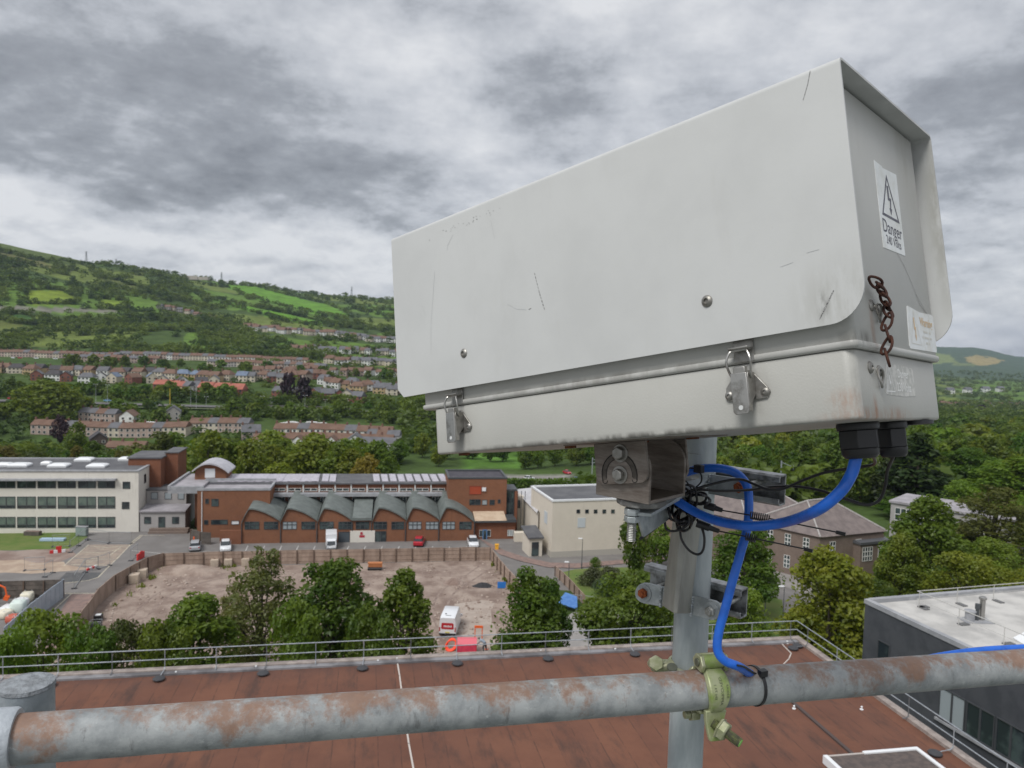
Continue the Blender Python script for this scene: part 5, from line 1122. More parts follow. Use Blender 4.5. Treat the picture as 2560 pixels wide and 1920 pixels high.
def rline(mb, pxs, wd=.07, z=.012):
    pts = [RM.inverted() @ G(a, c, DZ) for a, c in pxs]
    for a, c in zip(pts, pts[1:]):
        d = (c-a); d.z = 0; d.normalize(); n_ = Vector((-d.y, d.x, 0))*wd/2; a, c = a-d*wd*.3, c+d*wd*.3
        mb.add([a-n_+Vector((0, 0, .002)), c-n_+Vector((0, 0, .002)), c+n_+Vector((0, 0, .002)), a+n_+Vector((0, 0, .002)), a-n_+Vector((0, 0, z)), c-n_+Vector((0, 0, z)), c+n_+Vector((0, 0, z)), a+n_+Vector((0, 0, z))],
               [(4, 5, 6, 7), (0, 1, 5, 4), (1, 2, 6, 5), (2, 3, 7, 6), (3, 0, 4, 7)])
rline(q, [(991, 1642), (999, 1690), (1006, 1745), (1013, 1800), (1022, 1860), (1034, 1925)], .075, .03); q.build('lightning_tape', M('pale_tape', (.50, .45, .41), .6), rb_, smooth=0)
q = MB(); rline(q, [(1945, 1600), (1962, 1618), (1978, 1634), (1972, 1648), (1955, 1665)], .06, .03); q.build('lightning_tape', MATS['pale_tape'], rb_, smooth=0)
for (px_, py_) in ((992, 1652), (440, 1686), (1352, 1632), (1538, 1628), (1968, 1609), (945, 1657), (640, 1672), (1985, 1772), (2154, 1774)):
    h = RM.inverted() @ G(px_, py_, DZ); q = MB(); q.lathe([(.001, 0), (.09, 0), (.09, .03), (.03, .04), (.03, .12), (.055, .13), (.045, .17), (.001, .18)], h, (0, 0, 1), 10); q.build('roof_vent', m_white, rb_)
# freestanding guard rail round the edge
m_rg = M('roof_rail', (.42, .45, .48), .45, .5, (.33, .36, .39), 3)
m_wt = M('rail_weight', (.045, .045, .05), .8)
def edge_rail(name, o, d, inn, length, spacing, label, first=.4, z0=0.1):
    g_ = thing(name, label, 'guard rail', mtx=frame(o, d, inn, e3))
    for zz_ in (1.15, .62):
        q = MB(); q.tube([(0, 0, zz_), (length, 0, zz_)], .028, 8); q.build('rail', m_rg, g_)
    k = 0; x = first
    while x < length:
        q = MB(); q.tube([(x, 0, 1.15), (x, 0, .22), (x+.02, .14, .10), (x+.05, .75, .06)] if k % 2 == 0 else [(x, 0, 1.15), (x, 0, .16), (x, .12, .08), (x, .3, .06)], .024, 8); pz = q.build('rail_post', m_rg if k % 3 else M('rail_post_dark', (.16, .165, .175), .5, .4), g_)
        if k % 2 == 0: q = MB(); q.lathe([(.001, .003), (.31, .003), (.31, .05), (.25, .09), (.001, .1)], (x+.06, .95, 0), (0, 0, 1), 8); q.build('counterweight', m_wt, pz)
        x += spacing; k += 1
    return g_
edge_rail('roof_guard_rail', RC+rl_*.2+rn_*.2+Vector((0, 0, .08)), rl_, rn_, 62, 2.55, 'two-bar grey guard rail along the far edge of the red roof')
edge_rail('roof_guard_rail', RC+rl_*.2+rn_*.2+Vector((0, 0, .08)), rn_, rl_, 22, 2.9, 'two-bar grey guard rail down the right hand edge of the red roof', 1.2)
h0, h1, h2 = [RM.inverted() @ G(a, c, DZ+.35) for a, c in ((2075, 1908), (2292, 1873), (2370, 1925))]
xk, yk = h1.x, h1.y
rpart('hatch_kerb', M('hatch_dark', (.075, .06, .055), .8, 0, (.11, .085, .075), 3), [(xk+.02, xk+4.4, yk+.02, yk+3.4, .002, .34)])
rpart('hatch_trim', m_white, [(xk-.1, xk+2.6, yk-.12, yk+.06, .20, .40), (xk-.1, xk+.08, yk+.06, yk+3.4, .20, .40), (xk+4.3, xk+4.5, yk-.1, yk+3.4, .02, .37)])
rpart('hatch_edge', M('pale_tape2', (.42, .38, .35), .7), [(xk+2.6, xk+4.3, yk-.08, yk+.02, .22, .36)])

# ================================================================== DARK GREY BUILDING (right)
m_dk = M('charcoal_cladding', (.050, .054, .062), .6, 0, (.065, .069, .078), .9, coord='World')
D0 = G(2163, 1508, DZ); D0.z = 0; du = (G(2400, 1620, DZ)-G(2163, 1508, DZ)); du.normalize(); dv = Vector((-du.y, du.x, 0))
if dv.x < 0: dv = -dv
DM = frame(D0, du, dv, e3)                    # x along the left wall towards the viewer, y to the right
db = thing('dark_building', 'dark charcoal clad building with a pale flat roof and strip windows', 'building', mtx=DM)
rpart('wall', m_dk, [(0, 34, 0, 30, 0, DZ)], db)
m_pale = M('pale_roof', (.50, .485, .46), .85, 0, (.36, .35, .335), .45, (.38, .66), det=9)
rpart('roof', m_pale, [(.32, 33.7, .32, 29.7, DZ+.002, DZ+.06)], db)
rpart('roof_edge', m_trim, [(-.06, 34, -.06, .32, DZ+.003, DZ+.30), (-.06, .32, .32, 30, DZ+.003, DZ+.34)], db)
def dwin(px0, py0, px1, py1, nx, gms=None, rows=(1,)):
    a, c = DM.inverted() @ hit(px0, py1, D0, -dv), DM.inverted() @ hit(px1, py0, D0, -dv)
    return a, c
a1 = DM.inverted() @ hit(2222, 1682, D0, -dv); a2 = DM.inverted() @ hit(2196, 1600, D0, -dv)
window(db, D0+du*a2.x+Vector((0, 0, min(a1.z, 14.6))), du, -dv, max(.8, a1.x-a2.x), 1.9, 1, fr=.12)
w0 = DM.inverted() @ hit(2343, 1738, D0, -dv); zb0 = w0.z
for k in range(9):
    window(db, D0+du*(w0.x+.2+k*2.0)+Vector((0, 0, 13.1)), du, -dv, 1.9, 2.0, 2, fr=.12, gm=m_glass if k % 3 else MATS['pale_pane'])
rpart('window_sill', m_trim, [(w0.x, w0.x+19, -.14, -.002, 12.9, 13.05)], db)
for k in range(5): window(db, D0+du*(w0.x-3.0+k*3.6)+Vector((0, 0, 9.6)), du, -dv, 1.7, 1.7, 2, fr=.12)
def drail(o, d, inn, ln, label, sp=3.3):
    g_ = thing('roof_guard_rail', label, 'guard rail', mtx=frame(o, d, inn, e3)); m_r2 = M('pale_rail', (.50, .49, .46), .5, .3)
    for zz_ in (1.1, .55): q = MB(); q.tube([(0, 0, zz_), (ln, 0, zz_)], .03 if zz_ > 1 else .018, 8); q.build('rail', m_r2, g_)
    x = .2; k = 0
    while x < ln:
        q = MB(); q.tube([(x, 0, 1.1), (x, 0, .05)], .026, 8); q.build('rail_post', m_r2, g_)
        q = MB(); q.box(x-.2, x+.2, .05, .75, .0, .07); q.build('counterweight', M('weight_grey', (.13, .13, .13), .8), g_); x += sp; k += 1
E1 = D0+du*1.5+dv*3.0+Vector((0, 0, DZ+.06))
drail(E1, dv, du, 20, 'pale guard rail along the back of the pale roof')
drail(E1, du, dv, 16, 'pale guard rail slanting along the left side of the pale roof')
fh = G(2445, 1552, DZ+.06)
fl_ = thing('roof_flue', 'shiny steel flue with a grey cowl standing on the pale roof', 'flue', loc=fh)
q = MB(); q.lathe([(.001, 0), (.17, 0), (.17, 1.35), (.24, 1.40), (.24, 1.52), (.16, 1.58), (.001, 1.58)], (.3, .1, .04), (0, 0, 1), 18); q.build('pipe', m_steel, fl_)
q = MB(); q.lathe([(.001, 0), (.30, 0), (.30, .55), (.36, .56), (.36, .64), (.2, .70), (.001, .70)], (-.55, 0, .04), (0, 0, 1), 18); q.build('vent_cowl', m_trim, fl_)
q = MB(); q.lathe([(.001, 0), (.11, 0), (.11, .75), (.16, .76), (.16, 1.1), (.001, 1.1)], (-.08, .0, .04), (0, 0, 1), 14); q.build('black_pipe', m_wfr, fl_)
q = MB(); q.box(-1.1, .8, -.55, .5, -.02, .05); q.build('base_pad', m_trim, fl_)
q = MB(); q.box(-.3, .6, -.05, .05, .0, .4); q.M = None
vs_ = RM.inverted()
bn_ = thing('roof_cabinet', 'dark triangular roof cabinet at the right edge of the pale roof', 'cabinet', loc=G(2592, 1622, DZ+.06))
q = MB(); q.prism([(-.4, 0, 0), (1.6, 0, 0), (1.6, 0, .55), (.4, 0, .45)], (0, 1.5, 0)); q.build('casing', M('cabinet_dark', (.10, .115, .15), .5), bn_, smooth=0)
q = MB(); q.prism([(-.45, -.05, .02), (.4, -.05, .47), (1.65, -.05, .57), (1.65, -.05, .62), (.4, -.05, .52), (-.45, -.05, .07)], (0, 1.6, 0)); q.build('lid', m_white, bn_, smooth=0)
# ================================================================== TREES
rng = np.random.default_rng(7); KEEPZ = []
def leafmat(name, c1, c2, sc=.5, tr=.45, var=.35):
    m = bpy.data.materials.new(name); m.use_nodes = True; t = NT(m.node_tree); t.nt.nodes.clear(); MATS[name] = m
    out = t.n('ShaderNodeOutputMaterial'); g = t.n('ShaderNodeNewGeometry'); oi = t.n('ShaderNodeObjectInfo')
    f = t.maprange(t.noise(g.outputs['Position'], sc, 3, .6), .32, .68)
    c = t.mix(f, c1, c2); k = t.math('MULTIPLY_ADD', oi.outputs['Random'], var, 1-var/2); r2 = t.math('MULTIPLY_ADD', t.math('FRACT', t.math('MULTIPLY', oi.outputs['Random'], 7.31)), .4, .8)
    c = t.mix(1.0, c, t.n('ShaderNodeCombineColor', i_0=t.math('MULTIPLY', k, r2), i_1=k, i_2=k).outputs[0], 'MULTIPLY')
    d = t.n('ShaderNodeBsdfDiffuse', i_Color=c); tl = t.n('ShaderNodeBsdfTranslucent', i_Color=t.mix(1.0, c, (1.25, 1.2, .7), 'MULTIPLY')); gl = t.n('ShaderNodeBsdfGlossy', i_Color=(.5, .5, .5, 1)); gl.inputs['Roughness'].default_value = .45
    mx = t.n('ShaderNodeMixShader', i_0=tr); t.nt.links.new(d.outputs[0], mx.inputs[1]); t.nt.links.new(tl.outputs[0], mx.inputs[2])
    mx2 = t.n('ShaderNodeMixShader', i_0=.035); t.nt.links.new(mx.outputs[0], mx2.inputs[1]); t.nt.links.new(gl.outputs[0], mx2.inputs[2])
    t.nt.links.new(mx2.outputs[0], out.inputs[0]); return m
lf_dark = leafmat('leaf_dark', (.055, .108, .012), (.115, .172, .020))
lf_mid = leafmat('leaf_mid', (.082, .140, .013), (.155, .212, .024))
lf_lime = leafmat('leaf_lime', (.105, .160, .014), (.185, .235, .026))
lf_brown = leafmat('leaf_olive', (.088, .10, .022), (.14, .145, .036))
lf_birch = leafmat('leaf_birch', (.11, .14, .04), (.17, .195, .058))
lf_con = leafmat('leaf_conifer', (.022, .040, .012), (.042, .062, .016), tr=.15)
lf_pur = leafmat('leaf_purple', (.028, .014, .020), (.045, .022, .028), tr=.2)
lf_yel = leafmat('leaf_yellow', (.19, .17, .02), (.25, .21, .03))
lf_far = leafmat('leaf_far', (.038, .080, .013), (.122, .185, .027), sc=.022, var=0)
lf_grey = leafmat('leaf_shrub', (.065, .09, .04), (.10, .125, .06))
m_bark = M('bark', (.075, .06, .045), .95, 0, (.045, .036, .028), 4, bump=.5, bsc=12)
def env(u, shape):
    if shape == 'round': return np.sqrt(np.clip(1-(2*u-1)**2, 0, 1))**.8
    if shape == 'oval': return np.interp(u, [0, .12, .35, .6, .8, .93, 1], [.55, .86, 1, .92, .70, .45, .16])
    if shape == 'cone': return np.interp(u, [0, .1, .25, .5, .72, .88, 1], [.6, .92, 1, .82, .58, .36, .10])
    if shape == 'spread': return np.minimum(1, (u+.02)/.25)*np.sqrt(np.clip(1-u**2.2, 0, 1))
    return np.minimum(1, (u+.05)/.3)*(1-u)**.45
def crown(seed, H, Rr, z0, nl, n, leaf, shape='round', lr=(.24, .42), flat=.85):
    g = np.random.default_rng(seed); u = g.random(nl)**1.05*.97; a = g.random(nl)*2*np.pi
    lrad = Rr*g.uniform(lr[0], lr[1], nl)*(.55+.45*env(u, shape)); e_ = np.maximum(env(u, shape)*Rr-lrad*.75, 0)*np.sqrt(g.uniform(.25, 1, nl))
    cz = z0+(H-z0)*u*.93; C = np.stack([e_*np.cos(a), e_*np.sin(a), np.minimum(cz, H-lrad*.8)], 1)
    w_ = lrad**2; k = g.choice(nl, n, p=w_/w_.sum())
    nf = int(n*.20); uf = g.random(nf); af = g.random(nf)*2*np.pi; ef = env(uf, shape)*Rr*.80*g.random(nf)**.45*(1+.22*np.sin(af*3+seed+uf*7)+.12*np.sin(af*5+uf*13)); fill = np.stack([ef*np.cos(af), ef*np.sin(af), z0+(H-z0)*(.02+.86*uf)], 1)
    d = g.normal(size=(n, 3)); d[:, 2] += .25; d /= np.linalg.norm(d, axis=1)[:, None]
    rad = lrad[k]*(.55+.5*g.random(n)**.6); p = C[k]+d*rad[:, None]*np.array([1, 1, flat]); p[:nf] = fill
    nn = d*.8+g.normal(size=(n, 3))*.55+np.array([0, 0, .35]); nn /= np.linalg.norm(nn, axis=1)[:, None]
    t1 = np.cross(nn, g.normal(size=(n, 3))); t1 /= np.linalg.norm(t1, axis=1)[:, None]; t2 = np.cross(nn, t1)
    s = leaf*g.uniform(.6, 1.35, n)[:, None]
    Vv = np.stack([p+t1*s, p+t2*s*.62+nn*s*.12, p-t1*s, p-t2*s*.62+nn*s*.12], 1).reshape(-1, 3)
    return Vv, np.arange(n*4).reshape(-1, 4), C, lrad
def trunk_mb(H, z0, C, r0, nlimb, seed):
    q = MB(); r_ = random.Random(seed); top = Vector((0, 0, H*.72))
    q.tube([(0, 0, -.3), (0.02, 0, z0*.5+.2), (r_.uniform(-.1, .1), r_.uniform(-.1, .1), z0+(H-z0)*.3), top], [r0*1.25, r0, r0*.7, r0*.2], 8)
    for i in r_.sample(range(len(C)), min(nlimb, len(C))):
        c = Vector(C[i]); zb_ = min(c.z-.3, z0*.6+c.z*.35); b0 = Vector((0, 0, max(z0*.7, min(zb_, H*.6))))
        q.tube([b0, b0.lerp(c, .5)+Vector((0, 0, .15)), c], [r0*.42, r0*.26, r0*.1], 5)
    return q
TREEM = {}
def tree_template(key, H, Rr, z0, nl, n, leaf, shape, lr=(.24, .42), limbs=14, r0=None, seed=None):
    seed = seed or (abs(hash(key)) % 9999 if False else sum(map(ord, key))*7)
    Vv, Ff, C, lrad = crown(seed, H, Rr, z0, nl, n, leaf, shape, lr)
    cm = np_mesh('crown_'+key, Vv, Ff, [lf_mid]); tb_ = trunk_mb(H, z0, C, r0 or H*.016, limbs, seed)
    tm = bpy.data.meshes.new('trunk_'+key); tm.from_pydata([tuple(v) for v in tb_.v], [], tb_.f); tm.materials.append(m_bark)
    TREEM[key] = (cm, tm, H, Rr)
tree_template('near_round', 12, 4.6, 2.2, 46, 11000, .20, 'round', (.20, .36))
tree_template('near_oval', 14, 4.0, 1.6, 60, 11500, .20, 'oval', (.20, .36))
tree_template('near_oval_b', 14, 4.2, 1.8, 56, 11500, .20, 'oval', (.18, .36), seed=421)
tree_template('near_cone', 14, 3.9, 1.4, 60, 10500, .20, 'cone', (.20, .34))
tree_template('near_birch', 15, 3.4, 1.6, 74, 6200, .17, 'oval', (.16, .30), limbs=40, r0=.17)
tree_template('near_lime', 14, 4.6, 1.5, 70, 12500, .20, 'spread', (.18, .30))
tree_template('mid_round', 12, 5.2, 2.0, 30, 2300, .42, 'round', (.26, .44))
tree_template('mid_spread', 12, 6.0, 2.0, 34, 2500, .42, 'spread', (.24, .40))
tree_template('mid_oval', 13, 4.4, 1.6, 30, 2100, .42, 'oval', (.26, .42))
tree_template('mid_cone', 15, 3.8, 1.0, 34, 2100, .42, 'cone', (.22, .36))
tree_template('mid_sparse', 13, 5.0, 2.4, 40, 1500, .34, 'round', (.18, .30), limbs=34)
tree_template('far_round', 10, 5.4, 1.0, 14, 420, .95, 'round', (.34, .52), limbs=3)
tree_template('far_spread', 10, 6.2, 1.0, 16, 450, .95, 'spread', (.30, .48), limbs=3)
tree_template('shrub', 2.6, 2.6, .1, 26, 2600, .13, 'spread', (.26, .42), limbs=3)
def tree(key, loc, H, lab, group=None, mt=None, name='tree', cat='tree', rot=None, wide=1.0, rnd=random.Random(2)):
    cm, tm, H0, R0 = TREEM[key]; k = H/H0; rot = rnd.uniform(0, 6.28) if rot is None else rot
    m_ = Matrix.Translation(Vector(loc)) @ Matrix.Rotation(rot, 4, 'Z') @ Matrix.Diagonal((k*wide, k*wide, k, 1))
    t_ = thing(name, lab, cat, group=group, mtx=m_)
    ck = (cm.name, mt.name if mt else '')
    if mt and ck not in TREEM: c2 = cm.copy(); c2.materials.clear(); c2.materials.append(mt); TREEM[ck] = c2
    c = bpy.data.objects.new('crown', TREEM[ck] if mt else cm); COL.objects.link(c); c.parent = t_
    b_ = bpy.data.objects.new('trunk', tm); COL.objects.link(b_); b_.parent = t_
    return t_
def ptree(key, px, ytop, d, wpx, lab, mt=None, zb=None, **kw):
    x = P(px, 1400, d); z0 = float(terr(x.x, x.y)) if zb is None else zb
    top_ = P(px, ytop, d); H = top_.z-z0; cm, tm, H0, R0 = TREEM[key]
    wide = (wpx/2*d/FPX)/(R0*H/H0*.98); return tree(key, (top_.x, top_.y, z0), H, lab, mt=mt, wide=wide, **kw)
ptree('near_round', 108, 1522, 62, 250, 'bushy green tree at the left edge below the post stub', lf_mid)
ptree('near_round', 318, 1548, 66, 170, 'low olive brown tree by the fence corner at lower left', lf_brown)
ptree('near_oval', 485, 1472, 68, 260, 'round dense green tree second along the red roof edge', lf_mid)
ptree('near_birch', 655, 1345, 76, 200, 'tall thin pale birch tree with see-through foliage', lf_birch)
ptree('near_birch', 585, 1440, 80, 90, 'small slender pale birch beside the taller birch', lf_birch)
ptree('near_oval_b', 832, 1368, 73, 262, 'largest dark green tree in front of the brick workshop', lf_dark)
ptree('near_cone', 1012, 1394, 75, 215, 'dark green tapering tree left of the white van', lf_dark)
ptree('near_cone', 1325, 1392, 75, 225, 'dark green pointed tree in front of the blue canopy', lf_dark)
ptree('near_oval', 1378, 1430, 78, 120, 'slim second stem of dark green tree right of the pointed one', lf_dark)
ptree('near_round', 1578, 1432, 80, 270, 'broad green tree behind the lower strut channel', lf_mid)
ptree('near_round', 1700, 1520, 82, 180, 'low green tree hidden half behind the blue cable', lf_mid)
ptree('near_lime', 2085, 1340, 78, 292, 'big rounded lime green tree standing before the stone school', lf_lime, zb=0)
ptree('near_lime', 1868, 1290, 102, 205, 'dark spreading tree behind the pole and whip antennas', lf_dark, zb=0)
ptree('near_round', 1862, 1466, 84, 150, 'yellow green small tree just above the red roof corner', lf_lime)
ptree('mid_round', 1592, 1268, 116, 92, 'small dark tree with a bare trunk beside the beige theatre', lf_dark, zb=0)
ptree('mid_oval', 1652, 1300, 122, 70, 'slim green tree with a visible trunk right of the theatre', lf_mid, zb=0)
ptree('near_round', 2422, 1380, 97, 205, 'golden green rounded bush tree above the dark building', lf_yel if False else lf_lime, zb=0)
ptree('near_round', 2555, 1425, 96, 170, 'golden green bush tree at the right edge above the pale roof', lf_lime, zb=0)
ptree('near_oval', 2330, 1228, 112, 210, 'tall mid green tree right of the stone school', lf_mid, zb=0)
ptree('mid_oval', 2225, 1352, 108, 80, 'narrow young tree at the corner of the stone school', lf_mid, zb=0)
ptree('near_birch', 2490, 1200, 122, 240, 'tall sparse brownish tree near the right edge', lf_brown, zb=0)
ptree('near_lime', 2410, 1190, 150, 130, 'yellow topped tree behind the sparse brownish tree', lf_lime, zb=0)
ptree('mid_cone', 2300, 1072, 172, 190, 'tall dark conifer behind the slate roofs', lf_con)
ptree('mid_cone', 2230, 1110, 178, 110, 'second dark conifer left of the tall one', lf_con)
ptree('mid_round', 2290, 1058, 205, 110, 'bright lime green tree right of the cable glands', lf_lime)
ptree('mid_spread', 918, 1134, 188, 110, 'yellow leaved tree behind the workshop roof', lf_yel)
ptree('mid_spread', 700, 1154, 172, 120, 'lime green low tree directly behind the workshop roof', lf_lime)
ptree('mid_spread', 440, 1158, 168, 90, 'lime green shrubby tree behind the brown stair tower', lf_lime)
ptree('mid_spread', 122, 948, 420, 185, 'huge spreading tree in front of the dual carriageway', lf_mid)
ptree('mid_oval', 190, 1046, 300, 62, 'upright bright green tree left of the dark gabled house', lf_mid)
ptree('mid_spread', 150, 1036, 372, 50, 'purple leaved tree behind the near brown roofs', lf_pur)
ptree('far_round', 720, 932, 508, 36, 'dark purple tree, left of the pair by the estate entrance', lf_pur)
ptree('far_round', 760, 944, 500, 40, 'dark purple tree, right of the pair by the estate entrance', lf_pur)
ptree('far_spread', 2455, 1012, 1150, 32, 'dark purple tree among the far houses at right', lf_pur)
for i, (a, c, d_, wd, m_) in enumerate([(1488, 1404, 118, 30, lf_lime), (1478, 1428, 110, 72, lf_grey), (1525, 1424, 112, 70, lf_grey), (1512, 1452, 104, 78, lf_grey)]):
    g_ = G(a, c+36 if i else c+14); tree('shrub', g_, [1.6, 2.6, 2.6, 2.4][i], ['tiny round bright bush at the top of the right lawn', 'dark domed shrub at the left of the lawn clump', 'pale grey-green shrub at the back of the lawn clump', 'grey-green shrub at the front of the lawn clump'][i], mt=m_, name='shrub', cat='shrub', wide=[.7, .95, .95, 1.05][i])
for px_, yt_, d_, w_, lab_, mt_, k_ in [(222, 1562, 60, 190, 'low green scrubby tree between the left edge tree and the olive one', lf_mid, 'near_round'), (402, 1548, 61, 190, 'low green tree filling the gap right of the olive brown tree', lf_mid, 'near_round'), (740, 1500, 62, 200, 'low bright green tree at the foot of the birch and the largest tree', lf_lime, 'near_round'), (925, 1515, 63, 190, 'low dark green tree between the two largest dark trees', lf_dark, 'near_round'), (20, 1560, 58, 170, 'low green tree cut by the left edge of the picture', lf_lime, 'near_round'), (2262, 1318, 104, 130, 'leafy green tree filling the gap right of the school windows', lf_mid, 'near_oval'), (2545, 1240, 138, 230, 'large dark green tree at the right edge behind the golden bush', lf_mid, 'near_lime'), (2390, 1300, 128, 150, 'dark leafy tree behind the golden rounded bush', lf_dark, 'near_oval_b'), (2480, 1345, 112, 150, 'mid green tree between the two golden bushes', lf_mid, 'near_round'), (2200, 1452, 100, 120, 'low dark bush tree right of the lime green tree', lf_dark, 'near_round'), (2320, 1442, 104, 150, 'low dark green tree above the dark building corner', lf_dark, 'near_round'), (2290, 1240, 165, 200, 'broad dark tree in front of the pale annexe', lf_dark, 'near_lime'), (2560, 1130, 180, 260, 'very wide dark tree high at the right edge', lf_mid, 'near_lime'), (2430, 1110, 200, 200, 'wide dark green tree below the far houses', lf_dark, 'near_lime'), (1745, 1372, 118, 90, 'dark round tree between pole and school wall', lf_dark, 'near_oval')]:
    ptree(k_, px_, yt_, d_, w_, lab_, mt_)
rr = random.Random(5)
KEEP = [(195, 300, 400, 428), (300, 345, 390, 425), (630, 1000, 318, 424), (75, 480, 360, 398), (262, 372, 320, 356), (228, 258, 345, 370), (1240, 1540, 235, 300), (360, 450, 380, 410), (700, 820, 400, 412), (1150, 1310, 236, 330)]
def band(px0, px1, d0, d1, n, h0, h1, keys, mats_, lab, grp, wide=(.9, 1.25)):
    for i in range(n):
        for _ in range(20):
            px = px0+(px1-px0)*(i+rr.random())/n; d = rr.uniform(d0, d1)
            if not any(a <= px <= b_ and c <= d <= e_ for a, b_, c, e_ in KEEP): break
        tree(rr.choice(keys), T(px, d), rr.uniform(h0, h1), lab, grp, rr.choice(mats_), wide=rr.uniform(*wide))
MK = ['mid_round', 'mid_spread', 'mid_oval']; FK = ['far_round', 'far_spread']
band(385, 960, 188, 240, 20, 11.5, 15.5, MK, [lf_mid, lf_lime, lf_brown], 'leafy willow-like tree in the belt behind the workshop', 'trees in the belt behind the workshop', (1.0, 1.35))
band(-60, 370, 190, 235, 13, 8, 11.5, MK+['mid_sparse'], [lf_mid, lf_dark, lf_brown], 'green tree behind the roof of the white block', 'trees behind the white block')
band(930, 1560, 300, 345, 18, 7, 11, MK, [lf_mid, lf_dark], 'green tree beyond the far car park and lawn', 'trees beyond the far car park')
band(1560, 2010, 190, 260, 20, 9, 13, MK+['mid_cone'], [lf_mid, lf_dark, lf_brown], 'woodland tree behind the railway masts and pole', 'woodland trees behind the pole')
band(2000, 2620, 180, 290, 26, 11, 16, MK+['mid_cone'], [lf_mid, lf_dark, lf_dark], 'dense woodland tree on the right between school and houses', 'woodland trees at the right')
band(1560, 2640, 290, 520, 42, 9, 14, FK, [lf_mid, lf_dark, lf_lime], 'distant woodland tree on the right valley floor', 'distant woodland trees at the right', (1.0, 1.4))
band(-60, 1000, 395, 452, 36, 6, 9.5, FK+['mid_round'], [lf_mid, lf_dark, lf_mid], 'tree in the strip below the dual carriageway', 'trees below the dual carriageway')
band(-60, 600, 486, 512, 24, 8, 12, FK, [lf_mid, lf_dark], 'tree in the screen beyond the dual carriageway', 'trees beyond the dual carriageway')
band(600, 1000, 486, 500, 9, 4, 6, FK, [lf_mid, lf_dark], 'small tree by the estate beyond the road', 'small trees by the estate')
band(140, 640, 660, 715, 15, 7, 11, FK, [lf_mid, lf_dark], 'tree below the long pale terrace', 'trees below the pale terrace')
band(640, 1000, 600, 760, 12, 7, 10, FK, [lf_mid, lf_dark], 'tree among the estate houses near the box edge', 'trees among the estate houses')
hd = MB()
# hedge along the lawn behind the workshop
Vv, Ff, _, _ = crown(77, 2.6, 1.0, 0, 3, 10, .2)
hp = [T(1150, 236), T(1250, 238), T(1340, 242), T(1520, 246)]; g_ = np.random.default_rng(4); n = 9000; k = g_.random(n)*3; i0 = np.minimum(k.astype(int), 2); f_ = (k-i0)[:, None]
A_ = np.array([tuple(p) for p in hp]); base_ = A_[i0]*(1-f_)+A_[i0+1]*f_
p = base_+np.stack([g_.normal(0, .3, n), g_.choice([-1, 1], n)*g_.uniform(.5, 1.2, n), g_.uniform(0, 3.4, n)], 1)
nn = g_.normal(size=(n, 3)); nn[:, 1] -= .6; nn[:, 2] += .5; nn /= np.linalg.norm(nn, axis=1)[:, None]; t1 = np.cross(nn, g_.normal(size=(n, 3))); t1 /= np.linalg.norm(t1, axis=1)[:, None]; t2 = np.cross(nn, t1); s = g_.uniform(.2, .45, n)[:, None]
me = np_mesh('hedge', np.stack([p+t1*s, p+t2*s*.7, p-t1*s, p-t2*s*.7], 1).reshape(-1, 3)-A_[0], np.arange(n*4).reshape(-1, 4), [lf_mid]); o = bpy.data.objects.new('hedge', me); COL.objects.link(o); o.location = A_[0]
tag(o, 'long dark green clipped hedge beyond the far car park', 'hedge')

# ---- woods and hedgerows on the hillside: one uncountable mass
HZ = [Z1([(1340,515),(1700,560),(2140,595),(2140,640),(1500,615),(1340,570)]), Z1([(860,415),(990,440),(1250,495),(1230,525),(1040,500),(860,455)]), Z1([(1590,640),(2200,645),(2200,700),(1590,690)]), Z1([(1830,700),(2210,720),(2210,790),(1830,770)])]
def scatter(n, pxr, dr, seed, hr, keepf, rejects, pw=1.0):
    g = np.random.default_rng(seed); px = g.uniform(pxr[0], pxr[1], n); d = dr[0]+(dr[1]-dr[0])*g.random(n)**pw
    x = (px-CX)/FPX*d; z = terr(x, d); H = g.uniform(hr[0], hr[1], n)
    vx, vy = vproj(x, d, z+1.0); ok = np.ones(n, bool)
    for poly, c in FIELDS: ok &= ~(inpoly(vx, vy, poly) & (g.random(n) > keepf))
    for a, b_, c, e_ in KEEP: ok &= ~((px >= a) & (px <= b_) & (d >= c) & (d <= e_))
    for poly in rejects: ok &= ~(inpoly(vx, vy, poly) & (g.random(n) > .10))
    return np.stack([x, d, z, H], 1)[ok]
def clump(a, th):
    x, y = a[:, 0], a[:, 1]; n_ = (np.sin(x*.019+1)*np.sin(y*.013+2)+.7*np.sin(x*.037+y*.021)+.5*np.sin(x*.051-y*.043+1.7))/2.2*.5+.5
    return a[(n_ > th) | (np.random.default_rng(3).random(len(a)) < .10)]
pts = [clump(scatter(3200, (-120, 1015), (815, 1500), 1, (6.5, 13), .006, HZ, .9), .43), clump(scatter(2400, (-120, 1015), (1500, 2700), 2, (8, 15), .006, HZ, 1.0), .46), scatter(460, (-80, 1015), (262, 452), 21, (4, 8), 0, KEEPZ), scatter(200, (-80, 1015), (484, 520), 22, (4, 8), 0, []), scatter(210, (-80, 1015), (528, 725), 23, (3, 6.5), 0, []), scatter(140, (640, 1015), (740, 1100), 25, (5, 9), 0, []), scatter(900, (1500, 2750), (185, 520), 24, (6, 11), 0, []), clump(scatter(1500, (1015, 1560), (340, 1500), 31, (6.5, 12), .006, [], .9), .38), clump(scatter(1100, (1015, 1560), (1500, 3000), 32, (8, 15), .006, [], 1.0), .42), clump(scatter(1700, (-1000, -120), (300, 2400), 33, (6.5, 13), .006, [], 1.0), .42), scatter(1500, (1480, 2750), (520, 1500), 3, (7, 12), .0, [], .8), scatter(1500, (1480, 2750), (1500, 3600), 4, (8, 13), .0, [], .8)]
hg = []
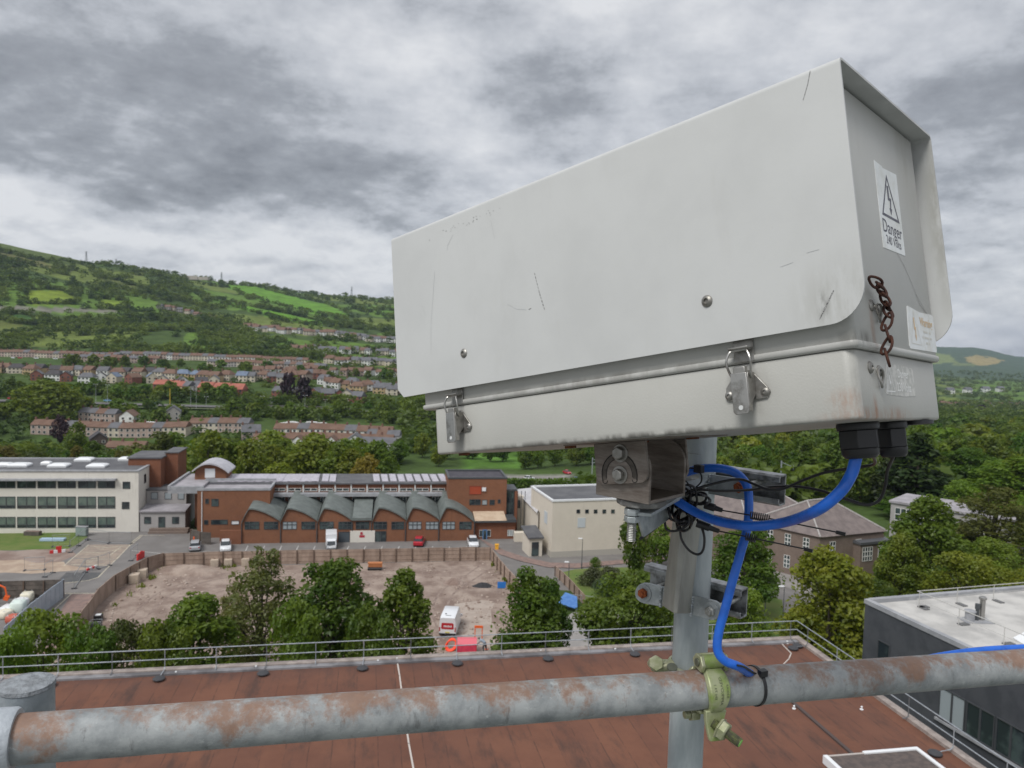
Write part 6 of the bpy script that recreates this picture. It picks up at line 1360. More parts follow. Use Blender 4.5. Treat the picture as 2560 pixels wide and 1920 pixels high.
for poly, c in FIELDS[:20]:                   # hedgerows along the field edges
    for (xa, ya), (xb, yb) in zip(poly, poly[1:]+poly[:1]):
        L_ = math.hypot(xb-xa, yb-ya)
        for k in range(int(L_/3.2)):
            f_ = (k+rr.random())*3.2/L_; px, py = xa+(xb-xa)*f_, ya+(yb-ya)*f_+rr.uniform(-1, 1)
            if px < -60 or px > 1010: continue
            ds = np.linspace(800, 2600, 240); xx = (px-CX)/FPX*ds; vx_, vy_ = vproj(xx, ds, terr(xx, ds)); j = np.argmax(vy_ <= py)
            if j > 0 and rr.random() < .72: hg.append((xx[j], ds[j], float(terr(xx[j], ds[j])), rr.uniform(4, 10)))
pts.append(np.array(hg)); pts = np.concatenate(pts)
Vt, Ft = [], []
for s_ in range(6):
    Vv, Ff, _, _ = crown(900+s_, 1.0, .62, .03, 9, 84, .125, 'round' if s_ % 2 else 'spread', (.36, .56)); Vt.append(Vv)
VV = []
g = np.random.default_rng(12); kk = g.integers(0, 6, len(pts)); an = g.random(len(pts))*6.28; wd = g.uniform(.9, 1.5, len(pts))
for (x, y, z, H), k, a, w_ in zip(pts, kk, an, wd):
    v = Vt[k]; c_, s_ = math.cos(a)*H*w_, math.sin(a)*H*w_
    VV.append(np.stack([v[:, 0]*c_-v[:, 1]*s_+x, v[:, 0]*s_+v[:, 1]*c_+y, v[:, 2]*H+z-.3], 1))
VV = np.concatenate(VV); me = np_mesh('woodland', VV, np.arange(len(VV)).reshape(-1, 4), [lf_far]); o = bpy.data.objects.new('woodland', me); COL.objects.link(o)
tag(o, 'massed woods and hedgerows over the hillside and far valley', 'woodland', kind='stuff')

# ================================================================== HOUSES
def ms(nm, c, c2=None): return M(nm, c, .85, 0, c2 or tuple(x*.78 for x in c), .35, (.35, .65), coord='World')
W_CREAM, W_WHITE, W_BRICK, W_PINK, W_GREY, W_TAN = ms('house_cream', (.56, .50, .40)), ms('house_white', (.68, .68, .66)), ms('house_red_brick', (.22, .085, .06)), ms('house_pinkish', (.40, .31, .27)), ms('house_grey', (.34, .32, .30)), ms('house_tan', (.45, .33, .19))
W_DARK = ms('house_dark_brick', (.085, .062, .052))
R_BROWN, R_GREY, R_RED, R_DARK, R_BLUE = ms('tiles_brown', (.125, .070, .047), (.16, .095, .066)), ms('slates_grey', (.125, .125, .135)), ms('tiles_red', (.36, .12, .085)), ms('slates_dark', (.06, .055, .058)), ms('slates_blue', (.15, .19, .26))
M_WIN, M_SURR, M_CHIM = M('house_window', (.05, .055, .06), .2), ms('house_trim', (.62, .60, .55)), ms('chimney_brick', (.17, .09, .065))
HM = {}
def house_geo(w_, dp, h, rh, hip=0.0, chim=True, win=2, gab=False):
    """four builders: wall, roof, windows, chimney; ridge along x (or along y when gab)"""
    A, B_, C_, D_ = MB(), MB(), MB(), MB(); x, y = w_/2, dp/2
    if gab:
        A.prism([(-x, -y, 0), (x, -y, 0), (x, -y, h), (0, -y, h+rh*.97), (-x, -y, h)], (0, dp, 0))
        for sg in (-1, 1): B_.prism([(sg*(x+.3), -y-.3, h-.12), (0, -y-.3, h+rh), (0, -y-.3, h+rh+.2), (sg*(x+.3), -y-.3, h+.08)], (0, dp+.6, 0))
    else:
        if hip: A.box(-x, x, -y, y, 0, h)
        else: A.prism([(-x, -y, 0), (-x, y, 0), (-x, y, h), (-x, 0, h+rh*.97), (-x, -y, h)], (w_, 0, 0))
        e = .35; hx = hip*x
        v = [(-x-e*.4, -y-e, h), (x+e*.4, -y-e, h), (x+e*.4, y+e, h), (-x-e*.4, y+e, h), (-x+hx, 0, h+rh), (x-hx, 0, h+rh)]
        v2 = [(a, b__, c-.18) for a, b__, c in v[:4]]
        B_.add(v+v2, [(0, 1, 5, 4), (2, 3, 4, 5), (1, 2, 5), (3, 0, 4), (0, 6, 7, 1), (1, 7, 8, 2), (2, 8, 9, 3), (3, 9, 6, 0), (6, 9, 8, 7)])
    for r_ in range(2):
        for k in range(win):
            wx = -x+w_*(k+.5)/win; z_ = h*(.14+.50*r_); C_.box(wx-.62, wx+.62, -y-.05, -y-.01, z_, z_+h*.24)
    if chim: D_.box(-x+.1, -x+.9, -.45, .45, h+rh*.7, h+rh+1.1)
    return A, B_, C_, D_
def far_mesh(key, wall, roof, **kw):
    kk_ = (key, wall.name, roof.name)
    if kk_ not in HM:
        A, B_, C_, D_ = house_geo(**kw); q = MB()
        for i, b__ in enumerate((A, B_, C_, D_)): q.mi = i; q.add(b__.v, b__.f, i)
        me = bpy.data.meshes.new('house'); me.from_pydata([tuple(v) for v in q.v], [], q.f)
        for m_ in (wall, roof, M_WIN, M_CHIM): me.materials.append(m_)
        me.polygons.foreach_set('material_index', q.m); fix_normals(me); HM[kk_] = me
    return HM[kk_]
HK = {'terr': dict(w_=6, dp=8, h=5.0, rh=2.4, win=2), 'semi': dict(w_=11, dp=8, h=4.8, rh=3.2, hip=.45, win=4), 'det': dict(w_=9, dp=8, h=4.8, rh=3.2, win=3), 'gab': dict(w_=7.5, dp=9, h=4.8, rh=3.0, gab=True, chim=False, win=2), 'small': dict(w_=8, dp=7, h=4.5, rh=2.6, chim=False, win=2)}
def far_house(key, wall, roof, loc, rot, lab, grp, sc=1.0):
    o = bpy.data.objects.new('house', far_mesh(key, wall, roof, **HK[key])); COL.objects.link(o)
    o.matrix_world = Matrix.Translation(Vector(loc)-Vector((0, 0, .3))) @ Matrix.Rotation(rot, 4, 'Z') @ Matrix.Scale(sc, 4); tag(o, lab, 'house', grp); return o
hr = random.Random(9)
def row(n, px0, px1, d0, d1, keys, walls_, roofs_, lab, grp, jd=0, jr=.05, r0=0.0, sc=1.0, step=None, dz=0):
    for i in range(n):
        u_ = (i+.5)/n; d = d0+(d1-d0)*u_+hr.uniform(-jd, jd); px = px0+(px1-px0)*u_+(hr.uniform(-.3, .3)*(px1-px0)/n if jd else 0)
        p = T(px, d); p.z += dz+(.5*((i//4) % 2) if jd == 0 else hr.uniform(-.3, .6))
        far_house(hr.choice(keys), hr.choice(walls_), hr.choice(roofs_), p, r0+hr.uniform(-jr, jr), lab, grp, sc)
row(22, -30, 300, 770, 772, ['terr'], [W_CREAM, W_PINK], [R_BROWN, R_GREY], 'cream terraced house in the long row below the wooded hill, left part', 'cream terrace below the hill', jr=0)
row(32, 300, 770, 790, 800, ['terr'], [W_CREAM, W_PINK, W_CREAM, W_WHITE], [R_BROWN, R_GREY, R_GREY, R_BROWN], 'pale terraced house in the upper long row below the wooded hill', 'upper pale terrace below the hill', jr=0)
row(15, 168, 400, 738, 742, ['terr'], [W_PINK, W_BRICK, W_PINK], [R_BROWN, R_GREY], 'brown brick terraced house in the lower row above the grass bank', 'lower brown terrace above the bank', jr=0)
row(20, 520, 815, 735, 730, ['terr'], [W_PINK, W_CREAM, W_GREY], [R_BROWN, R_GREY], 'pinkish terraced house behind the estate trees', 'lower pinkish terrace behind the trees', jr=0)
row(15, -30, 420, 610, 606, ['semi', 'det'], [W_CREAM, W_WHITE, W_TAN], [R_BROWN, R_BROWN, R_GREY, R_DARK], 'brown roofed house in the back row of the estate', 'back row of the estate', 6, .35)
row(12, 60, 560, 575, 570, ['det', 'gab', 'semi'], [W_CREAM, W_TAN, W_BRICK, W_WHITE], [R_DARK, R_BROWN, R_BLUE, R_GREY], 'dark roofed house in the middle row of the estate', 'middle row of the estate', 8, .6)
row(8, 420, 640, 604, 598, ['semi', 'det'], [W_CREAM, W_TAN], [R_BROWN, R_GREY, R_BLUE], 'cream walled house behind the red roofed houses', 'cream houses behind the red roofs', 7, .4)
row(5, 392, 470, 548, 534, ['det'], [W_BRICK, W_TAN], [R_RED], 'house with a bright red tiled roof at the left of the estate', 'red roofed houses at the left', 2, .15, -.12)
row(3, 500, 612, 530, 522, ['det'], [W_BRICK], [R_RED], 'red brick house with a bright red roof facing the carriageway', 'red roofed brick houses facing the road', 0, .08, -.1, 1.15)
row(4, 445, 520, 540, 536, ['det'], [W_GREY, W_WHITE], [R_GREY], 'grey roofed house between the red roofed houses', 'grey roofed houses among red roofs', 3, .5)
row(9, 690, 905, 522, 516, ['gab', 'det'], [W_BRICK, W_BRICK, W_BRICK, W_CREAM], [R_GREY], 'red brick gabled house with a grey roof by the purple trees', 'red brick houses by the purple trees', 5, .5)
row(12, 800, 1010, 590, 575, ['det', 'semi', 'small'], [W_CREAM, W_WHITE, W_TAN], [R_BROWN, R_GREY], 'cream or white house beside the left end of the box', 'pale houses beside the box', 14, .5)
row(16, 640, 1000, 655, 720, ['det', 'semi', 'terr'], [W_CREAM, W_WHITE, W_PINK], [R_BROWN, R_GREY, R_BROWN], 'house in the dense rows climbing behind the purple trees', 'dense rows behind the purple trees', 10, .4)
row(10, 660, 820, 600, 640, ['semi', 'det'], [W_CREAM, W_PINK, W_BRICK], [R_BROWN, R_GREY], 'house in the jumble above the purple trees', 'houses above the purple trees', 12, .5)
row(10, 820, 1000, 830, 850, ['semi', 'det', 'small'], [W_WHITE, W_CREAM], [R_BROWN, R_GREY], 'white house in the row right of the pale terrace', 'white houses right of the terrace', 12, .3, 0, 1.15)
row(16, 725, 1000, 980, 1010, ['terr', 'det'], [W_WHITE, W_WHITE, W_CREAM], [R_BROWN, R_GREY], 'small white house on the slope beside the box, second tier up', 'second tier of slope houses', 14, .3, 0, 1.2)
row(22, 800, 985, 1210, 1235, ['det', 'small'], [W_WHITE, W_WHITE, W_CREAM], [R_BROWN, R_GREY], 'tiny white house high on the slope near the box', 'highest slope houses near the box', 18, .4, 0, 1.3)
row(20, 610, 790, 1190, 1205, ['det', 'small'], [W_WHITE, W_CREAM, W_WHITE], [R_BROWN, R_BROWN, R_GREY], 'tiny house in the hillside cluster left of the highest ones', 'hillside cluster of houses', 22, .5, 0, 1.3)
row(10, 395, 545, 1240, 1270, ['det', 'terr'], [W_GREY, W_CREAM, W_PINK], [R_GREY, R_BROWN], 'tiny grey house on the lane climbing the hill', 'houses on the hill lane', 4, .4)
row(16, 2355, 2480, 1380, 1420, ['det', 'terr', 'semi'], [W_PINK, W_CREAM, W_BRICK], [R_BROWN, R_BROWN], 'tiny brown roofed house far off to the right of the box', 'far brown roofed houses at right', 40, .4)
row(14, 2430, 2600, 1340, 1380, ['gab', 'det'], [W_CREAM, W_WHITE, W_BRICK], [R_BROWN, R_DARK], 'tiny gabled house far off at the right edge', 'far gabled houses at right', 40, .6)
row(4, 2360, 2530, 1900, 2050, ['small'], [W_WHITE], [R_GREY], 'long white shed far away on the valley floor at right', 'far white sheds at right', 60, .1, 0, 2.2)
# near rows keep their parts
def near_house(loc, rot, key, wall, roof, lab, grp=None, trim=True, scale=1.0, over=None):
    kw = dict(HK[key]); kw.update(over or {}); A, B_, C_, D_ = house_geo(**kw)
    t_ = thing('house', lab, 'house', group=grp, mtx=Matrix.Translation(Vector(loc)-Vector((0, 0, .3))) @ Matrix.Rotation(rot, 4, 'Z') @ Matrix.Scale(scale, 4))
    A.build('wall', wall, t_, smooth=0); rf = B_.build('roof', roof, t_, smooth=0)
    if D_.v: D_.build('chimney', M_CHIM, rf, smooth=0)
    h, w_, y, n = kw['h'], kw['w_'], kw['dp']/2, kw.get('win', 2)
    for r_ in range(2):
        for k in range(n):
            wx = -w_/2+w_*(k+.5)/n; z_ = h*(.14+.50*r_); q = MB(); q.box(wx-.75, wx+.75, -y-.06, -y-.004, z_-.12, z_+h*.26, 0); q.box(wx-.55, wx+.55, -y-.09, -y-.061, z_, z_+h*.24, 1)
            q.build('window', [M_SURR, M_WIN], t_, smooth=0)
    return t_
def nrow(n, px0, px1, d0, d1, key, walls_, roofs_, lab, grp, rot=0.0, over=None, sc=1.0):
    for i in range(n): u_ = (i+.5)/n; near_house(T(px0+(px1-px0)*u_, d0+(d1-d0)*u_), rot, key, hr.choice(walls_), roofs_[i % len(roofs_)], lab, grp, over=over, scale=sc)
nrow(14, 85, 470, 392, 388, 'terr', [W_CREAM, W_PINK], [R_BROWN, R_BROWN, R_BROWN, R_GREY], 'brown roofed terraced house in the near long row at left', 'near brown terrace at left')
nrow(6, 480, 625, 396, 394, 'terr', [W_CREAM, W_PINK], [R_BROWN, R_BROWN, R_GREY], 'brown roofed terraced house half hidden by the willow belt', 'near terrace behind the willows')
nrow(3, 270, 366, 352, 350, 'terr', [W_BRICK], [R_BROWN], 'red brick terraced house with cream window surrounds above the white block', 'red brick terrace above the white block', over=dict(win=3))
near_house(T(243, 366), .55, 'gab', W_DARK, R_DARK, 'dark brick gabled house with white bargeboards beside the red terrace')
nrow(4, 205, 292, 425, 422, 'terr', [W_PINK], [R_GREY, R_GREY, R_BROWN], 'grey roofed pinkish terraced house below the carriageway', 'grey roofed terrace below the carriageway')
near_house(T(322, 418), .1, 'gab', W_WHITE, R_BROWN, 'white gabled house with a brown roof below the carriageway')
near_house(T(432, 430), .35, 'gab', W_GREY, R_GREY, 'grey gabled house with pale bargeboards beside the white marquee')
nrow(3, 925, 1000, 362, 360, 'terr', [W_WHITE, W_CREAM], [R_GREY, R_BROWN], 'white terraced house in the front row just above the willow belt', 'front white terrace by the box', over=dict(h=5.4))
nrow(12, 640, 985, 352, 348, 'terr', [W_WHITE, W_CREAM], [R_BROWN], 'brown roofed terraced house in the near row left of the box', 'near brown terrace by the box')
nrow(10, 690, 985, 378, 373, 'terr', [W_CREAM, W_WHITE], [R_BROWN, R_BROWN, R_GREY, R_BROWN], 'terraced house in the row just behind the near brown terrace', 'second near terrace by the box')
for k, (px, d_) in enumerate([(705, 345), (748, 344), (790, 344), (832, 343)]): near_house(T(px, d_), 0, 'gab', W_WHITE, R_BROWN, 'white gabled front wing of the near brown terrace', 'white gabled wings', over=dict(w_=4.2, dp=6, h=4.6, rh=2.0, win=1))
near_house(T(890, 340), .1, 'gab', W_WHITE, R_GREY, 'largest white gable end beside the box corner', over=dict(w_=8.5, dp=9, h=5, rh=3.2, win=2))
nrow(3, 915, 990, 337, 336, 'terr', [W_WHITE, W_CREAM], [R_GREY], 'white house with a grey roof tucked under the box corner', 'white houses under the box corner', over=dict(chim=False))
near_house(T(628, 372), .3, 'det', W_PINK, R_GREY, 'grey roofed house poking above the willow belt')
q = MB(); mq = T(405, 405); q.M = Matrix.Translation(mq)
q.prism([(-9, -3, 0), (-9, 3, 0), (-9, 3, 2.4), (-9, 0, 3.6), (-9, -3, 2.4)], (18, 0, 0)); q.build('marquee', m_white, None, 'long white marquee roof below the dual carriageway', 'marquee', smooth=0)

# ================================================================== ROADS, MASTS, PYLONS FAR OFF
def strip_terr(name, px0, px1, d0, d1, dz, m, n=60, wall=None, **kw):
    q = MB(); A_, B_ = [], []
    for i in range(n+1):
        px = px0+(px1-px0)*i/n; a, b__ = T(px, d0), T(px, d1); z_ = max(a.z, b__.z)+dz; A_.append(Vector((a.x, a.y, z_))); B_.append(Vector((b__.x, b__.y, z_)))
    for i in range(n):
        if wall: q.add([A_[i], A_[i+1], B_[i+1], B_[i], A_[i]+Vector((0, 0, wall)), A_[i+1]+Vector((0, 0, wall)), B_[i+1]+Vector((0, 0, wall)), B_[i]+Vector((0, 0, wall))], [(0, 1, 5, 4), (4, 5, 6, 7), (3, 7, 6, 2)])
        else: q.quad(A_[i], A_[i+1], B_[i+1], B_[i])
    return q.build(name, m, None, smooth=0, **kw)
strip_terr('dual_carriageway', -300, 1300, 463, 475, .35, M('far_tarmac', (.145, .14, .138), 1.0, spec=.05), kind='structure')
strip_terr('carriageway_verge', -300, 1300, 456, 462, .6, M('verge', (.07, .10, .03), .95, 0, (.10, .11, .05), .1, coord='World'), kind='structure')
strip_terr('parapet_wall', 620, 900, 480, 480.5, -.4, M('dark_wall', (.11, .10, .09), .9), wall=1.1, label='low dark wall along the far side of the dual carriageway', cat='wall')
def pole_lamp(name, base, H, lab, cat='lamp post', grp=None, arm=1.2, r=.09, m=None, double=False, globe=False, rot=0.0):
    m = m or M('lamp_grey', (.30, .31, .32), .5, .4); g_ = thing(name, lab, cat, loc=base, rot=rot, group=grp)
    q = MB(); q.tube([(0, 0, -.2), (0, 0, .9), (0, 0, .95), (0, 0, H)], [r, r, r*.7, r*.45], 8); q.build('column', m, g_)
    if globe: q = MB(); q.lathe([(.001, -.05), (.12, 0), (.30, .16), (.30, .34), (.16, .5), (.001, .52)], (0, 0, H), (0, 0, 1), 14); q.build('lamp_head', m_white, g_); return g_
    for sg in ((-1, 1) if double else (-1,)):
        if arm: q = MB(); q.tube([(0, 0, H-.05), (sg*arm*.5, 0, H+.1), (sg*arm, 0, H+.12)], r*.4, 6); q.build('arm', m, g_)
        q = MB(); q.rings([[(sg*arm-.35, -.12, H+.08), (sg*arm+.35, -.12, H+.08), (sg*arm+.35, .12, H+.08), (sg*arm-.35, .12, H+.08)], [(sg*arm-.25, -.08, H+.2), (sg*arm+.25, -.08, H+.2), (sg*arm+.25, .08, H+.2), (sg*arm-.25, .08, H+.2)]], True, True); q.build('lamp_head', m_white, g_, smooth=0)
    return g_
for px, y0, y1 in ((237, 960, 1005), (266, 955, 1000), (475, 967, 1007), (489, 962, 1017), (514, 985, 1007), (655, 976, 1003), (762, 971, 1003), (813, 980, 1003)):
    pole_lamp('lamp_post', T(px, 470 if y1 < 1012 else 458)+Vector((0, 0, .8)), (y1-y0)/FPX*470, 'tall street lamp standing along the dual carriageway', grp='street lamps along the dual carriageway', double=True, arm=1.0, r=.14)
q = MB(); b_ = T(423, 462); q.tube([b_, b_+Vector((0, 0, 12))], .16, 6); q.build('yellow_pole', M('yellow_pole', (.65, .45, .03), .6), None, 'yellow pole standing by the dual carriageway', 'pole')
LP = [((1454, 1422), (1458, 1347), 'lamp post against the front of the beige theatre'), ((1421, 1466), (1422, 1406), 'lamp post in the middle of the right lawn corner'), ((1491, 1590), (1491, 1505), 'lamp post behind the red roof edge by the pale road'), ((1955, 1589), (1962, 1466), 'lamp post left of the big lime green tree'), ((1911, 1563), (1916, 1474), 'lamp post with a long arm behind the blue cable')]
for (bx2, by2), (tx2, ty2), lab in LP:
    b_ = G(bx2, by2); d_ = pix(b_)[2]; pole_lamp('lamp_post', b_, (by2-ty2)/FPX*d_*1.0, lab, arm=1.9 if 'long arm' in lab else .35, m=M('lamp_dark', (.07, .075, .08), .5, .3))
b_ = G(1043, 1690); pole_lamp('lamp_post', b_, 5.2, 'lamp post with a white globe among the dark trees', globe=True, m=MATS['lamp_dark'])
def mast(px, y0, d, H, lab, grp):
    b_ = T(px, d); g_ = thing('railway_mast', lab, 'mast', loc=b_, group=grp); m_ = M('mast_grey', (.33, .36, .38), .6, .3)
    q = MB(); q.box(-.13, .13, -.13, .13, 0, H); q.build('post', m_, g_); q = MB(); q.tube([(0, 0, H-.4), (3.2, 0, H-1.6)], .07, 6); q.tube([(0, 0, H-1.8), (3.2, 0, H-1.6)], .07, 6); q.tube([(3.2, 0, H-1.0), (3.2, 0, H-2.4)], .05, 6); q.build('bracket_arm', m_, g_)
for px, d_ in ((1799, 250), (1964, 200), (2039, 232), (2085, 236), (1488, 262)): mast(px, 0, d_, 9.5, 'grey railway mast with bracket arms in front of the wood', 'railway masts')
def pylon(px, d, H, lab, grp):
    b_ = T(px, d); g_ = thing('pylon', lab, 'pylon', loc=b_, group=grp); m_ = M('pylon_steel', (.20, .215, .23), .6, .3); q = MB(); w_ = H*.11
    for sx in (-1, 1):
        for sy in (-1, 1): q.tube([(sx*w_, sy*w_, 0), (sx*w_*.35, sy*w_*.35, H*.6), (sx*.2, sy*.2, H)], .26, 4)
    for k in range(7):
        z0, z1 = H*k/9, H*(k+1)/9; wa, wb_ = w_*(1-k/9*1.05)+.1, w_*(1-(k+1)/9*1.05)+.1
        for sy in (-1, 1): q.tube([(-wa, sy*wa, z0), (wb_, sy*wb_, z1)], .15, 4); q.tube([(wa, sy*wa, z0), (-wb_, sy*wb_, z1)], .15, 4)
    q.build('lattice', m_, g_); q = MB()
    for z_ in (.66, .79, .91): q.tube([(-H*.13, 0, H*z_), (0, 0, H*(z_+.03)), (H*.13, 0, H*z_)], .22, 4); q.tube([(-H*.13, 0, H*z_), (H*.13, 0, H*z_)], .2, 4)
    q.build('cross_arm', m_, g_)
for px, d_, H in ((215, 1700, 26), (289, 1800, 22), (551, 1960, 30), (875, 2360, 34)): pylon(px, d_, H, 'lattice electricity pylon on the skyline of the left hill', 'pylons on the hill')
q = MB(); b_ = T(480, 1840); q.M = Matrix.Translation(b_); q.box(-38, 38, -8, 8, 0, 7); q.box(-10, 14, -10, -8.01, 0, 9); q.build('hilltop_building', ms('hilltop_pale', (.42, .38, .33)), None, 'long pale building on the skyline of the hill', 'building', smooth=0)
# ================================================================== VEHICLES AND SITE THINGS
m_tyre = M('tyre', (.02, .02, .02), .8); m_rim = M('wheel_rim', (.35, .35, .36), .4, .7); m_lamp = M('headlamp', (.75, .76, .78), .15); m_tail = M('tail_lamp', (.35, .02, .02), .3); m_plate = M('number_plate', (.62, .55, .12), .5); m_cglass = M('car_glass', (.03, .035, .04), .06, spec=.8)
def carpaint(nm, c): return M(nm, c, .28, .1, spec=.6)
def wheels(root, xs_, ys_, r, wd=.2):
    for x in (-xs_, xs_):
        for y in ys_:
            q = MB(); q.lathe([(r*.55, 0), (r*.92, 0), (r, .03), (r, wd-.03), (r*.92, wd), (r*.55, wd)], (x-wd/2, y, r), (1, 0, 0), 18); wl = q.build('wheel', m_tyre, root); q = MB(); q.lathe([(.001, .02), (r*.6, .02), (r*.6, wd-.02), (.001, wd-.02)], (x-wd/2, y, r), (1, 0, 0), 14); q.build('rim', m_rim, wl)
def sec(y, w0, z0, w1, z1, w2, z2): return [(-w0, y, z0), (w0, y, z0), (w1, y, z1), (w2, y, z2), (-w2, y, z2), (-w1, y, z1)]
def car(loc, rot, paint_, lab, grp=None, L=4.2, estate=False, name='parked_car'):
    """nose towards -y"""
    t_ = thing(name, lab, 'car', loc=loc, rot=rot, group=grp); h = L/2
    q = MB(); q.rings([sec(-h, .62, .35, .74, .5, .66, .62), sec(-h+.15, .78, .22, .86, .55, .76, .74), sec(-h+.9, .82, .2, .88, .6, .80, .90), sec(-.4, .84, .2, .89, .6, .82, .95), sec(h-.9, .84, .2, .89, .62, .82, .98), sec(h-.2, .80, .24, .86, .6, .78, .96 if estate else .92), sec(h, .70, .36, .78, .55, .70, .78)], True, True)
    q.build('body', paint_, t_, smooth=45)
    q = MB(); zr_ = 1.45; ye = h-.25 if estate else h-.75
    def cs(y, w_, z_): return [(-w_, y, z_), (w_, y, z_)]
    q.rings([[(-.78, -h+1.05, .9), (.78, -h+1.05, .9), (.80, -.2, .94), (.80, ye-.2, .97), (.76, h-.22, .93), (-.76, h-.22, .93), (-.80, ye-.2, .97), (-.80, -.2, .94)],
             [(-.58, -h+1.75, zr_-.03), (.58, -h+1.75, zr_-.03), (.62, -.05, zr_), (.62, ye-.5, zr_), (.55, ye-.1, zr_-.05), (-.55, ye-.1, zr_-.05), (-.62, ye-.5, zr_), (-.62, -.05, zr_)]], True, True); q.build('windows', m_cglass, t_, smooth=0)
    q = MB(); q.rings([[(-.56, -h+1.78, zr_-.02), (.56, -h+1.78, zr_-.02), (.61, 0, zr_+.005), (.60, ye-.5, zr_), (.53, ye-.12, zr_-.04), (-.53, ye-.12, zr_-.04), (-.60, ye-.5, zr_), (-.61, 0, zr_+.005)], [(-.5, -h+1.9, zr_+.03), (.5, -h+1.9, zr_+.03), (.52, 0, zr_+.05), (.5, ye-.55, zr_+.04), (.45, ye-.2, zr_), (-.45, ye-.2, zr_), (-.5, ye-.55, zr_+.04), (-.52, 0, zr_+.05)]], True, True); q.build('roof', paint_, t_, smooth=30)
    for sx in (-1, 1):
        q = MB(); q.box(sx*.62-.14, sx*.62+.14, -h-.01, -h+.25, .55, .72); q.build('headlight', m_lamp, t_, bevel=.03); q = MB(); q.box(sx*.64-.12, sx*.64+.12, h-.15, h+.005, .62, .82); q.build('tail_light', m_tail, t_, bevel=.02)
    wheels(t_, .78, (-h+.78, h-.78), .31); return t_
P_WH, P_RD, P_SV, P_BL, P_GY = carpaint('paint_white', (.72, .73, .75)), carpaint('paint_red', (.42, .02, .035)), carpaint('paint_silver', (.38, .39, .41)), carpaint('paint_blue', (.04, .07, .16)), carpaint('paint_grey', (.10, .105, .11))
ga = math.atan2(KA.y, KA.x)
car(G(488, 1372), math.pi+.35, P_SV, 'silver grey hatchback parked at the left end of the fenced car park', estate=True)
car(G(564, 1373), .36, P_WH, 'white car parked left of the birch tree, nose towards us', L=4.4)
car(G(1048, 1361), math.pi, P_RD, 'red car parked in front of the workshop barrels', L=3.9, estate=True)
car(G(1182, 1363), .15, P_WH, 'white car parked by the blue door at the workshop end', L=4.4)
tr = thing('box_truck', 'white box truck parked outside the workshop, cab facing us', 'truck', loc=G(828, 1369), rot=.235)
tr.scale = (.86, .86, .86); tr.matrix_world = Matrix.Translation(G(828, 1369)) @ Matrix.Rotation(.235, 4, 'Z') @ Matrix.Scale(.86, 4)
q = MB(); q.rings([[(-.9, -2.7, .45), (.9, -2.7, .45), (.9, -2.75, 1.15), (.82, -2.3, 1.95), (-.82, -2.3, 1.95), (-.9, -2.75, 1.15)], [(-.95, -1.2, .45), (.95, -1.2, .45), (.95, -1.2, 1.2), (.9, -1.2, 2.05), (-.9, -1.2, 2.05), (-.95, -1.2, 1.2)]], True, True); q.build('cab', P_WH, tr, smooth=0)
q = MB(); q.poly([(-.78, -2.74, 1.22), (.78, -2.74, 1.22), (.72, -2.36, 1.88), (-.72, -2.36, 1.88)]); q.build('windscreen', m_cglass, tr, smooth=0)
q = MB(); q.box(-1.05, 1.05, -1.15, 2.8, .75, 2.95); q.build('cargo_box', P_WH, tr, bevel=.05); q = MB(); q.box(-.85, .85, -2.78, -2.7, .4, .62); q.build('bumper', P_GY, tr)
for sx in (-.65, .65): q = MB(); q.box(sx-.14, sx+.14, -2.78, -2.70, .72, .92); q.build('headlight', m_lamp, tr)
wheels(tr, .86, (-1.9, 1.7), .36)
# white van seen from behind
vn = thing('white_van', 'white high roof van with a red panel on its rear doors', 'van', loc=G(1118, 1594), rot=-.06+math.pi*0)
def vsec(y, w0, w1, w2, zt, zb=.35): return [(-w0, y, zb), (w0, y, zb), (w0, y, 1.0), (w1, y, zt-.45), (w2, y, zt-.05), (w2-.2, y, zt), (-w2+.2, y, zt), (-w2, y, zt-.05), (-w1, y, zt-.45), (-w0, y, 1.0)]
q = MB(); q.rings([vsec(0, 1.0, .95, .84, 2.38), vsec(.25, 1.02, .98, .88, 2.5), vsec(3.8, 1.02, .98, .88, 2.5), vsec(4.5, 1.0, .9, .75, 2.2), vsec(4.9, .98, .8, .66, 1.55), vsec(5.5, .9, .75, .62, 1.2)], True, True); q.build('body', P_WH, vn, smooth=35)
q = MB(); q.prism([(-.72+.1, -.02, 1.02), (.72-.1, -.02, 1.02), (.76, -.02, 1.1), (.72, -.02, 1.68), (.62, -.02, 1.78), (-.62, -.02, 1.78), (-.72, -.02, 1.68), (-.76, -.02, 1.1)], (0, .015, 0)); rp = q.build('rear_panel', M('van_red', (.42, .02, .03), .4), vn, smooth=0)
q = MB()
for k in range(8):
    x = -.46+k*.125; hh = .10+.03*((k*5) % 3); q.box(x, x+.085, -.032, -.021, 1.34-hh*.5, 1.34+hh)
q.build('panel_lettering', m_white, rp, smooth=0)
q = MB(); q.prism([(-1.03, 1.2, 1.25), (-1.03, 2.9, 1.25), (-1.0, 2.7, 1.75), (-1.0, 1.0, 1.75)], (-.012, 0, 0)); q.build('side_panel', MATS['van_red'], vn, smooth=0)
q = MB(); q.box(-1.0, 1.0, -.08, .2, .32, .52); q.build('bumper', m_blk, vn, bevel=.03)
for sx in (-.93, .93): q = MB(); q.box(sx-.06, sx+.06, -.03, .1, .75, 1.25); q.build('tail_light', m_tail, vn)
q = MB(); q.box(-.26, .26, -.035, -.005, .58, .70); q.build('number_plate', m_plate, vn); q = MB(); q.box(-.3, .35, .45, .55, 2.49, 2.53); q.build('roof_light_bar', P_GY, vn); q = MB(); q.lathe([(.001, 0), (.12, 0), (.1, .08), (.001, .1)], (-.35, 1.0, 2.49), (0, 0, 1), 12); q.build('roof_vent', P_GY, vn)
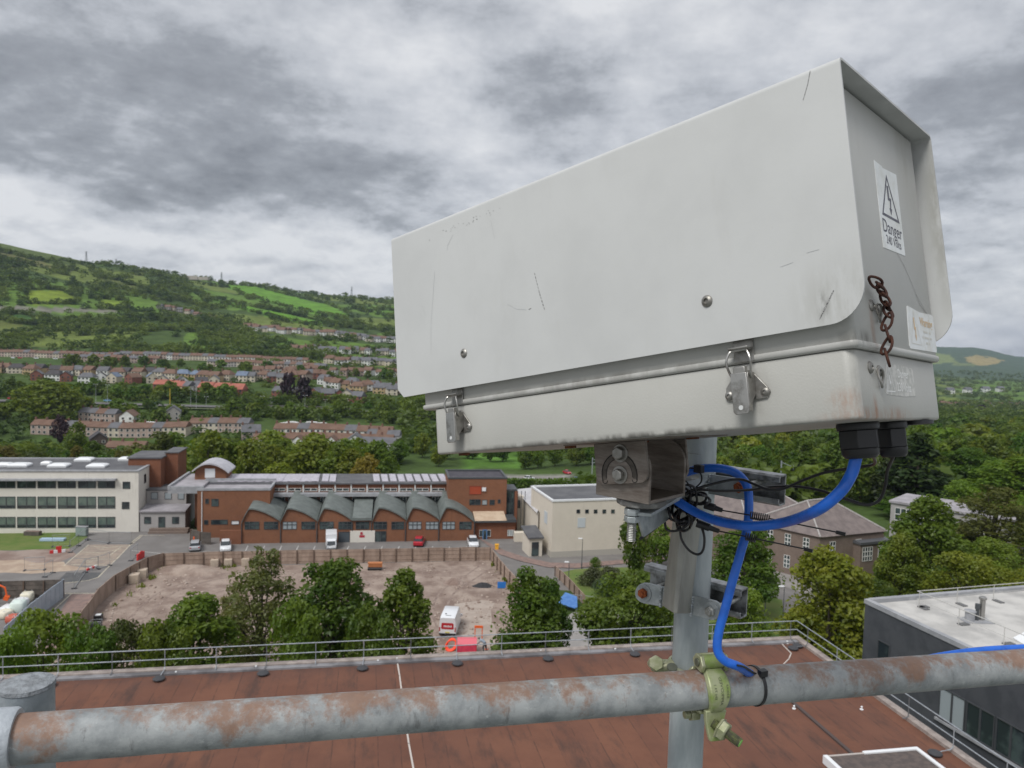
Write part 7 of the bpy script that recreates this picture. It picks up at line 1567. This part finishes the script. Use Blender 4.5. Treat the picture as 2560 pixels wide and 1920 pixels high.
for sx in (-1, 1): q = MB(); q.box(sx*1.05, sx*1.28, 4.25, 4.33, 1.1, 1.42); q.build('door_mirror', P_WH, vn, bevel=.03)
wheels(vn, .88, (1.0, 4.5), .36)
# far cars
for px, d_, c_, rt, lab in ((1330, 281, P_WH, 1.5, 'white car in the far car park, left of the red one'), (1425, 296, P_RD, .5, 'red car at the back of the far car park'), (1452, 276, P_BL, 1.5, 'dark blue car in the far car park'), (1480, 262, P_SV, 1.5, 'silver car in the far car park beside the bracket'), (1290, 262, P_GY, 1.2, 'dark grey car in the far car park at left'), (1385, 268, P_GY, 1.4, 'grey car in the middle of the far car park'),
                            (25, 470, P_RD, 1.57, 'red car driving on the dual carriageway at far left'), (266, 472, carpaint('paint_sky', (.12, .30, .48)), 1.57, 'light blue car driving on the dual carriageway'), (380, 466, P_BL, 1.57, 'dark blue car driving on the dual carriageway'), (755, 468, P_WH, 1.57, 'white car on the dual carriageway under the purple trees'), (895, 468, P_RD, 1.57, 'red car on the dual carriageway near the box'),
                            (30, 752, P_WH, 1.2, 'white car parked left end of the cream terrace'), (48, 754, P_RD, 1.57, 'red car parked before the cream terrace'), (88, 754, P_WH, 1.57, 'white car parked before the middle of the cream terrace'), (136, 754, P_WH, 1.57, 'white car parked by the tree at the end of the cream terrace')):
    p = T(px, d_); p.z += 1.35 if 455 < d_ < 480 else .1; car(p, rt, c_, lab)
for k, (px, d_) in enumerate([(715, 405), (730, 408), (742, 404), (780, 408), (803, 405)]):
    t_ = thing('caravan', 'white caravan parked among trees behind the near roofs', 'caravan', loc=T(px, d_)+Vector((0, 0, .3)), rot=1.57, group='caravans behind the near roofs')
    q = MB(); q.rings([[(-1.1, y, .4), (1.1, y, .4), (1.1, y, 2.2-.1*abs(k_-1)), (.9, y, 2.5-.3*abs(k_-1)), (-.9, y, 2.5-.3*abs(k_-1)), (-1.1, y, 2.2-.1*abs(k_-1))] for k_, y in enumerate((-3, 0, 3))], True, True); q.build('body', M('caravan_shell', (.50, .50, .49), .5), t_, smooth=0); q = MB(); q.box(-1.12, -1.1, -1.8, 1.8, 1.3, 1.9); q.build('window', m_cglass, t_); wheels(t_, 1.0, (0,), .32)

# ---- timber hoarding round the site
m_tim = M('hoarding_timber', (.36, .27, .215), .9, 0, (.25, .18, .14), .9, (.32, .68), bump=.3, bsc=6, coord='World', stretch=(1, 1, .35), det=7)
m_timp = M('hoarding_post', (.12, .08, .058), .9)
def fence(pxs, H, lab, step=2.6, m=m_tim, mp=m_timp, post_side=1, rails=True, name='timber_fence', battens=True):
    pts = [G(a, c) for a, c in pxs]; f_ = thing(name, lab, 'fence', loc=pts[0])
    for a, c in zip(pts, pts[1:]):
        d = c-a; n = max(1, round(d.length/step)); u_ = d.normalized(); nr2 = Vector((-u_.y, u_.x, 0)); nr2 = nr2 if nr2.y < 0 else -nr2
        for k in range(n):
            s0, s1 = d.length*k/n, d.length*(k+1)/n; q = MB(); q.M = frame(a, u_, nr2, e3)
            hh = H+rr.uniform(-.05, .05); q.box(s0+.05, s1-.05, -.02, .02, .03, hh); q.box(s0+.02, s1-.02, -.04, .04, hh, hh+.05)
            if rails:
                for z_ in (.45, 1.15, 1.8): q.box(s0+.05, s1-.05, .021, .07, z_, z_+.1)
            if battens:
                for j in range(1, 4): xb = s0+(s1-s0)*j/4; q.box(xb-.02, xb+.02, .021, .035, .05, hh)
            q.build('panel', m, f_, world=True, smooth=0)
            q = MB(); q.M = frame(a, u_, nr2, e3); q.box(s0-.07, s0+.07, .0711, .19, 0, H+.04); q.build('post', mp, f_, world=True, smooth=0)
    return f_
fence([(150, 1648), (205, 1573), (221, 1552), (246, 1515), (287, 1478), (324, 1456), (369, 1431), (410, 1419)], 2.2, 'timber hoarding curving along the left side of the dirt site')
fence([(410, 1419), (700, 1411), (1227, 1401)], 2.15, 'long straight timber hoarding between the car park and the dirt site')
fence([(1227, 1401), (1244, 1425), (1262, 1448), (1290, 1480), (1318, 1520)], 2.0, 'short timber hoarding along the right end of the dirt site')
fence([(1389, 1440), (1425, 1475), (1462, 1516)], 1.5, 'brown timber fence beside the right lawn', rails=False)
fence([(160, 1493), (60, 1496), (-60, 1499)], 2.3, 'dark weathered timber hoarding behind the white bags', m=M('old_timber', (.13, .11, .095), .9, 0, (.085, .072, .062), .9, coord='World'), battens=True)
m_hb = M('hoarding_blue', (.42, .48, .55), .45, .2, (.36, .42, .49), .8, coord='World')
fence([(160, 1493), (115, 1527), (60, 1575), (10, 1622)], 2.4, 'pale blue steel hoarding slanting past the white bags', step=1.3, m=m_hb, mp=M('hoarding_dark', (.08, .09, .11), .5), rails=False, name='steel_hoarding', battens=False)
fence([(478, 1352), (500, 1360), (528, 1362)], 2.0, 'dark timber bin screen beside the workshop wall', m=MATS['old_timber'], battens=True)
m_blkc2 = M('cast_block', (.46, .38, .30), .9, 0, (.38, .31, .25), 1.2, bump=.2, bsc=9)
for (px, py, s_, lab) in ((537, 1416, 1.15, 'leftmost concrete block under the long hoarding'), (571, 1415, 1.15, 'middle concrete block under the long hoarding'), (614, 1413, 1.15, 'concrete block under the long hoarding beside the birch'), (336, 1457, 1.3, 'lower concrete block against the curved hoarding'), (356, 1444, 1.25, 'upper concrete block against the curved hoarding')):
    b_ = thing('concrete_block', lab, 'concrete block', loc=G(px, py), rot=ga+.1); q = MB(); q.box(-s_/2, s_/2, -s_/2, s_/2, 0, s_); bb = q.build('block', m_blkc2, b_, bevel=.06); q = MB(); q.tube([(-.12, 0, s_-.02), (-.1, 0, s_+.09), (.1, 0, s_+.09), (.12, 0, s_-.02)], .02, 6); q.build('lifting_eye', m_rust, b_)
# ---- temporary mesh panels
m_hz = M('mesh_fence', (.33, .35, .36), .5, .5)
def heras(a, c, lab='grey temporary mesh fence panel on the left yard', grp='temporary mesh fence panels'):
    a, c = G(*a), G(*c); d = c-a; L_ = d.length; u_ = d.normalized(); h_ = thing('mesh_fence', lab, 'fence', group=grp, mtx=frame(a, u_, Vector((-u_.y, u_.x, 0)), e3))
    q = MB(); q.tube([(0, 0, .1), (0, 0, 1.95), (L_, 0, 1.95), (L_, 0, .1)], .045, 6, loop=True); q.build('frame', m_hz, h_)
    q = MB()
    for k in range(1, int(L_/.3)): q.tube([(k*.3, 0, .1), (k*.3, 0, 1.95)], .004, 3)
    for z_ in (.5, .9, 1.3, 1.7): q.tube([(0, 0, z_), (L_, 0, z_)], .005, 3)
    q.build('mesh', m_hz, h_)
    for x in (0, L_): q = MB(); q.box(x-.12, x+.12, -.35, .35, 0, .14); q.build('foot', m_wt, h_, bevel=.02)
H6 = lambda x, y: (x*.20498, 1300+y*.20498)
for a, c in (((855, 400), (960, 320)), ((960, 320), (1065, 240)), ((1080, 250), (1330, 285)), ((1330, 285), (1600, 292)), ((1595, 500), (1680, 435)), ((1200, 600), (1340, 555)), ((545, 700), (645, 645)), ((905, 840), (1040, 640)), ((640, 330), (850, 320)), ((1040, 640), (1195, 600)), ((300, 620), (545, 610))): heras(H6(*a), H6(*c))
# ---- barriers, bags, bits
m_or, m_rd = M('safety_orange', (.75, .12, .02), .5), M('barrier_red', (.55, .03, .03), .5)
def barrier(a, c, h, lab, stripes=True):
    a, c = G(*a), G(*c); d = c-a; L_ = d.length; u_ = d.normalized(); b_ = thing('barrier', lab, 'barrier', mtx=frame(a, u_, Vector((-u_.y, u_.x, 0)), e3)); n = max(4, int(L_/.7))
    for k in range(n): q = MB(); q.box(L_*k/n, L_*(k+1)/n-.01, -.12, .12, .02, h*(.55 if stripes else 1)); q.build('white_section' if k % 2 and stripes else 'red_section', m_white if k % 2 and stripes else m_rd, b_, bevel=.02)
    if h > .8: q = MB(); q.box(L_*.4, L_*.75, -.05, .05, h*.56, h*1.2); q.build('board', m_rd, b_, bevel=.02)
barrier(H6(605, 412), H6(800, 392), .9, 'red and white barrier with a red board on the bare soil')
barrier(H6(1060, 620), H6(1175, 575), .6, 'low red and white barrier on the yard tarmac')
barrier((343, 1402), (360, 1393), 1.0, 'red plastic barrier behind the curved hoarding', stripes=False)
def bag(px, py, lab, s_=1.0, m=None, h=1.0):
    b_ = thing('bulk_bag', lab, 'bulk bag', loc=G(px, py), rot=rr.uniform(-.3, .3)); q = MB()
    q.rings([[(s_*k_*math.copysign(abs(math.cos(a))**.5, math.cos(a)), s_*k_*math.copysign(abs(math.sin(a))**.5, math.sin(a)), z_*h) for a in [2*math.pi*j/20 for j in range(20)]] for k_, z_ in ((.46, 0), (.56, .15), (.58, .5), (.55, .9), (.47, 1.0), (.2, 1.04))], True, True); q.build('sack', m or m_white, b_, smooth=60)
    for sx, sy in ((-1, -1), (-1, 1), (1, -1), (1, 1)): q = MB(); q.tube([(sx*.4*s_, sy*.4*s_, h*.95), (sx*.32*s_, sy*.32*s_, h*1.18), (sx*.2*s_, sy*.42*s_, h*.98)], .03, 5); q.build('lifting_loop', m_white, b_)
m_cr = M('bag_cream', (.66, .62, .50), .7)
for i, (px, py, s_, m_, h_) in enumerate([(22, 1530, 1.5, m_white, .8), (46, 1534, 1.5, M('bag_mint', (.60, .68, .63), .6), 1.6), (52, 1514, 1.4, m_white, .9), (68, 1502, 1.3, m_cr, 1.1), (12, 1544, 1.4, m_cr, .9), (34, 1556, 1.3, M('bag_red', (.45, .10, .06), .6), .9)]):
    bag(px, py, ['wide white bulk bag nearest the frame edge in the yard', 'tall mint white bulk bag beside the steel hoarding', 'white bulk bag in the middle of the yard heap', 'cream bulk bag at the back of the yard heap', 'low cream bulk bag at the far left of the heap', 'red bulk bag at the front of the yard heap'][i], s_, m_, h_)
dg = thing('digger', 'orange excavator with a raised arm at the far left of the yard', 'excavator', loc=G(-62, 1520), rot=.3)
q = MB(); [q.box(-1.5, 1.5, y-.22, y+.22, .02, .6) for y in (-.8, .8)]; q.build('tracks', m_tyre, dg, bevel=.1); q = MB(); q.box(-1.3, .9, -.85, .85, .65, 1.5); q.build('body', m_or, dg, bevel=.08); q = MB(); q.box(-.2, .85, -.8, .1, 1.5, 2.5); q.build('cab', m_cglass, dg, bevel=.06)
q = MB(); q.tube([(.8, .3, 1.3), (2.2, .3, 2.9), (3.2, .3, 2.3), (3.4, .3, 1.2)], [.16, .15, .12, .1], 8); q.build('arm', m_or, dg); q = MB(); q.prism([(3.2, .05, 1.3), (3.7, .05, 1.1), (3.5, .05, .6), (3.0, .05, .8)], (0, .6, 0)); q.build('bucket', m_or, dg)
def simple(name, px, py, boxes, m, lab, cat, rot=0.0, bev=.02, z=0): 
    q = MB(); q.M = Matrix.Translation(G(px, py, z)) @ Matrix.Rotation(rot, 4, 'Z')
    for b__ in boxes: q.box(*b__)
    return q.build(name, m, None, lab, cat, bevel=bev)
simple('panel_stack', 132, 1352, [(-1.9, 1.9, -.5, .5, .05, .3), (-1.9, 1.9, -.45, .55, .31, .42)], M('sky_blue_panel', (.36, .48, .60), .5), 'stack of pale blue panels lying on the left lawn', 'panel stack', .12)
ec = thing('electrical_cabinet', 'grey green electrical cabinet against the white block', 'cabinet', loc=G(205, 1340)); q = MB(); q.box(-.9, .9, -.4, .4, .1, 1.6); q.build('casing', M('cabinet_green', (.20, .25, .24), .6), ec, bevel=.03); q = MB(); q.box(-.95, .95, -.45, .45, 1.6, 1.68); q.build('lid', m_trim, ec); q = MB(); q.box(-.85, -.02, -.43, -.401, .2, 1.5); q.box(.02, .85, -.43, -.401, .2, 1.5); q.build('door', M('cabinet_door', (.23, .28, .27), .6), ec)
pl_ = thing('planter', 'dark timber planter box on the left lawn by the wall', 'planter', loc=G(82, 1338)); q = MB(); q.box(-1.3, 1.3, -.45, .45, 0, .7); q.build('box', MATS['old_timber'], pl_, bevel=.03); q = MB(); q.box(-1.2, 1.2, -.35, .35, .701, .74); q.build('soil', MATS['soil'], pl_)
bb = thing('black_box', 'black site box with a white lid beside the curved hoarding', 'site box', loc=G(246, 1552), rot=.2); q = MB(); q.box(-.45, .45, -.4, .4, 0, .75); q.build('box', m_blk, bb, bevel=.04); q = MB(); q.box(-.30, .30, -.3, .3, .752, .80); q.build('lid', m_white, bb)
cg = thing('steel_cage', 'small grey steel stillage at the front of the curved hoarding', 'cage', loc=G(240, 1570), rot=.25); q = MB()
for x in (-.6, .6):
    for y in (-.4, .4): q.tube([(x, y, 0), (x, y, .9)], .03, 6)
q.tube([(-.6, -.4, .9), (.6, -.4, .9), (.6, .4, .9), (-.6, .4, .9)], .03, 6, loop=True); q.build('frame', m_hz, cg); q = MB(); q.box(-.55, .55, -.35, .35, .05, .6); q.build('load', m_wt, cg)
pk = thing('plank_stack', 'stack of orange planks on black pipes between the dark trees', 'plank stack', loc=G(938, 1424), rot=.1); 
for z_ in range(3): q = MB(); q.box(-1.05+rr.uniform(-.08, .08), 1.05, -.4, .4, .5+z_*.22, .5+z_*.22+.17); q.build('plank_layer', M('orange_plank', (.46, .17, .06), .7, 0, (.36, .13, .05), 4), pk)
q = MB(); [q.cyl((-1.1, y, .25), (1.0, y, .25), .22, n=14) for y in (-.4, .2)]; q.build('pipes', m_blk, pk)
def pile(px, py, rx, ry, h, m, lab, seed):
    g = random.Random(seed); q = MB(); b_ = G(px, py); n = 22; rings_ = []
    for k_, z_ in ((1, 0), (.82, .3), (.55, .68), (.25, .95)): rings_.append([(b_.x+rx*k_*math.cos(2*math.pi*j/n)*g.uniform(.85, 1.12), b_.y+ry*k_*math.sin(2*math.pi*j/n)*g.uniform(.85, 1.12), .018+h*z_*g.uniform(.85, 1.1)) for j in range(n)])
    q.rings(rings_, True, True); q.build('spoil_heap', m, None, lab, 'heap', smooth=0)
pile(1137, 1458, 1.7, 1.1, .7, MATS['soil'], 'small brown soil heap at the right of the dirt site', 1)
pile(1208, 1466, 1.5, .8, .55, M('black_heap', (.03, .03, .033), .9), 'black heap of plastic beside the blue board', 2)
pile(640, 1452, 4.2, 2.2, .8, m_dirt, 'broad pale rubble heap behind the birch', 4)
pile(470, 1428, 5.5, 2.4, .9, m_dirt, 'long low rubble heap under the hoarding corner', 5)
pile(880, 1462, 3.0, 2.0, 1.0, MATS['soil'], 'reddish soil heap between the dark trees', 6)
simple('blue_board', 1254, 1472, [(-.6, .6, -.05, .05, .1, 1.0)], M('board_blue', (.02, .16, .50), .5), 'bright blue board standing at the right hoarding', 'board', .1)
simple('grit_bin', 1242, 1374, [(-.3, .3, -.3, .3, 0, .75), (-.36, .36, -.36, .36, .751, .95)], M('grit_yellow', (.72, .36, .03), .5), 'yellow grit bin at the end of the long hoarding', 'grit bin', 0, .06)
simple('bin_sack', 1300, 1352, [(-1.1, 1.1, -.7, .7, 0, 1.6)], m_beige, 'beige rendered bin enclosure in front of the theatre hall', 'enclosure', .15, .02)
simple('yellow_cone', 485, 1355, [(-.25, .25, -.25, .25, 0, .08), (-.12, .12, -.12, .12, .081, .9)], m_or, 'yellow orange marker post by the link building', 'marker', 0, .04)
bcn = thing('blue_canopy', 'blue sloping canopy roof behind the pointed tree', 'canopy', mtx=frame(G(1404, 1524), (G(1462, 1540)-G(1404, 1524)).normalized(), Vector((.3, .95, 0)).normalized(), e3))
q = MB(); q.prism([(-.6, -.4, .9), (2.4, -.4, .6), (1.2, 2.4, 1.2), (-.5, 2.4, 1.5)], (0, 0, .08)); q.build('roof_sheet', M('canopy_blue', (.05, .15, .40), .55, 0, (.08, .20, .45), 2), bcn, smooth=0)
q = MB(); [q.tube([(x, y, 0), (x, y, z_)], .05, 6) for x, y, z_ in ((-.5, -.3, .9), (2.2, -.3, .62), (-.4, 2.3, 1.5), (1.1, 2.3, 1.2))]; q.build('post', m_hz, bcn)
hrl = thing('handrail', 'grey two-bar handrail by the blue canopy', 'handrail', loc=G(1430, 1515)); q = MB(); hr0, hr1 = G(1418, 1505), G(1490, 1512); o_ = hrl.matrix_world.translation
for z_ in (.6, 1.1): q.tube([hr0-o_+Vector((0, 0, z_)), hr1-o_+Vector((0, 0, z_))], .035, 6)
q.build('rail', m_hz, hrl); q = MB(); [q.tube([hr0.lerp(hr1, k/4)-o_, hr0.lerp(hr1, k/4)-o_+Vector((0, 0, 1.1))], .035, 6) for k in range(5)]; q.build('post', m_hz, hrl)
# ---- rubble and weeds strewn over the site, wheel tracks
g = np.random.default_rng(31); vs_, fs_ = [], []
siteP = [(205, 1600), (250, 1530), (330, 1462), (415, 1425), (1222, 1408), (1258, 1450), (1290, 1500), (1320, 1640), (230, 1660)]
ico = [(0, 0, 1), (.9, 0, .45), (.28, .85, .45), (-.72, .53, .45), (-.72, -.53, .45), (.28, -.85, .45), (.72, .53, -.3), (-.28, .85, -.3), (-.9, 0, -.3), (-.28, -.85, -.3), (.72, -.53, -.3)]
icf = [(0, 1, 2), (0, 2, 3), (0, 3, 4), (0, 4, 5), (0, 5, 1), (1, 6, 2), (2, 7, 3), (3, 8, 4), (4, 9, 5), (5, 10, 1), (2, 6, 7), (3, 7, 8), (4, 8, 9), (5, 9, 10), (1, 10, 6)]
px_, py_ = g.uniform(200, 1320, 9000), g.uniform(1408, 1660, 9000); ok_ = inpoly(px_, py_, siteP) & (np.sin(px_*.021+py_*.03)+np.sin(px_*.047-py_*.061)+g.normal(0, .9, 9000) > .55)
for a, c in zip(px_[ok_], py_[ok_]):
    p = G(a, c, .02); s_ = .07+.22*g.random()**4; b0 = len(vs_); sc3 = g.uniform(.6, 1.3, 3)*s_
    vs_ += [(p.x+v[0]*sc3[0], p.y+v[1]*sc3[1], p.z+(v[2]+.2)*sc3[2]*.7) for v in ico]; fs_ += [(b0+i, b0+j, b0+k) for i, j, k in icf]
me = np_mesh('rubble', np.array(vs_), np.array(fs_), [M('rubble_stone', (.42, .345, .295), .95, 0, (.22, .16, .13), .7, (.4, .6), coord='World')]); o = bpy.data.objects.new('rubble', me); COL.objects.link(o); tag(o, 'broken stones and rubble strewn over the dirt site', 'rubble', kind='stuff')
q = MB()
for pts_ in ([(1128, 1600), (1100, 1530), (1120, 1480), (1180, 1440), (1215, 1415)], [(450, 1500), (600, 1462), (780, 1440), (960, 1432), (1120, 1430)], [(330, 1560), (420, 1480), (560, 1440), (720, 1425)]):
    for off in (-.95, .95):
        pp = crom([G(a, c, .021) for a, c in pts_], 10)
        for a, c in zip(pp, pp[1:]):
            n_ = Vector((-(c-a).y, (c-a).x, 0)).normalized(); q.quad(a+n_*(off-.16), c+n_*(off-.16), c+n_*(off+.16), a+n_*(off+.16))
q.build('wheel_tracks', M('track_mud', (.17, .12, .10), .95, 0, (.28, .215, .18), .8, (.35, .62), coord='World'), None, kind='structure', smooth=0)
wv_, n = [], 2600
edges = [((205, 1578), (410, 1421)), ((410, 1421), (640, 1415)), ((1232, 1405), (1290, 1485)), ((240, 1590), (330, 1640)), ((560, 1500), (720, 1560))]
for k in range(n):
    (xa, ya), (xb, yb) = edges[g.integers(0, 5)]; u_ = g.random(); p = G(xa+(xb-xa)*u_+g.normal(0, 4), ya+(yb-ya)*u_+abs(g.normal(0, 5)), .02)
    if math.sin(p.x*1.3)+math.sin(p.y*1.7) < .1: continue
    a = g.uniform(0, 6.28); h_ = g.uniform(.12, .55); d_ = Vector((math.cos(a), math.sin(a), 0))*.09; t_ = p+Vector((g.normal(0, .15), g.normal(0, .15), h_)); wv_ += [p-d_, p+d_, t_+d_*.5, t_-d_*.5]
me = np_mesh('weeds', np.array([tuple(v) for v in wv_]), np.arange(len(wv_)).reshape(-1, 4), [lf_lime]); o = bpy.data.objects.new('weeds', me); COL.objects.link(o); tag(o, 'green weeds along the foot of the hoardings', 'weeds', kind='stuff')
# ---- street works by the van
wt_ = thing('work_tent', 'bright pinkish red street works tent in front of the van', 'tent', loc=G(1166, 1632), rot=.04)
q = MB(); q.prism([(-1.15, -.9, 0), (-1.15, .9, 0), (-1.15, .8, 1.45), (-1.15, -.35, 1.75), (-1.15, -.8, 1.25)], (2.3, 0, 0)); q.build('canvas', M('tent_red', (.62, .045, .09), .55, 0, (.52, .035, .075), 2.5), wt_, bevel=.05); q = MB(); [q.box(sx-.03, sx+.03, -.93, -.901, .02, 1.2) for sx in (-1.1, 1.1)]; q.build('edge_pole', m_rd, wt_); q = MB(); q.prism([(-1.16, -.83, 1.27), (-1.16, -.37, 1.77), (-1.16, .82, 1.47), (-1.16, .82, 1.50), (-1.16, -.37, 1.80), (-1.16, -.85, 1.29)], (2.32, 0, 0)); q.build('roof_sheet', M('tent_pink', (.70, .13, .17), .55), wt_, smooth=0)
oc = thing('hose_coil', 'coil of orange hose leaning beside the red tent', 'hose coil', loc=G(1128, 1624)); q = MB()
for k in range(4): q.tube([((.62-.05*k)*math.cos(a)*1.05, .1*k-.2+.35*math.sin(a), .55+.50*math.sin(a)+.02*k+.15*math.cos(a)) for a in [2*math.pi*j/28 for j in range(28)]], .085, 8, loop=True)
q.build('hose', M('hose_orange', (.85, .07, .02), .45), oc)
of = thing('orange_frame', 'orange rectangular roadworks frame behind the bending worker', 'frame', loc=G(1196, 1600)); q = MB(); q.tube([(-.42, 0, 0), (-.42, 0, 1.6), (.42, 0, 1.6), (.42, 0, 0)], .06, 6); q.build('hoop', m_or, of); q = MB(); q.box(-.5, .5, -.05, .05, 1.45, 1.75); q.build('board', m_or, of, bevel=.02)
# worker bending over the tent
def person(loc, rot):
    J = {'pelvis': ((0, 0, .92), .165), 'waist': ((.16, 0, 1.06), .165), 'chest': ((.40, 0, 1.20), .185), 'neck': ((.56, 0, 1.27), .062), 'jaw': ((.63, 0, 1.28), .075), 'head': ((.68, 0, 1.33), .112), 'crown': ((.73, 0, 1.40), .07), 'nose': ((.755, 0, 1.30), .022)}
    E = [('pelvis', 'waist'), ('waist', 'chest'), ('chest', 'neck'), ('neck', 'jaw'), ('jaw', 'head'), ('head', 'crown'), ('head', 'nose')]
    for s_, n in ((-1, 'l'), (1, 'r')):
        J[n+'hip'] = ((0, s_*.11, .86), .12); J[n+'knee'] = ((.07+.1*s_, s_*.14, .49), .082); J[n+'ankle'] = ((-.06+.12*s_, s_*.14, .09), .045); J[n+'heel'] = ((-.09+.12*s_, s_*.14, .045), .04); J[n+'toe'] = ((.14+.12*s_, s_*.16, .04), .036)
        J[n+'sho'] = ((.44, s_*.20, 1.20), .085); J[n+'elb'] = ((.55, s_*.25, .95), .06); J[n+'wri'] = ((.74, s_*.17, .80), .032); J[n+'palm'] = ((.80, s_*.16, .76), .036)
        J[n+'ear'] = ((.665, s_*.105, 1.32), .02)
        E += [('pelvis', n+'hip'), (n+'hip', n+'knee'), (n+'knee', n+'ankle'), (n+'ankle', n+'heel'), (n+'ankle', n+'toe'), ('chest', n+'sho'), (n+'sho', n+'elb'), (n+'elb', n+'wri'), (n+'wri', n+'palm'), ('head', n+'ear')]
        for k in range(4):
            J[f'{n}f{k}a'] = ((.845-.004*k, s_*(.16)+(-.03+.02*k), .735), .0105); J[f'{n}f{k}b'] = ((.868-.006*abs(k-1), s_*.16+(-.032+.021*k), .700), .009); E += [(n+'palm', f'{n}f{k}a'), (f'{n}f{k}a', f'{n}f{k}b')]
        J[n+'tha'] = ((.815, s_*.16-s_*.045, .745), .011); J[n+'thb'] = ((.835, s_*.16-s_*.06, .72), .0095); E += [(n+'palm', n+'tha'), (n+'tha', n+'thb')]
    ks = list(J); me = bpy.data.meshes.new('p'); me.from_pydata([J[k][0] for k in ks], [(ks.index(a), ks.index(b__)) for a, b__ in E], []); o = bpy.data.objects.new('p', me); COL.objects.link(o)
    sk = o.modifiers.new('s', 'SKIN'); sk.use_smooth_shade = True
    for i, k in enumerate(ks): me.skin_vertices[0].data[i].radius = (J[k][1], J[k][1]); me.skin_vertices[0].data[i].use_root = (k == 'pelvis')
    o.modifiers.new('u', 'SUBSURF').levels = 1
    m2 = bpy.data.meshes.new_from_object(o.evaluated_get(bpy.context.evaluated_depsgraph_get())); bpy.data.objects.remove(o)
    m2.materials.clear()
    for m_ in (M('worker_shirt', (.27, .32, .38), .8), M('worker_trousers', (.035, .04, .05), .8), M('skin_tone', (.42, .25, .18), .6), M('dark_hair', (.02, .016, .014), .8), M('work_boot', (.05, .04, .03), .8)): m2.materials.append(m_)
    for p in m2.polygons:
        c = p.center; z = c.z
        if c.x > .57 and z > 1.1: k = 3 if (z > 1.33 or c.x < .66 and z > 1.25) else 2
        elif z < .115: k = 4
        elif c.x > .70 and z < .86: k = 2
        elif z < .95-.15*c.x and c.x < .30: k = 1
        elif c.x < .12 and z < 1.0: k = 1
        else: k = 0
        p.material_index = k
    ob = bpy.data.objects.new('person', m2); COL.objects.link(ob); ob.location = loc; ob.rotation_euler = (0, 0, rot); return ob
wp = person(G(1212, 1630), math.pi-.35); wp.scale = (1.12, 1.12, 1.12); tag(wp, 'person in a blue grey top bending over beside the red tent', 'person')
q = MB(); b_ = G(1216, 1624); q.M = Matrix.Translation(b_); q.lathe([(.22, 0), (.22, .05), (.05, .06), (.03, .72), (.001, .74)], (0, 0, 0), (0, 0, 1), 14); q.build('traffic_cone', m_or, None, 'orange traffic cone just right of the bending worker', 'cone')

# ================================================================== AIR
q = MB(); q.box(-9000, 9000, -60, 9500, -105, 330)
m = bpy.data.materials.new('haze'); m.use_nodes = True; t = NT(m.node_tree); t.nt.nodes.clear(); out = t.n('ShaderNodeOutputMaterial'); pv_ = t.n('ShaderNodeVolumePrincipled'); pv_.inputs['Color'].default_value = (.68, .80, 1, 1); pv_.inputs['Density'].default_value = 5.5e-5; pv_.inputs['Anisotropy'].default_value = .2
t.nt.links.new(pv_.outputs[0], out.inputs['Volume']); hz_ = q.build('haze', m, None, kind='stuff', smooth=0)
tag(hz_, 'thin pale air over the whole valley', 'haze')
